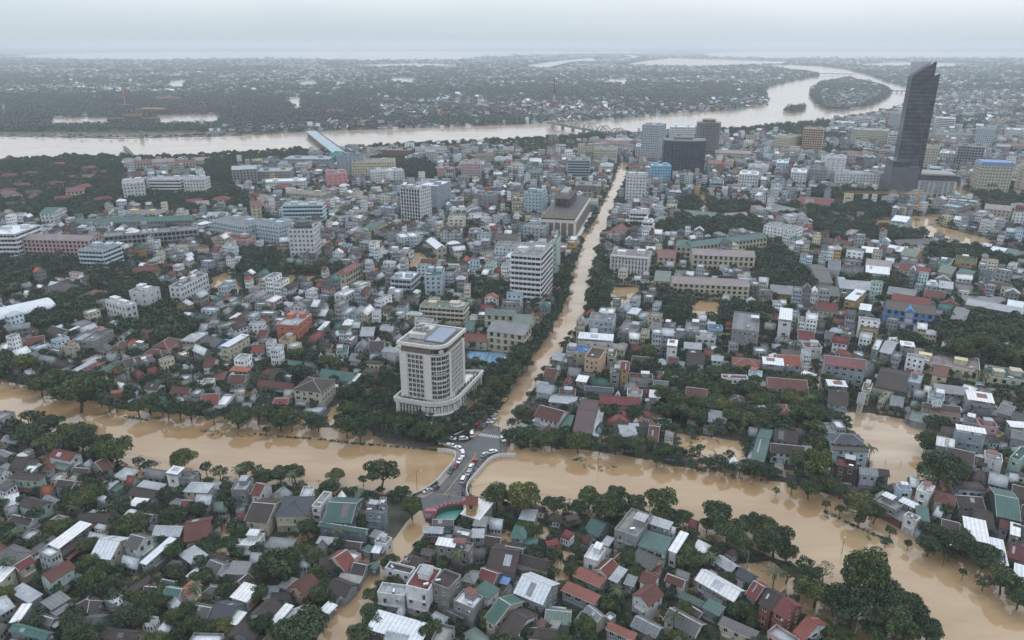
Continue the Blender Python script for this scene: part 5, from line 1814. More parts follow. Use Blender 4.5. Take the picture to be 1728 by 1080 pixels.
for i in range(len(pring)):
    p, q = Vector(pring[i]), Vector(pring[(i + 1) % len(pring)])
    for k in range(int((q - p).length / 1.1)):
        P = p + (q - p) * (k * 1.1 / (q - p).length)
        nn = Vector((0, 0)) - P
        P = P + nn.normalized() * 1.6
        c, s = math.cos(hth), math.sin(hth)
        s_ = .5 + .3 * ((k * 7) % 3)
        bt_.append((hx + P.x * c - P.y * s, hy + P.x * s + P.y * c, POD - .1, k, s_, s_, s_))
bv_, bf_ = leaf_cloud(40, 1.2, .4, 18, 1, 1, .3)
batch('terrace_planting', [(bv_, bf_, None, bt_, None)], M['leaf'])
wa = MB()
wa.box(-1.0, -.03, 0, 1.0, 0, 3.9, 0, True)
for q in (-.35, .35): wa.box(q - .05, -.1, 0, q + .05, -.03, 3.9, 1)
wa.box(-1.0, -.1, 2.0, 1.0, -.03, 2.15, 1)
WP = wa.mesh('tall_window', WBIG)
place_windows(pring[0], pring[1], 1.0, 7.0, 1, 7, WP, root, 1.5, True, 'tall_window')
place_windows(pring[-3], pring[-2], 1.0, 7.0, 1, 9, WP, root, 1.5, True, 'tall_window')
for i in range(2, len(pring) - 4, 2):
    p = pring[i]
    a = MB()
    a.tube((p[0], p[1], -.8), (p[0], p[1], 6.8), .55, .5, 10)
    a.build('column', M['mullion'], root)
    place_windows(pring[i], pring[i + 2], 1.0, 7.0, 1, 1, WP, root, .3, False, 'tall_window')
mbx = MB()
for i in range(1, len(pring) - 4):
    o1 = offset_ring(pring, 1.6)
    mbx.prism(ccw([o1[i], o1[i + 1], pring[i + 1], pring[i]]), 3.4, 3.7)
mbx.build('entrance_canopy', M['mullion'], root)
mark_poly([(hx + p[0] * math.cos(hth) - p[1] * math.sin(hth), hy + p[0] * math.sin(hth) + p[1] * math.cos(hth)) for p in offset_ring(pring, 5.5)], 2)
ORI.append((hx, hy, hth))

# ---- black tower: slanted crown, two thin slabs on a stepped podium
def facade_mat(name, c1, c2, rough, sx, sz):
    m, t, b = new_mat(name)
    g = nd(t, 'ShaderNodeTexCoord')
    w = nd(t, 'ShaderNodeTexWave', Scale=sz * .085, Distortion=0.0)
    w.bands_direction = 'Z'
    t.links.new(g.outputs['Object'], w.inputs['Vector'])
    n = nd(t, 'ShaderNodeTexVoronoi', Scale=.2)
    t.links.new(g.outputs['Object'], n.inputs['Vector'])
    c = mixc(t, 'MIX', ramp(t, w.outputs['Fac'], [(.75, 0.0), (.9, 1.0)]), c1, c2)
    sx_ = nd(t, 'ShaderNodeSeparateXYZ')
    t.links.new(n.outputs['Color'], sx_.inputs[0])
    c = mixc(t, 'MULTIPLY', 1.0, c, ramp(t, sx_.outputs['X'], [(0.0, .6), (1.0, 1.5)]))
    t.links.new(c, b.inputs['Base Color'])
    b.inputs['Roughness'].default_value = rough
    return m
M['blackglass'] = facade_mat('black_curtain_wall', (.040, .043, .052), (.085, .087, .095), .22, 1, .9)
M['podium_grey'] = plain('grey_cladding', (.11, .115, .13), .6, scale=.1)
tx_, ty_ = W(1512, 372, 0)
HT = zfrom(1540, 106, 352)
th_ = ORI[-1][2]
A_ = W(1088 / 3 + 1152, 880 / 3, 18)
TW, TD = 26, 22
tb = W(1152 + 1150 / 3, 1000 / 3, 0)
thT = R(-14)
root = thing('skyscraper', tb[0] + 6.5, tb[1] + 24, thT, 'very tall black glass tower with a slanted knife edged top rising over the city', 'skyscraper')
mbx = MB()
def slanted(mb, x0, y0, x1, y1, z0, za, zb, mi=0):
    """box whose roof rises from za at x0 to zb at x1"""
    v = [(x0, y0, z0), (x1, y0, z0), (x1, y1, z0), (x0, y1, z0), (x0, y0, za), (x1, y0, zb), (x1, y1, zb), (x0, y1, za)]
    k = len(mb.v)
    mb.v += v
    for q in ((4, 5, 6, 7), (0, 1, 5, 4), (1, 2, 6, 5), (2, 3, 7, 6), (3, 0, 4, 7)):
        mb.f.append(tuple(k + i for i in q))
        mb.m.append(mi)
slanted(mbx, -13.2, 0, 7, 16, 0, HT - 15, HT + 0)
mbx.build('front_slab', M['blackglass'], root)
mbx = MB()
slanted(mbx, 7.2, 4, 13.5, 20, 0, HT - 15, HT - 12)
mbx.build('rear_slab', M['blackglass'], root)
M['glasscrown'] = plain('grey_glass_screen', (.50, .52, .55), .3, var=.1)
mbx = MB()
mbx.box(-13, 14, HT - 17, 6.8, 15.6, HT - 1)
mbx.build('roof_screen', M['glasscrown'], root)
mbx = MB()
for k in range(2):
    mbx.box(-13.3 + k * 20.3, -.35, 0, -12.9 + k * 20.3, 0.01, HT - 15 + k * 14.5)
mbx.box(6.9, -.5, 0, 7.25, 3.9, HT - 1)
mbx.build('corner_fins', M['podium_grey'], root)
mbx = MB()
mbx.box(-19, -12, -1, 8, 22, 29)
mbx.build('podium_block', M['podium_grey'], root)
mbx = MB()
mbx.box(-19, -12.2, 29, -4, 20, 35)
mbx.build('podium_upper_step', M['blackglass'], root)
mbx = MB()
mbx.box(8, -14, -1, 44, 24, 17)
mbx.build('shopping_podium', M['wall'], root, (.52, .51, .48))
mbx = MB()
mbx.box(7.6, -15, 17, 45, 24, 22)
mbx.build('podium_roof_storey', M['blackglass'], root)
M['poster'] = plain('billboard_print', (.25, .30, .36), .6, var=.6, scale=.7)
for k in range(7):
    mbx = MB()
    mbx.box(10 + k * 4.6, -14.35, 3.5, 10 + k * 4.6 + (2.6 if k % 3 else 3.6), -14.0, 15.5, 0, True)
    mbx.build('billboard', M['poster'], root)
mbx = MB()
for k in range(7): mbx.box(10 + k * 4.6, -14.2, -.5, 13 + k * 4.6, -14.05, 2.8)
mbx.build('shop_windows', M['glass'], root)
mbx = MB()
for k in range(20): mbx.box(9 + k * 1.7, -14.7, 22, 9.9 + k * 1.7, -14.2, 23.6)
mbx.build('terrace_railing', M['dark'], root)
mark_poly([(root.location.x + a_ * math.cos(thT) - b_ * math.sin(thT), root.location.y + a_ * math.sin(thT) + b_ * math.cos(thT)) for a_, b_ in ((-24, -40), (54, -40), (54, 26), (-24, 26))], 6)
ORI.append((root.location.x, root.location.y, thT))

# ---- dark curved glass office
def curved(name, label, cat, pl, pr_, pb, ytop, depth, bulge, mat, n_bands, bandmat, wallc=None, seg=12):
    h = zfrom(pl[0], ytop, pb)
    a_, b_ = Vector(W(pl[0], pl[1], h)), Vector(W(pr_[0], pr_[1], h))
    m_ = (a_ + b_) / 2
    u = (b_ - a_).normalized()
    n_ = Vector((u.y, -u.x))
    L = (b_ - a_).length
    root = thing(name, m_.x, m_.y, math.atan2(u.y, u.x), label, cat)
    rg = []
    for k in range(seg + 1):
        t_ = k / seg * 2 - 1
        rg.append((t_ * L / 2, -bulge * (1 - t_ * t_)))
    rg += [(L / 2, depth), (-L / 2, depth)]
    a = MB()
    a.prism(rg, -1, h - 1.5)
    a.build('curtain_wall' if mat is not M['wall'] else 'walls', mat, root, wallc)
    a = MB()
    a.prism(offset_ring(rg, .35), h - 1.5, h)
    a.build('roof_band', bandmat, root)
    a = MB()
    for q in range(1, n_bands):
        z_ = q * (h - 1.5) / n_bands
        r2 = offset_ring(rg, .08)
        for i in range(seg): a.prism(ccw([r2[i], r2[i + 1], rg[i + 1], rg[i]]), z_, z_ + .25)
    for i in range(0, seg + 1): a.box(rg[i][0] - .12, rg[i][1] - .2, 0, rg[i][0] + .12, rg[i][1], h - 1.5)
    a.build('mullions', bandmat, root)
    a = MB()
    a.box(-L * .25, depth * .3, h, L * .2, depth * .8, h + 2.5)
    a.build('plant_room', M['wall'], root, (.2, .2, .21))
    mark_poly(rect_pts(m_.x - n_.x * depth / 2, m_.y - n_.y * depth / 2, L + 4, depth + 8, math.atan2(u.y, u.x)), 6)
    ORI.append((m_.x, m_.y, math.atan2(u.y, u.x)))
    return root, L, h
M['darkglass'] = facade_mat('dark_blue_curtain_wall', (.035, .045, .065), (.02, .022, .028), .2, 1, 1.1)
curved('office_building', 'dark curved glass office block near the top of the avenue', 'office building', (1121, 236), (1192, 237), 298, 236, 22, 7, M['darkglass'], 16, M['podium_grey'])
rt, L_, h_ = curved('hotel', 'old grey tower hotel with a round crown beside the dark curved glass block', 'hotel', (1176, 206), (1217, 207), 262, 205, 20, 5, M['wall'], 15, M['concrete'], (.22, .22, .22), 8)
a = MB()
for s_ in range(15):
    for q in range(9): a.box(-L_ * .42 + q * L_ * .1, -5.4 * (1 - ((-.84 + q * .2)) ** 2) - .3, s_ * h_ / 15 + .9, -L_ * .42 + q * L_ * .1 + 1.6, -4.0 * (1 - ((-.84 + q * .2)) ** 2), s_ * h_ / 15 + 2.3)
a.build('windows', M['glass'], rt, stuff=True)
a = MB()
a.tube((0, 5, h_), (0, 5, h_ + 3.5), 9, 9, 14)
a.tube((0, 5, h_ + 3.5), (0, 5, h_ + 4.4), 11, 7, 14)
a.build('rooftop_restaurant', M['wall'], rt, (.28, .2, .15))

# ---- white framed mall with gold letters
hG = zfrom(972, 372, 404)
A_, B_, C_ = W(864 + 185 / 4, 300 + 276 / 4, hG), W(864 + 432 / 4, 300 + 292 / 4, hG), W(864 + 531 / 4, 300 + 135 / 4, hG)
x, y, w, d, th = fit(A_, B_, C_)
root = thing('shopping_mall', x, y, th, 'white framed mall with brown bays and tall gold letters along its dark roof', 'shopping mall')
a = MB()
a.box(-w / 2, -d / 2, -1, w / 2, d / 2, hG)
a.build('walls', M['wall'], root, (.62, .62, .60))
M['brown_bay'] = plain('brown_louvre', (.16, .13, .10), .7, scale=.4)
nb = 5
for k in range(nb):
    a = MB()
    x0 = -w / 2 + 1.4 + k * (w - 2.8) / nb
    a.box(x0 + .6, -.12, 3.0, x0 + (w - 2.8) / nb - .6, 0, hG - 2.2)
    o = a.build('facade_bay', M['brown_bay'], root)
    o.location = (0, -d / 2, 0)
nb = max(8, int(d / 7))
for k in range(nb):
    a = MB()
    y0 = -d / 2 + 2 + k * (d - 4) / nb
    a.box(w / 2 - .01, y0 + .8, 3.0, w / 2 + .12, y0 + (d - 4) / nb - .8, hG - 2.2)
    a.build('facade_bay', M['brown_bay'], root)
a = MB()
a.box(w / 2 + .12, -d / 2, 1.2, w / 2 + 3, d / 2, 2.0)
a.build('street_canopy', M['frame'], root)
a = MB()
a.box(-w / 2 + 1.2, -d / 2 + 1.2, hG, w / 2 - 1.2, d / 2 - 1.2, hG + 1.2)
a.build('roof_deck', M['dark'], root)
a = MB()
a.box(-w / 2 + 5, 0, hG + 1.2, w / 2 - 12, d / 2 - 8, hG + 8)
a.build('roof_storey', M['wall'], root, (.10, .09, .085))
a = MB()
for k in range(8):
    for j in range(2): a.box(-w / 2 + 6 + k * (w - 20) / 8, -.3, hG + 1.8 + j * 3.1, -w / 2 + 6 + (k + .7) * (w - 20) / 8, -.01, hG + 4.0 + j * 3.1)
a.build('roof_storey_openings', M['glass'], root)
a = MB()
a.box(-w / 2 + 8, d * .1, hG + 8, w / 2 - 16, d / 2 - 12, hG + 11.5)
a.build('plant_room', M['wall'], root, (.34, .33, .32))
M['gold'] = plain('gold_letters', (.40, .32, .12), .5, .3)
cu = bpy.data.curves.new('sign_letters', 'FONT')
cu.body = 'GOLDLAND PLAZA'
cu.size = 5.6
cu.extrude = .25
cu.space_character = 1.06
tmp = bpy.data.objects.new('tmp_text', cu)
col.objects.link(tmp)
bpy.context.view_layer.update()
me = bpy.data.meshes.new_from_object(tmp.evaluated_get(bpy.context.evaluated_depsgraph_get()))
bpy.data.objects.remove(tmp)
me.materials.clear()
me.materials.append(M['gold'])
o = link('sign_letters', me, root)
tw = max(v.co.x for v in me.vertices)
o.scale = ((w * .92) / tw, 1, 1)
o.rotation_euler = (math.pi / 2, 0, 0)
o.location = (-w * .46, -d / 2 + .2, hG + 1.3)
mark_poly(rect_pts(x, y, w + 4, d + 4, th), 6)
ORI.append((x, y, th))

# ---- round rooftop bar of the white ten-storey hotel, dome on the hospital, domed corner, mansard
def drum(parent, lx, ly, z0, r, h, mat, c, name='roof_drum', cone=0):
    a = MB()
    a.tube((lx, ly, z0), (lx, ly, z0 + h), r, r, 16)
    if cone: a.tube((lx, ly, z0 + h), (lx, ly, z0 + h + cone), r * 1.1, r * .25, 16)
    a.build(name, mat, parent, c)
for (rt, x, y, w, d, th, h, n_) in BIGS:
    lb_ = rt['label']
    if 'rooftop bar' in lb_:
        drum(rt, 0, 0, h, min(w, d) * .42, 3.2, M['wall'], (.09, .09, .095), 'rooftop_bar')
        drum(rt, 0, 0, h + 3.2, min(w, d) * .25, 2.2, M['wall'], (.13, .13, .135), 'rooftop_bar_drum')
    elif 'white dome' in lb_:
        drum(rt, -w * .22, d * .1, h, 7, 1.5, M['white'], (.7, .7, .7), 'dome', 3)
        for k in range(3): drum(rt, -w * .08 + k * 5, -d * .1, h, 1.7, 2.6, M['frame'], None, 'water_tank')
    elif 'domed corner' in lb_:
        drum(rt, w * .05, -d / 2, 0, 5, h + 2, M['wall'], WALLC['wh'], 'round_corner', 3)
    elif 'mansard' in lb_:
        a = MB()
        a.prism(offset_ring([(-w / 2, -d / 2), (w / 2, -d / 2), (w / 2, d / 2), (-w / 2, d / 2)], .3), h + .8, h + 1.2)
        r0 = offset_ring([(-w / 2, -d / 2), (w / 2, -d / 2), (w / 2, d / 2), (-w / 2, d / 2)], .2)
        r1 = offset_ring(r0, -2)
        for i in range(4):
            j = (i + 1) % 4
            a.poly([(*r0[i], h + 1.2), (*r0[j], h + 1.2), (*r1[j], h + 5), (*r1[i], h + 5)])
        a.poly([(*p, h + 5) for p in r1])
        a.build('mansard_roof', M['white'], rt, (.10, .22, .46))
        a = MB()
        for k in range(2):
            a.box(-w * .2 + k * 6, -d / 2 - 1.2, 11.5 - 8 * k, w * .12 + k * 3, -d / 2 - .05, 13 - 8 * k + 0)
        a.build('hotel_awning', M['wall'], rt, (.06, .16, .14))
    elif 'round crown' in lb_: pass
    elif 'bright blue three-storey' in lb_:
        a = MB()
        a.box(-w * .10, -d / 2 - .9, 0, w * .10, -d / 2, h * .98)
        a.poly([(-w * .12, -d / 2 - .95, h * .98), (w * .12, -d / 2 - .95, h * .98), (0, -d / 2 - .95, h + 2.8)])
        a.poly([(-w * .12, -d / 2 - .95, h * .98), (0, -d / 2 - .95, h + 2.8), (0, 0, h + 2.8), (-w * .12, 0, h * .98)])
        a.poly([(w * .12, -d / 2 - .95, h * .98), (w * .12, 0, h * .98), (0, 0, h + 2.8), (0, -d / 2 - .95, h + 2.8)])
        a.build('entrance_gable', M['wall'], rt, WALLC['bu'])
        a = MB()
        a.box(-w * .075, -d / 2 - 1.1, h * .42, w * .075, -d / 2 - .9, h * .62)
        a.build('crest_panel', M['frame'], rt)
        a = MB()
        for k in range(7): a.box(-w * .065 + k * w * .02, -d / 2 - 1.1, h * .66, -w * .055 + k * w * .02, -d / 2 - .9, h * .95)
        a.build('white_fins', M['frame'], rt)
        a = MB()
        for k in range(16): a.box(-w * .19 + k * w * .024, -d / 2 - 1.6, h * .22, -w * .18 + k * w * .024, -d / 2 - 1.4, h * .36)
        a.box(-w * .2, -d / 2 - 1.7, h * .36, w * .2, -d / 2 - 1.3, h * .39)
        a.build('balustrade', M['frame'], rt)
    elif 'framed screen' in lb_:
        a = MB()
        a.box(-w / 2 - .6, -d / 2 - 1.6, -.5, -w / 2 + .6, -d / 2 - .05, h + .5)
        a.box(w / 2 - .6, -d / 2 - 1.6, -.5, w / 2 + .6, -d / 2 - .05, h + .5)
        a.box(-w / 2 + .6, -d / 2 - 1.6, h - .9, w / 2 - .6, -d / 2 - .05, h + .5)
        a.build('white_portal_frame', M['frame'], rt)
    elif 'glass side' in lb_:
        a = MB()
        a.box(w / 2 + .02, -d / 2 + .8, 2, w / 2 + .35, d / 2 - .5, h - 1)
        a.build('glass_side', M['darkglass'], rt)
    elif 'directly behind the clock hotel' in lb_:
        drum(rt, w * .3, 0, h, 6, 1.6, M['wall'], (.4, .4, .38), 'roof_disc')

# ---- white arched hall at the left edge
h = 7.5
p0, p1 = Vector(W(-60, 548, h)), Vector(W(95, 514, h))
u = (p1 - p0).normalized()
n_ = Vector((-u.y, u.x))
L = (p1 - p0).length
wd_ = 19
c_ = (p0 + p1) / 2 + n_ * wd_ / 2
root = thing('sports_hall', c_.x, c_.y, math.atan2(u.y, u.x), 'long white arched roof hall at the left edge of the photo', 'hall')
a = MB()
for k in range(10):
    t0, t1 = math.pi * k / 10, math.pi * (k + 1) / 10
    a.slab([(-L / 2, -math.cos(t0) * wd_ / 2, 6 + 3 * math.sin(t0)), (L / 2, -math.cos(t0) * wd_ / 2, 6 + 3 * math.sin(t0)), (L / 2, -math.cos(t1) * wd_ / 2, 6 + 3 * math.sin(t1)), (-L / 2, -math.cos(t1) * wd_ / 2, 6 + 3 * math.sin(t1))], .12)
a.build('arched_roof', M['white'], root, (.75, .77, .8))
a = MB()
a.box(-L / 2 + .5, -wd_ / 2 + .6, -.5, L / 2 - .5, wd_ / 2 - .6, 6)
a.build('walls', M['wall'], root, (.16, .13, .10))
mark_poly(rect_pts(c_.x, c_.y, L + 2, wd_ + 2, math.atan2(u.y, u.x)), 6)

# ---- sports courts and shed behind the hotel
pts = [W(640 + a_ / 3.857, 500 + b_ / 3.857, .3) for a_, b_ in ((550, 420), (800, 440), (835, 375), (560, 345))]
x, y, w, d, th = fit(pts[0], pts[1], pts[2])
root = thing('tennis_court', x, y, th, 'fenced blue tennis courts under water behind the clock hotel', 'tennis court')
M['court'] = plain('blue_court', (.13, .27, .42), .35, var=.15, scale=.3)
a = MB()
a.box(-w / 2, -d / 2, 0, w / 2, d / 2, .35)
a.build('court_surface', M['court'], root)
a = MB()
for k in (0, 1):
    x0 = -w / 2 + 2 + k * w / 2
    for b_ in ((x0, -d / 2 + 2, x0 + w / 2 - 4, -d / 2 + 2.15), (x0, d / 2 - 2.15, x0 + w / 2 - 4, d / 2 - 2), (x0, -d / 2 + 2.15, x0 + .15, d / 2 - 2.15), (x0 + w / 2 - 4.15, -d / 2 + 2.15, x0 + w / 2 - 4, d / 2 - 2.15), (x0 + w / 4 - 2, -d / 2 + 2.15, x0 + w / 4 - 1.9, d / 2 - 2.15)):
        a.box(b_[0], b_[1], .352, b_[2], b_[3], .358)
a.build('court_lines', M['paint_w'], root)
a = MB()
for k in range(int(w / 3) + 1):
    for sy in (-1, 1): a.box(-w / 2 + k * 3 - .05, sy * d / 2 - .05, 0, -w / 2 + k * 3 + .05, sy * d / 2 + .05, 4)
for z_ in (1, 2, 3, 3.9):
    for sy in (-1, 1): a.box(-w / 2, sy * d / 2 - .03, z_, w / 2, sy * d / 2 + .03, z_ + .06)
a.build('fence', M['wall'], root, (.10, .18, .16))
a = MB()
a.box(-.05, -d / 2 + 2, .35, .05, d / 2 - 2, 1.3)
a.build('net', M['frame'], root)
mark_poly(rect_pts(x, y, w + 3, d + 3, th), 6)
def simple_block(name, label, cat, P3, o_, s_, h, kind, rc, wc, style='p'):
    h = h * KS * .95
    pts = [_W(o_[0] + a_ / s_, o_[1] + b_ / s_, h) for a_, b_ in P3]
    x, y, w, d, th = fit(*pts)
    r_, n_ = big(style, kind, x, y, w, d, th, h, rc, wc, cat, label)
    r_['done'] = 1
    BIGS.append((r_, x, y, w, d, th, h, n_))
    ORI_MAIN.append((x, y, th))
    _mk(rect_pts(x, y, w + 2, d + 2, th), 6)
    return r_
simple_block('s', 'long low shed with a red roof beside the blue tennis courts', 'shed', ((550, 285), (700, 298), (705, 260)), (640, 500), 3.857, 5, 'G', 'red', 'cr')
simple_block('s', 'cream school block with solar panels on its grey roof along the avenue', 'school', ((705, 225), (940, 255), (990, 185)), (640, 500), 3.857, 11, 'G', 'g', 'cr', 'a')
simple_block('s', 'grey green roofed hall joined to the solar panelled school', 'school', ((870, 180), (985, 190), (1003, 120)), (640, 500), 3.857, 12, 'G', 'gg', 'cr', 'a')
simple_block('s', 'long cream school wing behind the hall along the avenue', 'school', ((690, 120), (880, 130), (905, 100)), (640, 500), 3.857, 11, 'G', 'gg', 'cr', 'a')
simple_block('s', 'narrow shed with a dark green roof between the office and the red shed', 'shed', ((555, 215), (600, 222), (640, 155)), (640, 500), 3.857, 5, 'G', 'gr', 'cr')

# ---- curved green canopy with the pink crown at the crossing
cx, cy = W(432 + 1270 / 4, 810 + 215 / 4, 5)
root = thing('canopy', cx, cy, 0, 'curved green cafe canopy with a pink scalloped edge beside the bridge road', 'canopy')
pk = [W(432 + a_ / 4, 810 + b_ / 4, 6) for a_, b_ in ((1195, 215), (1230, 185), (1290, 165), (1345, 158), (1400, 155))]
pk = [(p[0] - cx, p[1] - cy) for p in pk]
M['pink'] = plain('pink_paint', (.36, .10, .14), .6)
M['teal'] = plain('teal_canvas', (.11, .30, .27), .6, var=.15)
M['greenwall'] = plain('green_paint', (.035, .11, .085), .7)
a = MB()
strip(smooth_pts(pk, 1), .4, 0, 5.6, a)
a.build('green_screen_wall', M['greenwall'], root)
a = MB()
strip(smooth_pts(pk, 1), .7, 5.6, 6.3, a)
for p in smooth_pts(pk, 2)[::2]: a.box(p[0] - .22, p[1] - .22, 6.3, p[0] + .22, p[1] + .22, 7)
a.build('pink_edge', M['pink'], root)
a = MB()
a.box(pk[0][0] - .6, pk[0][1] - 1.6, -.5, pk[0][0] + .6, pk[0][1] - .6, 6.6)
a.box(pk[0][0] - 2.4, pk[0][1] - 1.8, 6.6, pk[0][0] + 1.4, pk[0][1] - .4, 7.6)
a.build('pink_gate_tower', M['pink'], root)
base = [W(432 + a_ / 4, 810 + b_ / 4, 3.4) for a_, b_ in ((1210, 262), (1345, 268), (1392, 200), (1395, 178), (1340, 182), (1275, 190), (1225, 215))]
base = [(p[0] - cx, p[1] - cy) for p in base]
a = MB()
a.slab([(p[0], p[1], 3.4) for p in ccw(base)], .15)
a.build('canopy_roof', M['teal'], root)
mark_poly([(p[0] + cx, p[1] + cy) for p in base], 6)

# ---- temple gates and small pagoda
def pagoda(px_, py_, s_, label, cat, name, wc, rc, tiers=2):
    x, y = W(px_, py_, 0)
    root = thing(name, x, y, .35, label, cat)
    for k in range(tiers):
        w_ = (3.2 - k * 1.0) * s_
        z_ = k * 3.4 * s_
        a = MB()
        if k == 0:
            for q in (-1, 1): a.box(q * w_ - .55 * s_, -1.2 * s_, -.5, q * w_ + .55 * s_, 1.2 * s_, 3 * s_)
            a.box(-w_ + .55 * s_, -1.2 * s_, 2.2 * s_, w_ - .55 * s_, 1.2 * s_, 3 * s_)
        else: a.box(-w_ * .8, -1.0 * s_, z_ - .3 * s_, w_ * .8, 1.0 * s_, z_ + 2.2 * s_)
        a.build('gate_walls' if k == 0 else 'upper_storey', M['wall'], root, wc)
        a = MB()
        W_ = w_ * 1.25 + .4 * s_
        D_ = 2.0 * s_
        z1 = z_ + (3 if k == 0 else 2.2) * s_
        for sy in (-1, 1):
            q = [(-W_, sy * D_, z1 + .25 * s_), (-W_ * .5, sy * D_, z1), (W_ * .5, sy * D_, z1), (W_, sy * D_, z1 + .25 * s_)]
            tp = [(-W_ * .9, 0, z1 + 1.35 * s_), (-W_ * .5, 0, z1 + 1.1 * s_), (W_ * .5, 0, z1 + 1.1 * s_), (W_ * .9, 0, z1 + 1.35 * s_)]
            for i in range(3):
                f4 = [q[i], q[i + 1], tp[i + 1], tp[i]]
                a.slab(f4 if sy < 0 else f4[::-1], .15)
        a.build('tiled_roof', M['tile'], root, rc)
        a = MB()
        for q in (-1, 1): a.tube((q * W_ * .9, 0, z1 + 1.3 * s_), (q * W_ * 1.08, 0, z1 + 1.9 * s_), .14 * s_, .05 * s_, 5)
        a.build('ridge_horns', M['wall'], root, wc)
    mark_poly(rect_pts(x, y, 8 * s_, 5 * s_, .35), 6)
pagoda(202, 677, 0.85, 'pink two tiered temple gate standing in water under the canal trees', 'temple gate', 'temple_gate', (.52, .30, .18), (.40, .16, .10))
pagoda(864 + 398 / 4, 810 + 325 / 4, 0.75, 'dark weathered temple gate in the flooded garden below the canal trees', 'temple gate', 'temple_gate', (.12, .085, .07), (.10, .075, .065))
pagoda(864 + 265 / 4, 810 + 495 / 4, 0.7, 'small red roofed shrine in the flooded garden', 'shrine', 'shrine', (.13, .045, .035), (.24, .06, .05), 2)
pagoda(1165, 400, 1.3, 'pale stone gateway in the trees before the green roofed school', 'gateway', 'stone_gateway', (.45, .42, .36), (.4, .38, .33), 1)
pagoda(1130, 640, .8, 'small grey tomb gate among the trees', 'gateway', 'tomb_gate', (.2, .19, .18), (.15, .14, .13), 1)

# ---- football goals
def goal(px_, py_, th, label):
    x, y = W(px_, py_, 0)
    root = thing('football_goal', x, y, th, label, 'football goal', 'football goals of the flooded pitch')
    for sx in (-1, 1):
        a = MB()
        a.tube((sx * 2.8, 0, -.5), (sx * 2.8, 0, 2), .09)
        a.build('post', M['frame'], root)
    a = MB()
    a.tube((-2.8, 0, 2), (2.8, 0, 2), .09)
    a.build('crossbar', M['frame'], root)
    a = MB()
    for sx in (-1, 1): a.tube((sx * 2.8, 0, 2), (sx * 2.8, 1.3, -.2), .05)
    a.tube((-2.8, 1.3, -.1), (2.8, 1.3, -.1), .05)
    a.build('net_frame', M['frame'], root)
goal(1296 + 763 / 4, 540 + 680 / 4, R(-5), 'far football goal against the green edge of the flooded ground')
goal(1296 + 842 / 4, 540 + 972 / 4, R(-5) + math.pi, 'near football goal standing in the middle of the flooded ground')

# ---- church with the thin pink spire
hS = zfrom(1215, 260, 291)
x, y = W(1215, 291, 0)
root = thing('church', x, y, R(60), 'small church with a thin pink spire below the dark glass block', 'church')
a = MB()
a.box(-9, -5, -1, 9, 5, 7)
for s_ in (-1, 1): a.poly([(s_ * 9, -5, 7), (s_ * 9, 5, 7), (s_ * 9, 0, 11)])
a.build('walls', M['wall'], root, (.42, .25, .18))
a = MB()
for sy in (-1, 1): a.slab([(-9.5, sy * 5.6, 6.6), (9.5, sy * 5.6, 6.6), (9.5, 0, 11.2), (-9.5, 0, 11.2)][::(1 if sy < 0 else -1)], .2)
a.build('roof', M['tile'], root, ROOFC['rb'])
a = MB()
a.box(9, -2, -1, 13, 2, hS * .45)
a.build('bell_tower', M['wall'], root, (.48, .32, .28))
a = MB()
a.tube((11, 0, hS * .45), (11, 0, hS), 2.1, .1, 6)
a.build('spire', M['wall'], root, (.30, .12, .12))
mark_poly(rect_pts(x, y, 26, 14, R(60)), 6)

# ---- lattice radio mast, red and white
x, y = W(864 + 275 / 4, 150 + 605 / 4, 0)
hM = zfrom(935, 122, 300)
root = thing('radio_mast', x, y, .4, 'tall red and white lattice radio mast behind the river bank houses', 'radio mast')
M['red'] = plain('red_paint', (.34, .14, .12), .6)
nseg = 14
for k in range(nseg):
    z0, z1 = hM * .86 * k / nseg, hM * .86 * (k + 1) / nseg
    def rad(z): return max(.7, 9.0 * (1 - z / (hM * .80)) ** 1.6 + .7) if z < hM * .8 else .7
    r0, r1 = rad(z0), rad(z1)
    a = MB()
    P0 = [(r0 * sx, r0 * sy, z0) for sx, sy in ((-1, -1), (1, -1), (1, 1), (-1, 1))]
    P1 = [(r1 * sx, r1 * sy, z1) for sx, sy in ((-1, -1), (1, -1), (1, 1), (-1, 1))]
    t_ = .2 if k < 6 else .14
    for i in range(4):
        j = (i + 1) % 4
        a.tube(P0[i], P1[i], t_, n=4)
        a.tube(P0[i], P1[j], t_ * .6, n=3)
        a.tube(P0[j], P1[i], t_ * .6, n=3)
        a.tube(P1[i], P1[j], t_ * .6, n=3)
    a.build('mast_section', M['red'] if k % 2 else M['frame'], root)
a = MB()
a.tube((0, 0, hM * .86), (0, 0, hM), .3, .12, 5)
a.build('antenna', M['dark'], root)

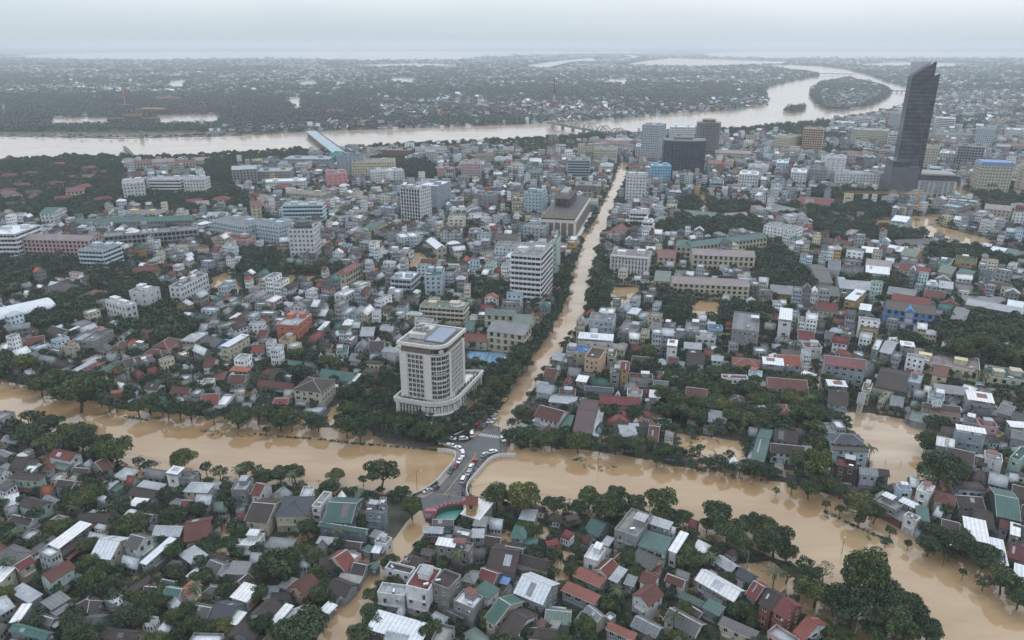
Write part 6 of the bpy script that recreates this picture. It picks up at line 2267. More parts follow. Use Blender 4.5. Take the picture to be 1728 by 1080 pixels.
# ---- flag tower flag, palace roofs on the far bank
x, y = W(213, 186, 0)
root = thing('flagpole', x, y, 0, 'big red flag flying over the dark trees of the far bank', 'flag')
a = MB()
a.box(-22, -12, 0, 22, 12, 7)
a.box(-14, -8, 7, 14, 8, 13)
a.build('stepped_base', M['wall'], root, (.15, .12, .10))
a = MB()
a.tube((0, 0, 13), (0, 0, 48), .5, .3)
a.build('pole', M['frame'], root)
M['flag'] = plain('red_flag', (.7, .05, .03), .7, var=.1)
a = MB()
for k in range(5): a.slab([(k * 2.2, math.sin(k) * .6, 47), (k * 2.2, math.sin(k) * .6, 40), ((k + 1) * 2.2, math.sin(k + 1) * .6, 40), ((k + 1) * 2.2, math.sin(k + 1) * .6, 47)], .02)
fl_ = a.build('flag_cloth', M['flag'], root)
for px_, py_, w_, d_, lb_ in ((257, 190, 60, 26, 'broad orange tiled palace hall among the far bank trees'), (281, 170, 70, 22, 'long reddish palace hall deeper in the far bank trees'), (460, 141, 80, 30, 'long pinkish roofed hall in the far district'), (565, 193, 40, 20, 'rust roofed pavilion on the far bank left of the mast')):
    x, y = _W(px_, py_, 0)
    r_, n_ = big('p', 'H', x, y, w_ * KS, d_ * KS, R(4), 11, 'or' if 'orange' in lb_ else 'rb', 'och', 'palace hall', lb_)
    r_['done'] = 1
x, y = W(228, 208, 0)
root = thing('citadel_gate', x, y, R(3), 'dark walled citadel gate between the pale moats on the far bank', 'gate')
a = MB()
a.box(-45, -14, -1, 45, 14, 10)
a.build('ramparts', M['wall'], root, (.13, .10, .09))
a = MB()
a.box(-18, -8, 10, 18, 8, 14)
a.build('pavilion', M['wall'], root, (.2, .12, .09))
a = MB()
for sy in (-1, 1): a.slab([(-21, sy * 10, 14), (21, sy * 10, 14), (18, 0, 19), (-18, 0, 19)][::(1 if sy < 0 else -1)], .3)
a.build('roof', M['tile'], root, (.16, .10, .07))

# ---- bridges over the river
def bridge(p, q, w, z, label, mat, rail=True, piers=6, name='road_bridge'):
    a_, b_ = Vector(W(*p, z)), Vector(W(*q, z))
    m_ = (a_ + b_) / 2
    L = (b_ - a_).length
    th = math.atan2(b_.y - a_.y, b_.x - a_.x)
    root = thing(name, m_.x, m_.y, th, label, 'bridge')
    a = MB()
    a.box(-L / 2, -w / 2, z - 1.2, L / 2, w / 2, z, 0, True)
    a.build('deck', mat, root)
    for sy in (-1, 1):
        a = MB()
        a.box(-L / 2, sy * w / 2 - .25, z, L / 2, sy * w / 2 + .25, z + 1.1)
        a.build('railing', M['dark'], root)
    for k in range(piers):
        x_ = -L / 2 + (k + .5) * L / piers
        a = MB()
        a.box(x_ - 1.2, -w / 2 + 1, -1, x_ + 1.2, w / 2 - 1, z - 1.2)
        a.build('pier', M['concrete'], root)
    return root, L, w, z
M['deck'] = plain('pale_deck', (.33, .41, .45), .5, scale=.2)
r_, L, w, z = bridge((524, 221), (587, 269), 20, 7, 'straight road bridge with pale deck crossing the wide river', M['deck'])
for k, (t_, s_) in enumerate(((-.42, 1), (-.36, -1), (-.3, 1), (-.12, -1), (-.02, 1), (.1, 1), (.22, -1))):
    pass
r_, L, w, z = bridge((925, 207), (1056, 231), 8, 7, 'grey steel bridge with six low arches across the wide river', M['concrete'], True, 7, 'arch_bridge')
for k in range(6):
    for sy in (-1, 1):
        a = MB()
        x0, x1 = -L / 2 + k * L / 6 + 2, -L / 2 + (k + 1) * L / 6 - 2
        pv = None
        for q in range(11):
            t_ = q / 10
            p_ = (x0 + (x1 - x0) * t_, sy * 4.3, z + 12 * 4 * t_ * (1 - t_))
            if pv:
                a.tube(pv, p_, .8, n=4)
                if q < 10: a.tube(p_, (p_[0], p_[1], z), .35, n=3)
            pv = p_
        a.build('arch', M['concrete'], r_)
bridge((1378, 124), (1442, 125), 14, 8, 'low concrete bridge at the head of the round island', M['concrete'], True, 6)
bridge((1502, 153), (1534, 154), 12, 6, 'thin low bridge joining the island to the right bank', M['concrete'], True, 4)
# jetty beam in the river at the left
bridge((209, 247), (229, 267), 3, 3, 'thin straight jetty sloping out of the river bank at the left', M['concrete'], True, 5, 'jetty')

# ---- orange tower crane beside the mall podium
x, y = W(1545, 362, 0)
hC = zfrom(1545, 327, 362)
root = thing('tower_crane', x, y, R(178), 'orange tower crane with a long boom in front of the black tower podium', 'crane')
M['orange'] = plain('orange_paint', (.50, .26, .10), .6)
a = MB()
for sx, sy in ((-1, -1), (1, -1), (1, 1), (-1, 1)): a.tube((sx * .9, sy * .9, -1), (sx * .9, sy * .9, hC + 4), .16, n=4)
for k in range(10):
    z0, z1 = k * hC / 10, (k + 1) * hC / 10
    a.tube((-.9, -.9, z0), (.9, -.9, z1), .1, n=3)
    a.tube((.9, .9, z0), (-.9, .9, z1), .1, n=3)
a.build('tower', M['orange'], root)
a = MB()
for (yy, zz) in ((-.7, 0), (.7, 0), (0, 1.5)): a.tube((-12, yy, hC + zz), (68, yy, hC + zz), .18, n=4)
for k in range(40):
    x0 = -12 + k * 2
    a.tube((x0, -.7, hC), (x0 + 1, 0, hC + 1.5), .1, n=3)
    a.tube((x0 + 1, 0, hC + 1.5), (x0 + 2, .7, hC), .1, n=3)
a.build('boom', M['orange'], root)
a = MB()
a.box(-12, -1, hC - 2, -9, 1, hC)
a.build('counterweight', M['concrete'], root)

rescale()
W, zfrom, mark_poly, ORI = _W, _z, _mk, ORI_MAIN

# ================================================================ TREES
def trunk_mesh(seed, H=5.0, lean=0.0):
    rr = random.Random(seed)
    a = MB()
    top = (rr.uniform(-.5, .5) + lean, rr.uniform(-.5, .5), H * .55)
    mid = (top[0] * .4, top[1] * .4, H * .28)
    a.tube((0, 0, -1.0), mid, .42, .32, 7)
    a.tube(mid, top, .32, .24, 7)
    for i in range(6):
        an = i * 1.05 + rr.random()
        L = rr.uniform(2.2, 3.6)
        k = (top[0] + math.cos(an) * L * .55, top[1] + math.sin(an) * L * .55, top[2] + rr.uniform(1.0, 1.9))
        a.tube(top, k, .20, .12, 5)
        a.tube(k, (k[0] + math.cos(an + .5) * 1.5, k[1] + math.sin(an + .5) * 1.5, k[2] + rr.uniform(.8, 1.8)), .12, .05, 4)
        a.tube(k, (k[0] + math.cos(an - .6) * 1.5, k[1] + math.sin(an - .6) * 1.5, k[2] + rr.uniform(.5, 1.4)), .10, .04, 4)
    return a.mesh('trunk', [M['bark']])
def crown_mesh(seed, n=3600, leaf=0.47, lobes=9, flat=.72, R0=5.8, zc=5.7, mat='leaf', hollow=.5):
    v, f = leaf_cloud(n, R0, leaf, seed, lobes, flat, hollow)
    v = v + np.array([0, 0, zc])
    me = bpy.data.meshes.new('crown')
    me.from_pydata([tuple(p) for p in v], [], f)
    me.materials.append(M[mat])
    return me
CR = [crown_mesh(50 + i, lobes=7 + i % 4, flat=.62 + .06 * (i % 3)) for i in range(6)]
CRY = [crown_mesh(70 + i, n=700, leaf=.34, lobes=6, hollow=.2) for i in range(2)]      # thin young trees
CRT = [crown_mesh(80 + i, lobes=8, flat=1.15, zc=7.8, R0=5.2) for i in range(2)]       # tall ones
TRK = [trunk_mesh(30 + i, lean=(i % 3 - 1) * .8) for i in range(5)]
# palms
def palm_meshes():
    a = MB()
    a.tube((0, 0, -1), (.2, 0, 5), .24, .2, 6)
    a.tube((.2, 0, 5), (.5, .1, 11), .2, .15, 6)
    t_ = a.mesh('trunk', [M['bark']])
    a = MB()
    rr = random.Random(4)
    for i in range(16):
        an = i * 2.4
        up = rr.uniform(.1, 1.0)
        L = 3.4
        prev = None
        for k in range(6):
            s_ = k / 5
            r_ = L * s_
            z_ = 11 + up * r_ * .9 - (s_ ** 2) * L * (.75)
            c_ = (.5 + math.cos(an) * r_, .1 + math.sin(an) * r_, z_)
            wd = .55 * (1 - s_ * .8)
            l_ = (c_[0] - math.sin(an) * wd, c_[1] + math.cos(an) * wd, z_ - .25)
            r2 = (c_[0] + math.sin(an) * wd, c_[1] - math.cos(an) * wd, z_ - .25)
            if prev:
                a.poly([prev[0], prev[1], c_, l_])
                a.poly([prev[1], prev[2], r2, c_])
            prev = (l_, c_, r2)
    return t_, a.mesh('crown', [M['leaf']])
PALM = palm_meshes()
TREES = []
def tree(x, y, r, kind='tree', seed=0, where=None):
    rr = random.Random(seed)
    s_ = r / 5.0
    nm = {'tree': 'tree', 'young': 'young_tree', 'palm': 'palm_tree', 'tall': 'tree'}[kind]
    root = thing(nm, x, y, rr.random() * 6.28, '', 'palm tree' if kind == 'palm' else 'tree', 'palm trees' if kind == 'palm' else 'trees standing in the flood')
    zs = rr.uniform(.9, 1.15)
    if kind == 'palm':
        tr_, cr_ = PALM
        sc_ = (1, 1, rr.uniform(.85, 1.15))
    else:
        tr_ = rr.choice(TRK)
        cr_ = rr.choice({'tree': CR, 'young': CRY, 'tall': CRT}[kind])
        if kind == 'young': s_ = max(s_, .38)
        hz = max(s_, .62) * zs
        sc_ = (s_ * rr.uniform(.9, 1.1), s_ * rr.uniform(.9, 1.1), hz if kind != 'young' else s_ * 1.15)
    root.scale = sc_
    link('trunk', tr_, root)
    link('crown', cr_, root)
    TREES.append(dict(o=root, x=x, y=y, r=r, kind=kind))
TREE_TXT = '''
@ 0 540 4
30,230,100 150,300,120 370,410,110 230,440,60 520,500,180 600,370,120 730,560,90 930,590,100 1000,570,100 1130,620,90 1280,600,120 1440,650,90 1600,660,120 720,420,90 860,400,80 270,330,90 420,390,80
60,330,90 -20,300,120 650,450,100 470,430,90 800,540,60 870,520,70 1050,540,80 960,500,70 560,420,100
200,750,190 340,830,120 545,820,140 690,840,100 770,900,150 930,950,70 1220,940,125 1390,1010,80 1480,1030,90 1660,1000,95 1340,470,80 1000,400,90 1090,370,80 1200,320,90 1100,90,100 1250,60,90 980,60,100 1180,30,100 1640,260,70 1330,340,60 90,720,90 -30,760,90
560,1060,80 40,20,60 740,30,70 940,420,60 1480,420,50 1600,580,60 1650,600,60
@ 432 540 4
y70,745,60 160,690,100 240,700,90 415,690,110 610,720,130 700,780,80 870,780,80 960,760,90 1080,770,95 1210,780,105 620,490,150 690,600,120 630,610,110 860,480,120 880,370,100 t720,250,100 490,260,130 290,210,120 400,90,90 70,270,90 300,350,170 1520,310,100 1470,520,100 1560,500,100 1600,440,110 1660,330,90 1580,600,60 1240,680,90 900,680,95 1010,660,95 1100,640,90 1340,560,80 1400,600,80 1430,470,90 1330,690,80
p750,330,60 p785,345,60 p825,350,60 p400,210,50
780,560,100 830,600,90 750,520,100 950,560,80 940,450,90 890,560,80 1180,640,80 1390,500,90 1520,450,90 1620,560,80 1500,590,90 1680,500,80 1460,640,70 170,620,90 120,510,70 30,520,60 20,310,70 160,250,70 360,250,90 560,290,100 860,700,80 1130,690,90 1040,700,90 1640,270,70 1690,380,80 1560,380,70 1440,300,60
10,1020,70 160,1040,120 260,1030,100 550,1050,100 840,1040,180 720,1070,70
@ 432 810 4
640,90,60 1050,200,115 150,540,250 290,470,140 60,600,160 330,1000,210 400,880,90 470,930,60 180,60,80 250,20,80 400,340,60 500,100,60 750,110,90 220,1060,160 1090,430,50
@ 0 810 4
560,120,170 640,60,130 760,130,110 1110,80,90 1510,90,80 1160,230,150 880,280,160 980,240,90 380,300,140 430,190,100 60,390,120 180,430,90 600,430,120 690,620,120 800,600,95 620,660,130 700,720,110 1020,620,80 1210,610,95 1350,650,140 1000,810,140 1180,920,130 1020,890,100 800,920,100 g510,1020,160 530,880,80 1590,290,110 1490,290,100 740,700,120 860,680,80
470,60,110 500,200,110 700,200,100 840,190,90 1060,170,90 1280,260,90 30,320,90 330,350,100 270,390,110 580,520,80 930,680,70 1240,560,60 600,790,60 560,700,100 1380,420,60 460,410,100 1430,280,60
@ 864 810 4
60,130,190 280,170,120 y150,90,80 520,120,140 700,110,120 830,160,100 1000,150,175 1160,250,95 1390,240,165 1460,370,150 1640,290,130 1700,430,130 1210,500,200 1140,560,100 1300,580,100 290,360,80 y250,290,60 160,450,80 590,380,60 430,450,90 660,760,80 750,810,100 720,880,70 1030,870,90 740,970,70 g510,1050,130 1500,900,80
400,520,70 450,560,60 y380,580,60 340,300,50 1180,420,80 1320,300,100 330,520,50 1550,330,110 1360,470,90
@ 1296 810 4
50,430,180 y60,55,45 160,50,80 280,70,100 360,10,110 y395,155,45 y490,190,60 620,190,140 720,230,100 y830,330,70 y950,420,50 1090,440,120 1290,440,140 y1230,500,70 1470,510,140 y1320,620,45 y1460,690,80 1590,690,130 1700,800,110 250,580,90 y380,620,100 330,760,170 220,700,90 y130,640,100 t640,720,230 560,840,110 t800,860,200 960,900,180 t860,1000,180 720,1030,130 1080,1030,130 1060,330,70 1330,370,90
420,790,90 280,740,90 560,650,120 700,640,120 900,820,120 1000,980,110 130,480,110 0,330,120 1530,500,90 1680,700,70 620,270,80 540,160,70 1400,470,80 780,760,120 y800,400,60
@ 864 540 4
110,770,120 190,800,110 270,800,110 450,820,140 590,860,70 700,840,120 820,850,120 920,850,90 1030,900,110 1120,940,80 1220,960,70 1340,970,90 1440,1000,80 1540,1000,90 1640,1010,100 1690,1000,80 640,620,100 690,590,90 830,610,120 1010,580,90 1100,560,100 1180,620,120 1260,660,120 1030,680,100 1090,720,110 1500,640,140 1600,650,140 1680,700,120 1610,800,80 1560,700,100 920,200,130 870,310,100 980,310,90 1220,360,60 1450,240,90 1420,540,70 1090,500,70 50,650,100 0,700,70 120,500,60 60,250,130 20,360,110 130,220,80 240,80,70 350,170,60 460,60,60 1550,230,60 1630,250,70
980,950,70 50,820,80 380,800,90 530,850,80 650,750,90 760,740,90 1000,780,90 1140,660,90 1480,720,90 1550,760,80 1220,740,100 1350,740,90 30,330,100 -40,420,100 100,300,80 20,180,80 870,220,80 1020,240,60
@ 1296 540 4
180,380,80 60,560,70 250,630,100 120,670,100 330,720,140 350,830,120 210,960,130 350,990,160 20,1000,70 1090,810,120 1160,1020,190 1590,480,110 1700,500,90 770,100,90 970,120,130 1180,110,110 1120,200,110 1300,180,170 1450,120,160 1620,190,190 1700,240,130 1200,690,70 870,110,100 570,510,70
70,700,80 320,640,90 160,600,80 1070,160,90 1220,210,110 1380,230,110 1500,220,120 1560,290,90 1680,320,80 1540,120,120 1640,80,120 1390,70,110 1040,90,90 1060,860,70 1280,1040,110 460,560,60 870,610,60 1000,620,50 280,790,90 1480,60,120 1260,100,110
'''
ox = oy = 0
TMAN = []
for ln in TREE_TXT.strip().splitlines():
    if ln[0] == '@':
        ox, oy, scl = map(float, ln.split()[1:])
        continue
    for tk in ln.split():
        kd = {'y': 'young', 'p': 'palm', 't': 'tall', 'g': 'tree'}.get(tk[0], 'tree')
        a_, b_, w_ = map(float, tk.lstrip('yptg').split(','))
        px_, py_ = ox + a_ / scl, oy + b_ / scl
        X, Y = W(px_, py_, 0)
        sl_ = math.sqrt(X * X + Y * Y + CAM_H ** 2)
        r_ = w_ / scl / 2 / (FPX / sl_) * 1.0
        zc = 6.3 * max(r_ / 5, .62) if kd != 'palm' else 10.5
        X, Y = W(px_, py_, zc)
        bank = any(cell(X + dx_, Y + dy_) == 1 for dx_ in (-9, 0, 9) for dy_ in (-9, 0, 9))
        TMAN.append((X, Y, min(r_ * (1.2 if bank or kd == 'palm' else .93), 13.5), kd))
rr = random.Random(77)
for tx, gap, r0 in (('-40,632 0,645 60,662 110,678 200,695 300,706 420,712 520,722 640,732 740,742', 6.5, 5.2), ('880,748 980,750 1060,762 1130,777 1200,792 1260,802 1320,808', 8, 3.5), ('40,712 100,738 180,778 260,798', 9, 5.5), ('420,822 520,832 600,842', 10, 5),
        ('830,860 900,868 1000,878 1150,890 1200,905', 9, 5.5), ('1340,820 1400,838 1440,855 1500,888 1550,912 1640,950 1728,980', 13, 4.4), ('1180,900 1250,925 1300,950', 8, 6.5), ('1400,1010 1430,1060 1500,1080 1560,1085', 8, 7)):
    P_ = [W(*q) for q in parse_poly(tx)]
    for (a0, a1), (b0, b1) in zip(P_, P_[1:]):
        L = math.hypot(b0 - a0, b1 - a1)
        for k in range(int(L / gap) + 1):
            u = (k + rr.uniform(.1, .9)) / (int(L / gap) + 1)
            if rr.random() < .15: continue
            X, Y = a0 + (b0 - a0) * u + rr.uniform(-1.5, 1.5), a1 + (b1 - a1) * u + rr.uniform(-2.5, 2.5)
            if any((X - q[0]) ** 2 + (Y - q[1]) ** 2 < 14 for q in TMAN) or cell(X, Y) in (2, 6): continue
            TMAN.append((X, Y, r0 * rr.uniform(.65, 1.15), 'tree'))
def bad(x, y): return cell(x, y) == 6
for i, (X, Y, r_, kd) in enumerate(TMAN):
    mark_poly([(X + 1.8 * math.cos(a_), Y + 1.8 * math.sin(a_)) for a_ in np.arange(0, 6.28, .8)], 8)

# ================================================================ tree zones
ZONES = '''-80,270 190,266 215,300 200,342 160,375 80,372 0,372 -80,372
-60,455 0,440 60,420 150,455 215,462 262,480 265,500 200,482 100,470 60,482 0,520 -60,530
345,262 400,262 395,330 352,330
0,266 200,262 400,256 520,255 520,272 400,275 200,275 0,280
620,243 900,230 1060,224 1060,236 900,244 620,256
405,425 470,430 480,462 575,455 582,470 500,482 418,480
790,480 858,490 930,500 925,515 800,512
1003,425 1015,425 1022,500 1030,530 990,530 985,500
965,440 978,430 968,500 930,560 890,625 870,665 848,690 830,690 850,640 890,590 930,540
1265,420 1310,415 1362,470 1372,492 1320,502 1270,472
1108,495 1155,490 1180,515 1165,562 1122,540
1060,385 1150,372 1230,368 1282,380 1292,400 1140,402 1060,408
1590,545 1640,535 1760,560 1770,610 1700,605 1640,590 1560,575
1200,540 1240,520 1300,528 1292,552 1210,556
1120,640 1300,640 1400,650 1402,722 1315,722 1290,722 1240,715 1120,712 1100,690
1370,377 1480,385 1560,402 1540,416 1460,406 1380,402
1310,368 1400,378 1500,366 1500,350 1420,352 1340,350
1340,330 1380,325 1500,330 1490,345 1380,340
1150,340 1280,350 1290,365 1160,365
200,330 340,325 420,330 420,355 330,362 215,350
590,215 640,215 640,235 590,235
1220,215 1300,212 1400,205 1400,222 1300,228 1220,232
560,280 640,270 720,275 740,300 700,305 620,300
1440,480 1500,470 1530,480 1500,500
1560,420 1640,425 1728,430 1740,450 1640,452 1570,440
1655,330 1760,345 1760,372 1700,372 1650,350
160,480 220,470 300,505 330,520 260,545 170,520
60,510 150,500 170,540 100,560 40,555
205,560 290,540 330,560 300,600 220,590'''
mark_poly([W(*q) for q in ((-200, 230), (0, 230), (200, 234), (400, 229), (530, 221), (700, 215), (850, 210), (1000, 203), (1150, 190), (1240, 185), (1290, 177), (1295, 168), (1289, 155), (1296, 148), (1330, 139), (1382, 130), (1330, 118), (1270, 108), (-200, 100))], 11)
for p_ in POLYS['river']: mark_poly(p_, 1)
mark_poly([W(*q) for q in ((640, 850), (850, 836), (850, 872), (640, 900))], 2)
ZP = []
for ln in ZONES.splitlines():
    pts = [W(px_, py_) for px_, py_ in parse_poly(ln)]
    ZP.append(pts)
    o_ = occ.copy()
    mark_poly(pts, 7)
    occ[(o_ != 0)] = o_[(o_ != 0)]

# ================================================================ packed small houses that fill the blocks between
RK = ['W', 'lg', 'g', 'dg', 'br', 'rb', 'red', 'gr', 'con', 'mar', 'gg', 'or', 'slate']
RP = np.array([.10, .15, .18, .13, .17, .10, .03, .035, .05, .02, .02, .01, .03])
RP /= RP.sum()
WK = ['wh', 'cr', 'gy', 'lb', 'lgb', 'mint', 'pk', 'ye', 'slg', 'con', 'och']
WP = np.array([.22, .15, .28, .05, .14, .02, .02, .015, .05, .05, .01])
WP /= WP.sum()
def house_template(kind, n, wins=True):
    h = 3.3 * n
    wl, rf, tr, rise = solid(kind, 8, 11, h, 1)
    v, f, r_ = [], [], []
    for mb_i, role in ((wl, 0), (rf, 1), (tr, 3)):
        k = len(v)
        v += mb_i.v
        f += [tuple(k + i for i in q) for q in mb_i.f]
        r_ += [role] * len(mb_i.f)
    if wins:
        for (nx, ny, L, off) in ((0, -1, 8, 5.5), (0, 1, 8, 5.5), (1, 0, 11, 4), (-1, 0, 11, 4)):
            for s_ in range(n):
                for t_ in ((-2.2, 0.1, 2.3) if L < 10 else (-3.4, 0, 3.3)):
                    z_ = s_ * 3.3 + 1.2
                    k = len(v)
                    for (du, dz) in ((-.65, 0), (.65, 0), (.65, 1.35), (-.65, 1.35)):
                        u = t_ + du
                        v.append((nx * (off + .06) - ny * u, ny * (off + .06) + nx * u, z_ + dz))
                    f.append((k, k + 1, k + 2, k + 3))
                    r_.append(2)
    return v, f, r_
TPL = {(k, n): house_template(k, n) for k in 'GHSF' for n in (1, 2, 3, 4, 5)}
JOBS = {}
def add_job(key, T, rc, wc, rr):
    j, j2 = rr.uniform(.75, 1.1), rr.uniform(.75, 1.15)
    w_ = [c_ * j for c_ in WALLC[wc]]
    r_ = [min(.8, c_ * j2) for c_ in ROOFC[rc]]
    JOBS.setdefault(key, ([], []))
    JOBS[key][0].append(T)
    JOBS[key][1].append([w_, r_, [.03, .035, .04], w_ if key[0] == 'F' else [c_ * .9 for c_ in r_]])
# the houses read from the photograph that show smallest join the mass, the 300 largest stay objects
def seen_size(q):
    px_, py_ = pxy(q['x'], q['y'], q['h'])
    dd = math.sqrt(q['x'] ** 2 + q['y'] ** 2 + 150 ** 2)
    s_ = (q['w'] + q['d'] + q['h']) / dd
    if not (-10 < px_ < 1738 and py_ < 1085): s_ *= .15
    return s_
for q in BUILT:
    q['shed'] = q['h'] < 4.7 and (q['kind'] == 'S' or q['w'] * q['d'] < 46)
HS = sorted([q for q in BUILT if not q['shed']], key=seen_size, reverse=True)
drop = HS[300:]
rr = random.Random(3)
for q in drop:
    o = q['o']
    n = min(5, q['n'])
    th_ = o.rotation_euler[2]
    w_, d_ = q['w'], q['d']
    add_job((q['kind'], n), (q['x'], q['y'], 0, th_, w_ / 8, d_ / 11, q['h'] / (3.3 * n)), q['rc'], q['wc'], rr)
    for c_ in list(o.children): bpy.data.objects.remove(c_)
    bpy.data.objects.remove(o)
ids = {id(q) for q in drop}
BUILT = [q for q in BUILT if id(q) not in ids]

OX = np.array([o_[:2] for o_ in ORI])
OT = [o_[2] for o_ in ORI]
cand = []
y_ = 185.0
rr = random.Random(11)
while y_ < 3080:
    st = 3.0 + y_ / 230 if y_ < 500 else 4.4 + y_ / 240
    x_ = -0.78 * y_ - 90
    while x_ < 0.78 * y_ + 90:
        cand.append((x_ + rr.uniform(-2, 2), y_ + rr.uniform(-2, 2)))
        x_ += st
    y_ += st
rr.shuffle(cand)
for px_, py_, th_ in ((20, 305, .3), (55, 300, 1.2), (95, 318, .4), (150, 292, 1.0), (170, 300, .5), (60, 335, .2), (110, 345, .5), (140, 325, 1.1), (175, 345, .6), (30, 355, .3), (225, 300, 1.2), (330, 350, .4), (250, 470, .3), (430, 340, 1.1), (100, 285, .4), (15, 330, .7), (480, 325, .2), (375, 345, .2), (130, 308, .6), (40, 322, .2)):
    x_, y_ = W(px_, py_)
    add_job(('GH'[int(px_) % 2], 2), (x_, y_, 0, th_, 2.2, 1.25, 1.1), ('rb', 'mar', 'rb', 'br')[int(py_) % 4], 'cr', rr)
    mark_poly(rect_pts(x_, y_, 26, 20, th_), 6)
UU, VV = np.meshgrid(np.linspace(-.5, .5, 6), np.linspace(-.5, .5, 6))
UU, VV = UU.ravel(), VV.ravel()
placed = 0
from mathutils import noise as mn
for (x_, y_) in cand:
    if cell(x_, y_) != 0: continue
    ppx, ppy = pxy(x_, y_)
    if not (-90 < ppx < 1818 and ppy < 1150): continue
    if y_ > 1250 and mn.noise(Vector((x_ * .006, y_ * .006, 0))) < -.18: continue
    i = int(np.argmin((OX[:, 0] - x_) ** 2 + (OX[:, 1] - y_) ** 2))
    th_ = OT[i] + rr.choice((0, 0, math.pi / 2)) + rr.uniform(-.05, .05)
    u = rr.random()
    rowmax = 4 if y_ > 520 else (3 if y_ > 400 else 2)
    d0 = rr.uniform(9, 15)
    done = False
    for attempt in range(7):
        bigb = attempt == 0 and y_ > 480 and u < .10
        if attempt == 0 and not bigb: m_ = rowmax + 1
        elif bigb: m_ = 1
        else: m_ = max(1, rowmax + 1 - attempt)
        if attempt > 4 and y_ > 560: break
        ws = [rr.uniform(4.6, 7.8) * (1.35 if y_ > 1100 else 1) for q_ in range(m_)]
        d_ = d0 * (1, 1, .9, .8, .62, .48, .36)[attempt] * (1.15 if y_ > 1100 else 1)
        if attempt > 3: ws = [ws[0] * (.85, .7, .6)[attempt - 4]]
        if bigb: ws, d_ = [rr.uniform(13, 20)], rr.uniform(16, 34)
        w_ = sum(ws)
        c, s = math.cos(th_), math.sin(th_)
        xs = x_ + UU * (w_ + .6) * c - VV * (d_ + .6) * s
        ys = y_ + UU * (w_ + .6) * s + VV * (d_ + .6) * c
        I = ((xs - GX0) / CS).astype(int)
        J = ((ys - GY0) / CS).astype(int)
        if I.min() < 0 or J.min() < 0 or I.max() >= NX or J.max() >= NY: break
        if occ[J, I].any(): continue
        mark_poly(rect_pts(x_, y_, w_ + 1.0, d_ + 1.4, th_), 9)
        occ[J, I] = 9
        run = -w_ / 2
        n0 = rr.choices((1, 2, 3, 4, 5), (.36, .34, .19, .08, .03))[0]
        if y_ > 740: n0 = rr.choices((1, 2, 3, 4, 5), (.28, .33, .23, .11, .05))[0]
        if x_ < 0 and y_ > 400: n0 = rr.choices((1, 2, 3, 4), (.40, .36, .18, .06))[0]
        if y_ > 1100 and x_ > 370: n0 = rr.choices((1, 2, 3, 4, 5), (.15, .25, .3, .2, .1))[0]
        if y_ < 400: n0 = rr.choices((1, 2), (.65, .35))[0]
        for wi in ws:
            lx = run + wi / 2
            run += wi
            n = max(1, min(5, n0 + rr.choice((0, 0, 0, 1, -1, 2 if y_ > 420 else 0))))
            if attempt > 4: n = 1
            if bigb: n = rr.choice((3, 4, 5, 5))
            k = rr.choices('GHSF', (.48, .10, .20, .22))[0]
            if n >= 3: k = rr.choices('GHF', (.3, .1, .6))[0]
            rc = RK[rng.choice(len(RK), p=RP)]
            if k == 'F' and rc not in ('W', 'lg', 'con', 'g'): rc = rr.choice(('con', 'con', 'lg', 'W'))
            wc = WK[rng.choice(len(WK), p=WP)]
            di = d_ * rr.uniform(.84, 1.0)
            X_, Y_ = x_ + c * lx - s * (di - d_) / 2, y_ + s * lx + c * (di - d_) / 2
            if bigb:
                if k == 'S': k = 'F'
                wc = rr.choice(('wh', 'cr', 'lgb', 'gy', 'wh'))
                nb_ = max(1, round(d_ / 11))
                for q_ in range(nb_):
                    f_ = ((q_ + .5) / nb_ - .5) * d_
                    add_job((k, n), (x_ - s * f_, y_ + c * f_, 0, th_, w_ / 8, d_ / nb_ / 11 * .995, .98), rc, wc, random.Random(int(x_ * 10)))
            elif k in 'GS' and rr.random() < .5:
                add_job((k, n), (X_, Y_, 0, th_ + math.pi / 2, di / 8 * .985, wi / 11 * .985, rr.uniform(.8, 1.02)), rc, wc, rr)
            else: add_job((k, n), (X_, Y_, 0, th_, wi / 8 * .985, di / 11 * .985, rr.uniform(.8, 1.02)), rc, wc, rr)
            placed += 1
        break
print('FILL houses', placed)

# ================================================================ trees that fill the gaps
tc_ = []
for k_try in range(120000):
    y_ = 185 + 1850 * rr.random() ** 1.3
    x_ = (rr.random() * 2 - 1) * (0.75 * y_ + 70)
    c_ = cell(x_, y_)
    if c_ not in (0, 7, 4, 3, 13): continue
    if c_ == 13 and rr.random() < .75: continue
    if c_ == 0 and rr.random() < .3: continue
    if y_ < 370 and c_ == 0 and rr.random() < .8: continue
    ppx, ppy = pxy(x_, y_, 5)
    if not (-60 < ppx < 1790 and ppy < 1120): continue
    r_ = rr.uniform(3.4, 6.0) if c_ == 7 else rr.uniform(2.6, 4.4) if c_ == 3 else rr.uniform(1.8, 4.2)
    g_ = r_ * (.62 if c_ == 7 else .8)
    I0, J0 = int((x_ - GX0) / CS), int((y_ - GY0) / CS)
    kk = int(g_ / CS)
    blk = occ[J0 - kk:J0 + kk + 1, I0 - kk:I0 + kk + 1]
    if (blk == 10).any(): continue
    occ[J0, I0] = 10
    tc_.append((x_, y_, r_))
print('FILL trees', len(tc_))
near = sorted([('m', *q) for q in TMAN] + [('f', *q, 'tree') for q in tc_], key=lambda q: q[3] * .5 / math.sqrt(q[1] ** 2 + q[2] ** 2 + 34225) * -1)
vis = [q for q in near]
picked = vis[:300]
rest = vis[300:]
for i, q in enumerate(picked): tree(q[1], q[2], q[3], q[4], 500 + i)
v_, f_ = leaf_cloud(420, 5.0, .85, 91, 7, .75)
v2, f2 = leaf_cloud(420, 5.0, .85, 92, 6, .85)
v_ = v_ + np.array([0, 0, 5.6])
v2 = v2 + np.array([0, 0, 5.8])
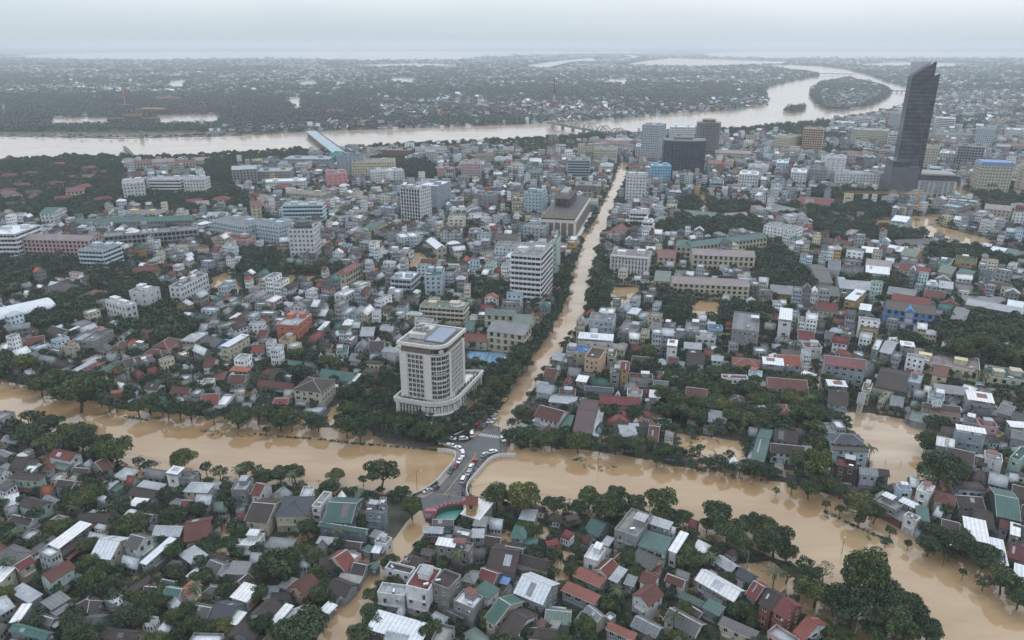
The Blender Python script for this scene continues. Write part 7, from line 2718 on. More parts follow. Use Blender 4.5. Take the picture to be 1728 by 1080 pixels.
def stem_tpl():
    a = MB()
    a.tube((0, 0, -.5), (.2, .1, 4.5), .35, .2, 5)
    for i in range(3): a.tube((.2, .1, 3.2), (2 * math.cos(i * 2.1), 2 * math.sin(i * 2.1), 5.8), .15, .06, 4)
    return np.array(a.v), a.f
sv, sf = stem_tpl()
TT = [[], []]
pmv = [np.array([v.co[:] for v in p_.vertices]) for p_ in PALM]
pmf = [[tuple(f.vertices) for f in p_.polygons] for p_ in PALM]
PT_ = []
for i, q in enumerate(rest):
    s_ = q[3] / 5
    if rr.random() < .05 and q[2] < 1100 and q[3] < 4.2:
        PT_.append((q[1], q[2], 0, rr.random() * 6.28, 1, 1, rr.uniform(.7, 1.05)))
        continue
    TT[i % 2].append((q[1], q[2], 0, rr.random() * 6.28, s_, s_, max(s_, .5) * rr.uniform(.9, 1.25)))
batch('grove_foliage', [(v_, f_, None, TT[0], None), (v2, f2, None, TT[1], None)], M['leafmid'])
batch('grove_trunks', [(sv, sf, None, TT[0] + TT[1], None)], M['bark'])
batch('grove_palm_fronds', [(pmv[1], pmf[1], None, PT_, None)], M['leafmid'])
batch('grove_palm_trunks', [(pmv[0], pmf[0], None, PT_, None)], M['bark'])
# undergrowth: low bushes on leftover ground and in the drowned meadow
bt = []
for k_try in range(32000):
    y_ = 185 + 950 * rr.random() ** 1.4
    x_ = (rr.random() * 2 - 1) * (0.75 * y_ + 60)
    c_ = cell(x_, y_)
    if c_ in (0, 7, 9) or (c_ == 5 and rr.random() < .35) or (c_ == 3 and rr.random() < .1):
        if c_ == 9 and rr.random() < .9: continue
        s_ = rr.uniform(.5, 1.5) if c_ != 5 else rr.uniform(.3, .8)
        bt.append((x_, y_, 0, rr.random() * 6.28, s_, s_, s_ * .8))
bv, bf = leaf_cloud(60, 1.5, .38, 17, 1, .8, .3)
batch('undergrowth', [(bv, bf, None, bt, None)], M['leaf'])

# ================================================================ FAR DISTRICTS beyond the river
def inpoly(P, pts):
    X, Y = P[:, 0], P[:, 1]
    ins = np.zeros(len(P), bool)
    for k in range(len(pts)):
        (xa, ya), (xb, yb) = pts[k], pts[(k + 1) % len(pts)]
        if ya == yb: continue
        ins ^= ((ya > Y) != (yb > Y)) & (X < (xb - xa) * (Y - ya) / (yb - ya) + xa)
    return ins
def far_points(n, y0, y1, pw):
    u = rng.rand(n)
    Y = 1 / (1 / y0 + (1 / y1 - 1 / y0) * u ** pw)
    X = (rng.rand(n) * 2 - 1) * (Y * .76)
    P = np.stack([X, Y], 1)
    wet = np.zeros(n, bool)
    for pl in POLYS['river']: wet |= inpoly(P, pl)
    for pl in POLYS['island']: wet &= ~inpoly(P, pl)
    # only ground on the far side, or the right bank past the occupancy grid
    ii = ((P[:, 0] - GX0) / CS).astype(int)
    jj = ((P[:, 1] - GY0) / CS).astype(int)
    ok = (ii >= 0) & (ii < NX) & (jj >= 0) & (jj < NY)
    near_bank = np.zeros(n, bool)
    near_bank[ok] = np.isin(occ[jj[ok], ii[ok]], (6, 9, 1, 10, 7))
    return P[~wet & ~near_bank]
CIT = [W(*q) for q in ((-100, 226), (-100, 160), (200, 158), (420, 158), (560, 165), (640, 175), (640, 200), (500, 215), (200, 228))]
HP = far_points(52000, 1700, 12500, 1.0)
GR = [W(*q) for q in ((1180, 150), (1290, 150), (1296, 172), (1240, 188), (1180, 188))]
inC = inpoly(HP, CIT)
keep = []
for i, (x_, y_) in enumerate(HP):
    v0 = mn.noise(Vector((x_ * .0011, y_ * .0011, 3))) + .5 * mn.noise(Vector((x_ * .004, y_ * .004, 7)))
    lim = -.20 + max(0, (y_ - 7000) / 14000)
    if inC[i]: lim = .55
    keep.append(v0 > lim)
HP2 = HP[np.array(keep)]
hb = MB()
hb.box(-.5, -.5, -.02, .5, .5, .62)
hb.poly([(-.56, -.56, .62), (.56, -.56, .62), (.56, 0, 1), (-.56, 0, 1)])
hb.poly([(.56, .56, .62), (-.56, .56, .62), (-.56, 0, 1), (.56, 0, 1)])
hroles = [1, 0, 0, 0, 0, 1, 1]
T, C_ = [], []
for (x_, y_) in HP2:
    k = 1 + y_ / 11000
    tall = rr.random() < .06
    T.append((x_, y_, 0, rr.choice((0.3, 1.87)) + rr.uniform(-.2, .2), rr.uniform(7, 13) * k, rr.uniform(9, 16) * k, rr.uniform(4.5, 9) * (2 if tall else 1)))
    rc = RK[rng.choice(len(RK), p=RP)]
    wc = WK[rng.choice(len(WK), p=WP)]
    C_.append([WALLC[wc], ROOFC[rc], (.03, .03, .03), ROOFC[rc]])
batch('far_houses', [(hb.v, hb.f, hroles, T, C_)], M['wallA'])
GP = far_points(42000, 1700, 13000, 1.0)
fv, ff = leaf_cloud(34, 5.5, 2.1, 33, 1, .8, .6)
fv = fv + np.array([0, 0, 4.5])
T = []
inC = inpoly(GP, CIT)
for i, (x_, y_) in enumerate(GP):
    v0 = mn.noise(Vector((x_ * .0011, y_ * .0011, 3))) + .5 * mn.noise(Vector((x_ * .004, y_ * .004, 7)))
    if v0 > .08 and not inC[i] and rr.random() < .7: continue
    s_ = rr.uniform(.8, 1.5) * (1 + y_ / 6000)
    T.append((x_, y_, 0, rr.random() * 6.28, s_, s_, s_ * .85 * rr.uniform(.8, 1.1)))
# tree lines on the banks and islands
for pl in [POLYS['river'][0]] + POLYS['island'] + POLYS['river'][2:5]:
    isl = pl in POLYS['island']
    for k in range(len(pl)):
        a_, b_ = pl[k], pl[(k + 1) % len(pl)]
        L = math.dist(a_, b_)
        if min(a_[1], b_[1]) < 1600 and not isl: continue
        nx_, ny_ = (b_[1] - a_[1]) / (L + .01), -(b_[0] - a_[0]) / (L + .01)
        for q in range(int(L / 4.2)):
            u = rr.random()
            off = rr.uniform(2, 34) * (1 if rr.random() < .5 else -1)
            x_, y_ = a_[0] + (b_[0] - a_[0]) * u + nx_ * off, a_[1] + (b_[1] - a_[1]) * u + ny_ * off
            P_ = np.array([[x_, y_]])
            ip = inpoly(P_, pl)[0]
            if ip != isl: continue
            s_ = rr.uniform(.8, 1.5)
            T.append((x_, y_, 0, rr.random() * 6.28, s_, s_, s_ * rr.uniform(.9, 1.3)))
for q in range(2600):
    pl = POLYS['island'][0 if q > 120 else 1]
    xs_, ys_ = [p_[0] for p_ in pl], [p_[1] for p_ in pl]
    x_, y_ = rr.uniform(min(xs_), max(xs_)), rr.uniform(min(ys_), max(ys_))
    if inpoly(np.array([[x_, y_]]), pl)[0]:
        s_ = rr.uniform(.8, 1.4)
        T.append((x_, y_, 0, rr.random() * 6.28, s_, s_, s_))
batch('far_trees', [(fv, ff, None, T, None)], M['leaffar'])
# dense tree belt of the citadel side
JL, names = [], []
for key, (T_, C2) in JOBS.items():
    tv, tf, rl = TPL[key]
    JL.append((tv, tf, rl, T_, C2))
batch('packed_houses', JL, M['wallA'])

# ================================================================ VEHICLES
M['carpaint'] = roof_mat('x_tmp')
m, t, b = new_mat('car_paint')
oi = nd(t, 'ShaderNodeObjectInfo')
t.links.new(oi.outputs['Color'], b.inputs['Base Color'])
b.inputs['Roughness'].default_value = .3
b.inputs['Coat Weight'].default_value = .5
M['carpaint'] = m
M['tyre'] = plain('tyre', (.02, .02, .02), .8)
def loft(prof, w0, w1, zsplit):
    """side profile (x,z) extruded across with tumblehome above zsplit"""
    a = MB()
    n = len(prof)
    def hw(z): return w0 if z <= zsplit else w0 + (w1 - w0) * min(1, (z - zsplit) / .6)
    k = 0
    L = [(x, -hw(z), z) for x, z in prof] + [(x, hw(z), z) for x, z in prof]
    a.v = L
    a.f = [tuple(range(n)), tuple(reversed(range(n, 2 * n)))] + [(i, n + i, n + (i + 1) % n, (i + 1) % n) for i in range(n)]
    a.m = [0] * (n + 2)
    return a
CARM = {}
def car_meshes(kind):
    if kind in CARM: return CARM[kind]
    if kind == 'sedan':
        body = [(-2.25, .35), (2.25, .35), (2.3, .65), (2.1, .82), (1.2, .95), (-1.6, 1.0), (-2.2, .95), (-2.3, .6)]
        cab = [(1.15, .93), (.45, 1.38), (-.75, 1.42), (-1.55, .98)]
    elif kind == 'suv':
        body = [(-2.3, .4), (2.3, .4), (2.35, .8), (2.2, 1.0), (1.1, 1.1), (-2.2, 1.15), (-2.35, .7)]
        cab = [(1.1, 1.08), (.55, 1.68), (-1.9, 1.72), (-2.2, 1.12)]
    elif kind == 'pickup':
        body = [(-2.6, .45), (2.6, .45), (2.65, .85), (2.45, 1.05), (1.2, 1.12), (-.7, 1.12), (-.75, .95), (-2.6, .95)]
        cab = [(1.2, 1.1), (.65, 1.7), (-.55, 1.74), (-.75, 1.1)]
    elif kind == 'van':
        body = [(-2.5, .4), (2.5, .4), (2.6, .95), (1.9, 1.25), (-2.5, 1.25)]
        cab = [(1.95, 1.24), (1.35, 2.05), (-2.45, 2.1), (-2.5, 1.24)]
    elif kind == 'bus':
        body = [(-5.6, .45), (5.6, .45), (5.7, 1.3), (-5.7, 1.3)]
        cab = [(5.7, 1.3), (5.5, 2.9), (-5.6, 2.95), (-5.7, 1.3)]
    else:
        body = [(-3.2, .6), (3.2, .6), (3.2, 1.1), (-3.2, 1.1)]
        cab = [(3.2, 1.1), (3.0, 2.2), (1.5, 2.25), (1.5, 1.1)]
    w = {'bus': 1.25, 'truck': 1.05, 'van': .95}.get(kind, .9)
    bm_ = loft(body, w, w, 9).mesh('body', [M['carpaint']])
    c_ = loft(cab, w - .05, w - .2, cab[0][1])
    glass = c_.mesh('windows', [M['glass']])
    top = [(x, z) for x, z in cab if z > cab[0][1] + .3]
    a = MB()
    x0, x1 = min(x for x, z in top) + .05, max(x for x, z in top) - .05
    zt = max(z for x, z in top)
    a.box(x0, -(w - .2), zt - .03, x1, w - .2, zt + .05)
    for sx in ((x0 + x1) / 2,): a.box(sx - .06, -(w - .06), cab[0][1], sx + .06, w - .06, zt)
    rm_ = a.mesh('roof_panel', [M['carpaint']])
    a = MB()
    a.tube((0, -.12, 0), (0, .12, 0), .34 if kind != 'bus' else .5, n=12)
    wm_ = a.mesh('wheel', [M['tyre']])
    wb = max(x for x, z in body) * .62
    CARM[kind] = (bm_, glass, rm_, wm_, wb, w)
    return CARM[kind]
def vehicle(kind, x, y, z, th, colr, label):
    bm_, gl_, rm_, wm_, wb, w = car_meshes(kind)
    nm, cat = {'sedan': ('parked_car', 'car'), 'suv': ('parked_car', 'car'), 'pickup': ('pickup_truck', 'pickup'), 'van': ('parked_van', 'van'), 'bus': ('parked_bus', 'bus'), 'truck': ('truck', 'truck')}[kind]
    root = thing(nm, x, y, th, label, cat, 'vehicles stranded round the canal bridge', z)
    link('body', bm_, root, colr)
    link('windows', gl_, root)
    link('roof_panel', rm_, root, colr)
    for sx in (-1, 1):
        for sy in (-1, 1):
            o = link('wheel', wm_, root)
            o.location = (sx * wb, sy * (w - .1), .34)
    if kind == 'truck':
        a = MB()
        a.box(-3.2, -1.05, 1.1, 1.4, 1.05, 1.8)
        a.build('cargo_bed', M['carpaint'], root, (.55, .35, .05))
    if kind in ('sedan', 'suv', 'pickup', 'van'):
        for sy in (-1, 1):
            a = MB()
            xf = wb / .62
            a.box(xf - .1, sy * .62 - .14, .62, xf + .02, sy * .62 + .14, .78)
            a.build('headlight', M['steel'], root)
    return root
WHT, SIL, RED_, GRN, GRY = (.75, .76, .77), (.45, .46, .47), (.28, .03, .03), (.04, .06, .055), (.07, .07, .075)
def v6(a_, b_, z=ZR): return W(680 + a_ / 6, 700 + b_ / 6, z)
def ang6(p, q):
    a_, b_ = v6(*p), v6(*q)
    return math.atan2(b_[1] - a_[1], b_[0] - a_[0])
VEH = [
 ('pickup', 418, 302, 400, 298, 470, 310, WHT, 'white pickup at the very end of the curved queue by the canal corner'),
 ('sedan', 508, 322, 480, 312, 540, 335, WHT, 'white sedan second from the corner end of the curved queue'),
 ('suv', 580, 358, 555, 340, 605, 380, WHT, 'white car at the bend of the curved queue on the left pavement'),
 ('suv', 606, 415, 610, 385, 600, 440, WHT, 'white car just past the bend of the left queue'),
 ('sedan', 573, 475, 590, 450, 555, 500, WHT, 'white sedan directly ahead of the red car in the left queue'),
 ('sedan', 532, 528, 550, 505, 510, 550, RED_, 'dark red car in the left queue on the bridge'),
 ('suv', 486, 580, 505, 555, 465, 605, GRN, 'dark green car behind the red one in the left queue'),
 ('sedan', 325, 752, 355, 735, 295, 770, GRY, 'dark grey car beside the silver one at the near left end of the bridge'),
 ('sedan', 247, 780, 280, 765, 215, 795, SIL, 'silver car nearest the canal corner at the left foot of the bridge'),
 ('van', 612, 670, 600, 695, 625, 645, WHT, 'white van nearest the camera in the right lane of the bridge'),
 ('sedan', 664, 598, 650, 620, 678, 575, SIL, 'small pale car between the white van and the longer white car'),
 ('suv', 690, 537, 675, 560, 705, 510, WHT, 'white car right behind the dark red car in the right lane'),
 ('pickup', 729, 487, 715, 505, 742, 465, RED_, 'dark red car at the head of the right lane on the bridge'),
 ('suv', 830, 414, 800, 430, 860, 395, SIL, 'silver car by the right parapet at the crossing'),
 ('suv', 910, 384, 875, 392, 945, 372, WHT, 'white car by the right parapet furthest round the curve'),
 ('suv', 1010, 260, 990, 240, 1030, 285, WHT, 'lone white car at the right corner of the zebra crossing'),
 ('sedan', 495, 234, 460, 228, 530, 240, WHT, 'white car under the trees left of the bus'),
 ('suv', 613, 236, 580, 238, 648, 232, WHT, 'white car in front of the long white bus'),
 ('van', 697, 208, 697, 235, 697, 180, WHT, 'white van parked nose out beside the zebra crossing'),
 ('sedan', 703, 160, 703, 180, 706, 145, WHT, 'white car right behind the parked van near the hotel trees'),
 ('suv', 750, 112, 735, 130, 765, 90, RED_, 'dark red car under the avenue trees above the zebra crossing'),
 ('sedan', 828, 128, 810, 150, 846, 105, GRY, 'dark grey car at the water edge above the zebra crossing'),
 ('sedan', 868, 68, 855, 90, 882, 45, WHT, 'white car beside the white pickup at the flooded start of the avenue'),
 ('pickup', 912, 68, 890, 90, 935, 45, WHT, 'white pickup wheel deep in the flooded start of the avenue'),
 ('sedan', 922, 8, 895, 25, 950, -8, WHT, 'white car in the flooded avenue in front of the pickup'),
 ('sedan', 955, -18, 940, 0, 972, -36, WHT, 'white car furthest up the line in the flooded avenue'),
 ('van', 795, 15, 780, 30, 812, 0, (.40, .15, .04), 'orange van under the avenue trees'),
 ('bus', 592, 155, 545, 175, 640, 132, WHT, 'long white bus parked under the trees of the hotel forecourt'),
 ('sedan', 632, 26, 610, 40, 655, 12, SIL, 'silver car deep in the hotel forecourt'),
]
for k_, a_, b_, x0, y0, x1, y1, c_, lb_ in VEH:
    x, y = v6(a_, b_, ZR if (b_ > 150) else .35)
    vehicle(k_, x, y, ZR if cell(x, y) in (2,) or b_ > 240 else .2, ang6((x0, y0), (x1, y1)), c_, lb_)
for k_, px_, py_, th_, c_, lb_ in (('truck', 852, 677, 1.2, (.05, .07, .25), 'blue cabbed truck with a yellow bed driving through the flooded avenue'), ('sedan', 660, 680, .6, WHT, 'white car on the lane left of the clock hotel'),
        ('sedan', 616, 712, 1.3, WHT, 'white car half hidden by trees below the lane'), ('sedan', 722, 717, .1, WHT, 'white car in front of the clock hotel entrance'), ('sedan', 785, 704, .3, WHT, 'white car at the right end of the hotel forecourt'),
        ('sedan', 857, 605, .5, WHT, 'white car at the corner of the blue tennis courts'), ('sedan', 862, 598, .5, RED_, 'red car at the corner of the blue tennis courts'), ('sedan', 496, 696, 2.8, (.05, .10, .30), 'blue car in the water before the hipped cream office')):
    x, y = W(px_, py_)
    vehicle(k_, x, y, .1, th_, c_, lb_)
# parked motorbikes along the pavements
a = MB()
for sx in (-.6, .6): a.tube((sx, -.06, .3), (sx, .06, .3), .3, n=8)
bikew = a.mesh('wheels', [M['tyre']])
a = MB()
a.box(-.55, -.14, .45, .25, .14, .82, 0, True)
a.box(-.7, -.12, .82, -.05, .12, .95, 0, True)
a.tube((.62, 0, .3), (.42, 0, 1.0), .05, n=4)
a.tube((.42, -.32, 1.02), (.42, .32, 1.02), .035, n=4)
a.box(.25, -.18, .3, .4, .18, .95, 0, True)
bikeb = a.mesh('frame', [M['carpaint']])
rr = random.Random(21)
BK = []
LP2 = smooth_pts(Z6('350,690 300,725 240,762 170,798 100,822'), 2)
RP2 = smooth_pts(Z6('612,830 610,790 620,740 645,700 680,650 720,590 790,500 850,450'), 2)
for P_, n_, sd_ in ((LP2, 22, 'canal side'), (RP2, 24, 'right side')):
    for k in range(n_):
        t_ = (k + .5) / n_ * (len(P_) - 1)
        i = int(t_)
        p = (P_[i][0] + (P_[i + 1][0] - P_[i][0]) * (t_ - i), P_[i][1] + (P_[i + 1][1] - P_[i][1]) * (t_ - i))
        BK.append((p[0], p[1], math.atan2(P_[i + 1][1] - P_[i][1], P_[i + 1][0] - P_[i][0]) + 1.2 + rr.uniform(-.2, .2), sd_))
for k in range(16):
    p = v6(1015 + (k % 8) * 14, 178 + (k // 8) * 22 + (k % 3) * 5)
    BK.append((p[0], p[1], rr.random() * 3, 'avenue corner'))
ORDN = 'first second third fourth fifth sixth seventh eighth ninth tenth eleventh twelfth thirteenth fourteenth fifteenth sixteenth seventeenth eighteenth nineteenth twentieth twenty-first twenty-second twenty-third twenty-fourth'.split()
CNT = {}
for x, y, th_, sd_ in BK:
    CNT[sd_] = CNT.get(sd_, -1) + 1
    lb_ = ORDN[CNT[sd_]] + {'canal side': ' motorbike down the left parapet row, counted from the hotel end', 'right side': ' motorbike up the right parapet row, counted from the near end', 'avenue corner': ' motorbike in the dark crowd parked beside the zebra crossing'}[sd_]
    root = thing('motorbike', x, y, th_, lb_, 'motorbike', 'motorbikes parked ' + {'canal side': 'along the left parapet', 'right side': 'along the right parapet', 'avenue corner': 'beside the zebra crossing'}[sd_], ZR + (.16 if sd_ != 'avenue corner' else .1))
    link('wheels', bikew, root)
    link('frame', bikeb, root, rr.choice(((.03, .03, .03), (.05, .05, .06), (.15, .03, .03), (.2, .2, .2), (.04, .05, .1))))

# ================================================================ LAMPS, POLES, WIRES
def lamp(px_, py_, h, th, label, z0=0):
    x, y = W(px_, py_, z0)
    root = thing('street_lamp', x, y, th, label, 'street lamp', 'street lamps standing in the flood', z0)
    a = MB()
    a.tube((0, 0, -1), (0, 0, h), .11, .07, 6)
    a.build('pole', M['dark'], root)
    a = MB()
    a.tube((0, 0, h), (1.8, 0, h + .4), .06, .05, 5)
    a.build('arm', M['dark'], root)
    a = MB()
    a.box(1.6, -.15, h + .32, 2.4, .15, h + .48, 0, True)
    a.build('lamp_head', M['frame'], root)
for px_, py_, h, th, lb_ in ((704, 828, 10, 0, 'street lamp on the left parapet of the bridge'), (845, 768, 9, 2.9, 'street lamp by the right parapet near the crossing'), (841, 732, 8, 3.1, 'street lamp at the flooded mouth of the avenue'),
        (1590, 957, 9, .5, 'street lamp in the wide canal below the white sheds'), (1400, 1020, 7, 0, 'street lamp among the big canal trees'), (795, 836, 7, .4, 'slim lamp at the near right foot of the bridge'),
        (1009, 797, 7, .2, 'lamp pole in the canal below the long maroon hall'), (903, 655, 7, 3, 'lamp half way down the flooded avenue'), (955, 545, 8, 3, 'lamp in the flooded avenue left of the grey block'),
        (958, 525, 8, .2, 'tilted lamp near the white slab tower'), (1420, 935, 6, 1, 'lamp by the terraced shops on the canal')):
    lamp(px_, py_, h, th, lb_)
POLES = [(242, 793), (392, 830), (540, 836), (690, 862), (838, 838), (960, 868), (1095, 880), (1150, 905), (1260, 960), (1345, 1020), (1440, 1085), (95, 755)]
names_ = ['leaning in the water by the fallen branches', 'behind the pale blue house roofs', 'behind the cream and white terraces', 'at the left foot of the bridge', 'left of the broad canal tree', 'between the canal path trees', 'behind the modern grey house', 'beside the white lean-to roof',
          'near the flooded hut', 'on the drowned lane by the brick terrace', 'at the bottom edge of the flooded lane', 'among the left bank trees']
PT = []
for (px_, py_), nm in zip(POLES, names_):
    x, y = W(px_, py_)
    root = thing('utility_pole', x, y, .3, 'concrete utility pole ' + nm, 'utility pole', 'utility poles along the canal')
    a = MB()
    a.tube((0, 0, -1), (0, 0, 8.2), .17, .11, 6)
    a.build('pole', M['concrete'], root)
    a = MB()
    a.box(-.9, -.06, 7.3, .9, .06, 7.45, 0, True)
    a.build('crossarm', M['dark'], root)
    PT.append((x, y))
PT = [PT[-1]] + PT[:-1]
for i in range(len(PT) - 1):
    p, q = Vector((*PT[i], 7.4)), Vector((*PT[i + 1], 7.4))
    m_ = (p + q) / 2
    root = thing('power_line', m_.x, m_.y, 0, 'sagging power lines between utility poles, span %s from the left' % ('first second third fourth fifth sixth seventh eighth ninth tenth eleventh'.split()[i]), 'power line', 'spans of power line along the canal')
    for off in (-.7, 0, .7):
        a = MB()
        pv = None
        for k in range(9):
            t_ = k / 8
            c_ = p + (q - p) * t_ - Vector((m_.x, m_.y, 0)) + Vector((off * .3, off, -3.0 * t_ * (1 - t_)))
            if pv is not None: a.tube(pv, c_, .035, n=3)
            pv = c_
        a.build('wire', M['dark'], root)
# cars' worth of floating debris: broken branches in the canal
a = MB()
rr = random.Random(9)
T = []
for px_, py_, n_ in ((40, 655, 9), (90, 672, 8), (165, 700, 10), (270, 705, 12), (345, 728, 12), (365, 733, 8), (975, 775, 10), (1030, 790, 7), (1400, 870, 10), (1480, 905, 8), (990, 790, 5), (245, 785, 14), (1220, 880, 6), (410, 735, 9), (1310, 965, 10)):
    x0, y0 = W(px_, py_)
    for k in range(n_): T.append((x0 + rr.gauss(0, 2.6), y0 + rr.gauss(0, 1.2), .05, rr.random() * 6, *([rr.uniform(.3, .9)] * 2), rr.uniform(.15, .4)))
batch('floating_branches', [(bv, bf, None, T, None)], M['leaf'])

# ================================================================ PEOPLE near the crossing
def person_mesh(step=.12):
    me = bpy.data.meshes.new('body')
    V = [(0, 0, .95), (0, 0, 1.2), (0, 0, 1.42), (0, .01, 1.54), (0, .02, 1.66), (0, .02, 1.74), (.09, 0, .92), (.10, step, .5), (.10, step * .6, .07), (.10, step + .12, .04), (-.09, 0, .92), (-.10, -step, .5), (-.10, -step * 1.6, .07), (-.10, -step + .05, .04),
         (.19, 0, 1.40), (.24, -.03, 1.13), (.25, .06, .88), (.25, .09, .80), (-.19, 0, 1.40), (-.24, .03, 1.13), (-.25, .02, .88), (-.25, .04, .80)]
    E = [(0, 1), (1, 2), (2, 3), (3, 4), (4, 5), (0, 6), (6, 7), (7, 8), (8, 9), (0, 10), (10, 11), (11, 12), (12, 13), (2, 14), (14, 15), (15, 16), (16, 17), (2, 18), (18, 19), (19, 20), (20, 21)]
    Rr = [.15, .14, .15, .055, .10, .07, .09, .062, .045, .035, .09, .062, .045, .035, .06, .042, .032, .03, .06, .042, .032, .03]
    me.from_pydata(V, E, [])
    o = bpy.data.objects.new('tmp_person', me)
    col.objects.link(o)
    sk = o.modifiers.new('skin', 'SKIN')
    for v, r_ in zip(me.skin_vertices[0].data, Rr): v.radius = (r_, r_ * .8)
    me.skin_vertices[0].data[0].use_root = True
    bpy.context.view_layer.update()
    m2 = bpy.data.meshes.new_from_object(o.evaluated_get(bpy.context.evaluated_depsgraph_get()))
    bpy.data.objects.remove(o)
    m2.materials.clear()
    m2.materials.append(M['carpaint'])
    return m2
PM = [person_mesh(.12), person_mesh(.02)]
a = MB()
a.tube((0, .0, 1.66), (0, .0, 1.80), .115, .07, 8)
HAT = a.mesh('helmet', [M['carpaint']])
SHIRT = [('dark', (.04, .04, .05)), ('white', (.6, .6, .6)), ('red', (.35, .05, .04)), ('blue', (.06, .12, .3)), ('grey', (.2, .2, .21))]
spots = [(560, 818, 'alone on the road at the near end of the bridge'), (1020, 205, 'in the crowd by the zebra crossing, nearest the white car'), (1045, 190, 'in the crowd right of the zebra crossing, by the first motorbikes'),
         (1070, 200, 'in the middle of the crowd beside the zebra crossing'), (1095, 182, 'at the back of the crowd under the avenue trees'), (1120, 195, 'at the right end of the crowd beside the crossing'),
         (540, 432, 'on the left pavement beside the white sedan'), (388, 622, 'on the left pavement above the motorbike row'), (700, 620, 'on the right pavement beside the small pale car'), (795, 492, 'on the right pavement near the silver car'),
         (865, 440, 'by the right parapet behind the silver car'), (640, 255, 'between the parked van and the bus'), (760, 215, 'stepping onto the left end of the zebra crossing'), (598, 600, 'walking up the bridge between the two queues'), (470, 840, 'on the road at the left foot of the bridge')]
for i, (a_, b_, w_) in enumerate(spots):
    x, y = v6(a_, b_)
    sn, sc_ = SHIRT[i * 3 % 5]
    root = thing('person', x, y, i * 1.3, 'person in %s clothes %s' % (sn, w_), 'person', 'people around the bridge', ZR + (.14 if 'pavement' in w_ or 'parapet' in w_ else .0))
    link('body', PM[i % 2], root, sc_)
    link('helmet', HAT, root, SHIRT[(i + 2) % 5][1])

# ================================================================ LABELS THAT SINGLE THINGS OUT
LM = [('the bridge', 770, 800), ('the clock hotel', 725, 680), ('the flooded pitch', 1510, 760), ('the pink gate', 202, 677), ('the hipped cream office', 527, 680), ('the coral block', 495, 600),
      ('the left photo edge', 10, 860), ('the ornate white hotel', 205, 530), ('the blue school', 1535, 545), ('the long yellow school', 1590, 640), ('the green warehouse', 1700, 850), ('the brick terrace', 1330, 1020),
      ('the modern grey house', 1055, 905), ('the white street terrace', 700, 1000), ('the flooded side street', 620, 960), ('the long white shed', 110, 900), ('the mint house', 95, 985), ('the drowned meadow', 1200, 750),
      ('the peach block', 1000, 625), ('the long maroon hall', 985, 700), ('the grey blue block', 1430, 640), ('the red cupola shrine', 930, 935), ('the right photo edge', 1720, 980), ('the charred flats', 1550, 415),
      ('the slab tower', 895, 500), ('the arcaded school', 1220, 445), ('the green roofed school', 1350, 410), ('the red shuttered school', 1200, 500), ('the white hall', 50, 540), ('the flooded park', 690, 440),
      ('the bottom photo edge', 1050, 1070), ('the bottom left corner', 60, 1065), ('the brown gabled villa', 470, 880), ('the wide canal', 1500, 960), ('the slate roofed terrace', 1440, 760), ('the lakeside', 1600, 400)]
LMW = [(n_, *W(a_, b_)) for n_, a_, b_ in LM]
def nearest_lm(x, y): return min(LMW, key=lambda q: (q[1] - x) ** 2 + (q[2] - y) ** 2)
ORD = ['nearest', 'second nearest', 'third nearest', 'fourth nearest', 'fifth nearest', 'sixth nearest', 'seventh nearest', 'eighth nearest', 'ninth nearest', 'tenth nearest', 'eleventh nearest', 'twelfth nearest', 'thirteenth nearest', 'fourteenth nearest',
       'fifteenth nearest', 'sixteenth nearest', 'seventeenth nearest', 'eighteenth nearest', 'nineteenth nearest', 'twentieth nearest']
_t = ['twenty', 'thirty', 'forty', 'fifty']
for q_ in _t: ORD += [q_ + '-' + n_ + ' nearest' for n_ in ('first', 'second', 'third', 'fourth', 'fifth', 'sixth', 'seventh', 'eighth', 'ninth')] + ['next %s nearest' % q_]
STW = ['', 'single-storey', 'two-storey', 'three-storey', 'four-storey', 'five-storey', 'six-storey']
KW = {'G': 'gabled', 'H': 'hipped', 'S': 'sloping', 'F': 'flat'}
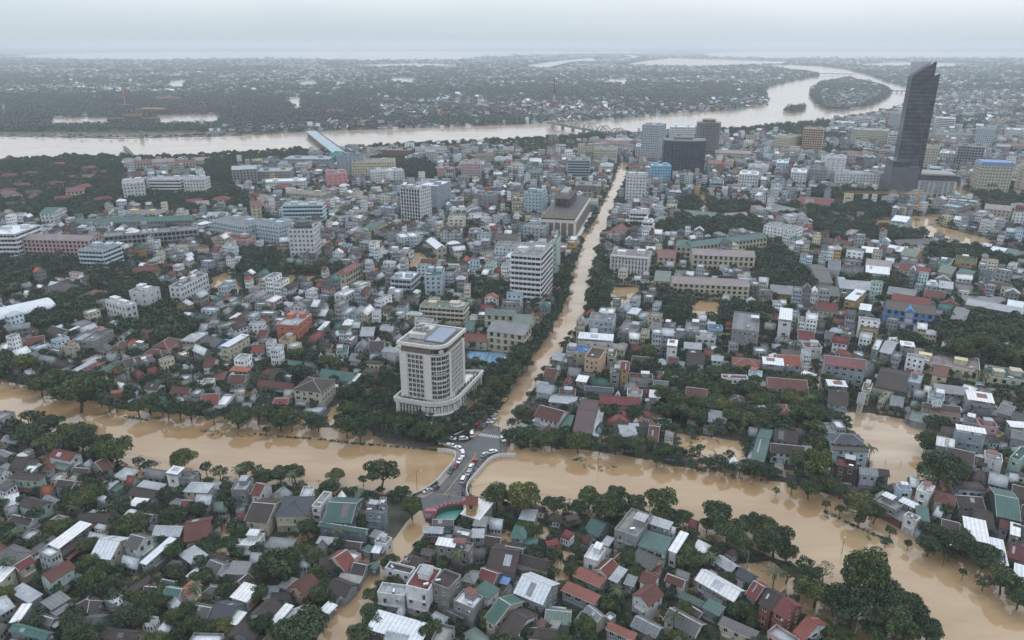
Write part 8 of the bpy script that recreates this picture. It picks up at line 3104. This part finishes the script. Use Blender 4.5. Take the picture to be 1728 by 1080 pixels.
def assign(items, base, group):
    d = {}
    for q in items: d.setdefault(base(q) + (nearest_lm(q['x'], q['y'])[0],), []).append(q)
    for key, L in d.items():
        lm = [z for z in LMW if z[0] == key[-1]][0]
        L.sort(key=lambda q: (q['x'] - lm[1]) ** 2 + (q['y'] - lm[2]) ** 2)
        for i, q in enumerate(L):
            s_ = ' '.join(key[:-1]).strip()
            q['o']['label'] = (s_ + ' near ' + lm[0]) if len(L) == 1 else (s_ + ', ' + (ORD[i] if i < len(ORD) else 'far from') + ' ' + ('to ' if i < len(ORD) else '') + lm[0])
            q['o']['group'] = group
for q in BUILT:
    if q['shed']:
        q['o'].name = 'shed'
        q['o']['category'] = 'shed'
assign([q for q in BUILT if not q['shed']], lambda q: ('%s %s house with %s %s roof' % (STW[min(q['n'], 6)], WALLN[q['wc']], ROOFN[q['rc']], KW[q['kind']]),), 'houses packed along the canal and lanes')
assign([q for q in BUILT if q['shed']], lambda q: ('low %s shed with %s %s roof' % (WALLN[q['wc']], ROOFN[q['rc']], KW[q['kind']]),), 'low sheds and lean-tos between the houses')
def tsize(q): return 'huge' if q['r'] > 7.5 else ('broad' if q['r'] > 5 else ('rounded' if q['r'] > 3.5 else 'small'))
assign([q for q in TREES if q['kind'] in ('tree', 'tall')], lambda q: (tsize(q) + ' dark green tree' + (' standing in water' if cell(q['x'] + 3, q['y'] + 3) == 1 or cell(q['x'] - 3, q['y'] - 3) == 1 else ''),), 'trees among the flooded houses')
assign([q for q in TREES if q['kind'] == 'young'], lambda q: ('thin young tree rising from the flood',), 'young trees along the canal')
assign([q for q in TREES if q['kind'] == 'palm'], lambda q: ('tall slender palm with drooping fronds',), 'palm trees')

# ================================================================ HAZE
m = bpy.data.materials.new('damp_air')
m.use_nodes = True
t = m.node_tree
t.nodes.clear()
o_ = t.nodes.new('ShaderNodeOutputMaterial')
pv = t.nodes.new('ShaderNodeVolumePrincipled')
pv.inputs['Color'].default_value = (0.87, 0.945, 1.0, 1)
pv.inputs['Density'].default_value = 0.0001
pv.inputs['Anisotropy'].default_value = 0.1
t.links.new(pv.outputs[0], o_.inputs['Volume'])
a = MB()
a.box(-45000, -45000, -3, 45000, 45000, 225, 0, True)
hz = a.build('haze', m)
hz['kind'] = 'stuff'
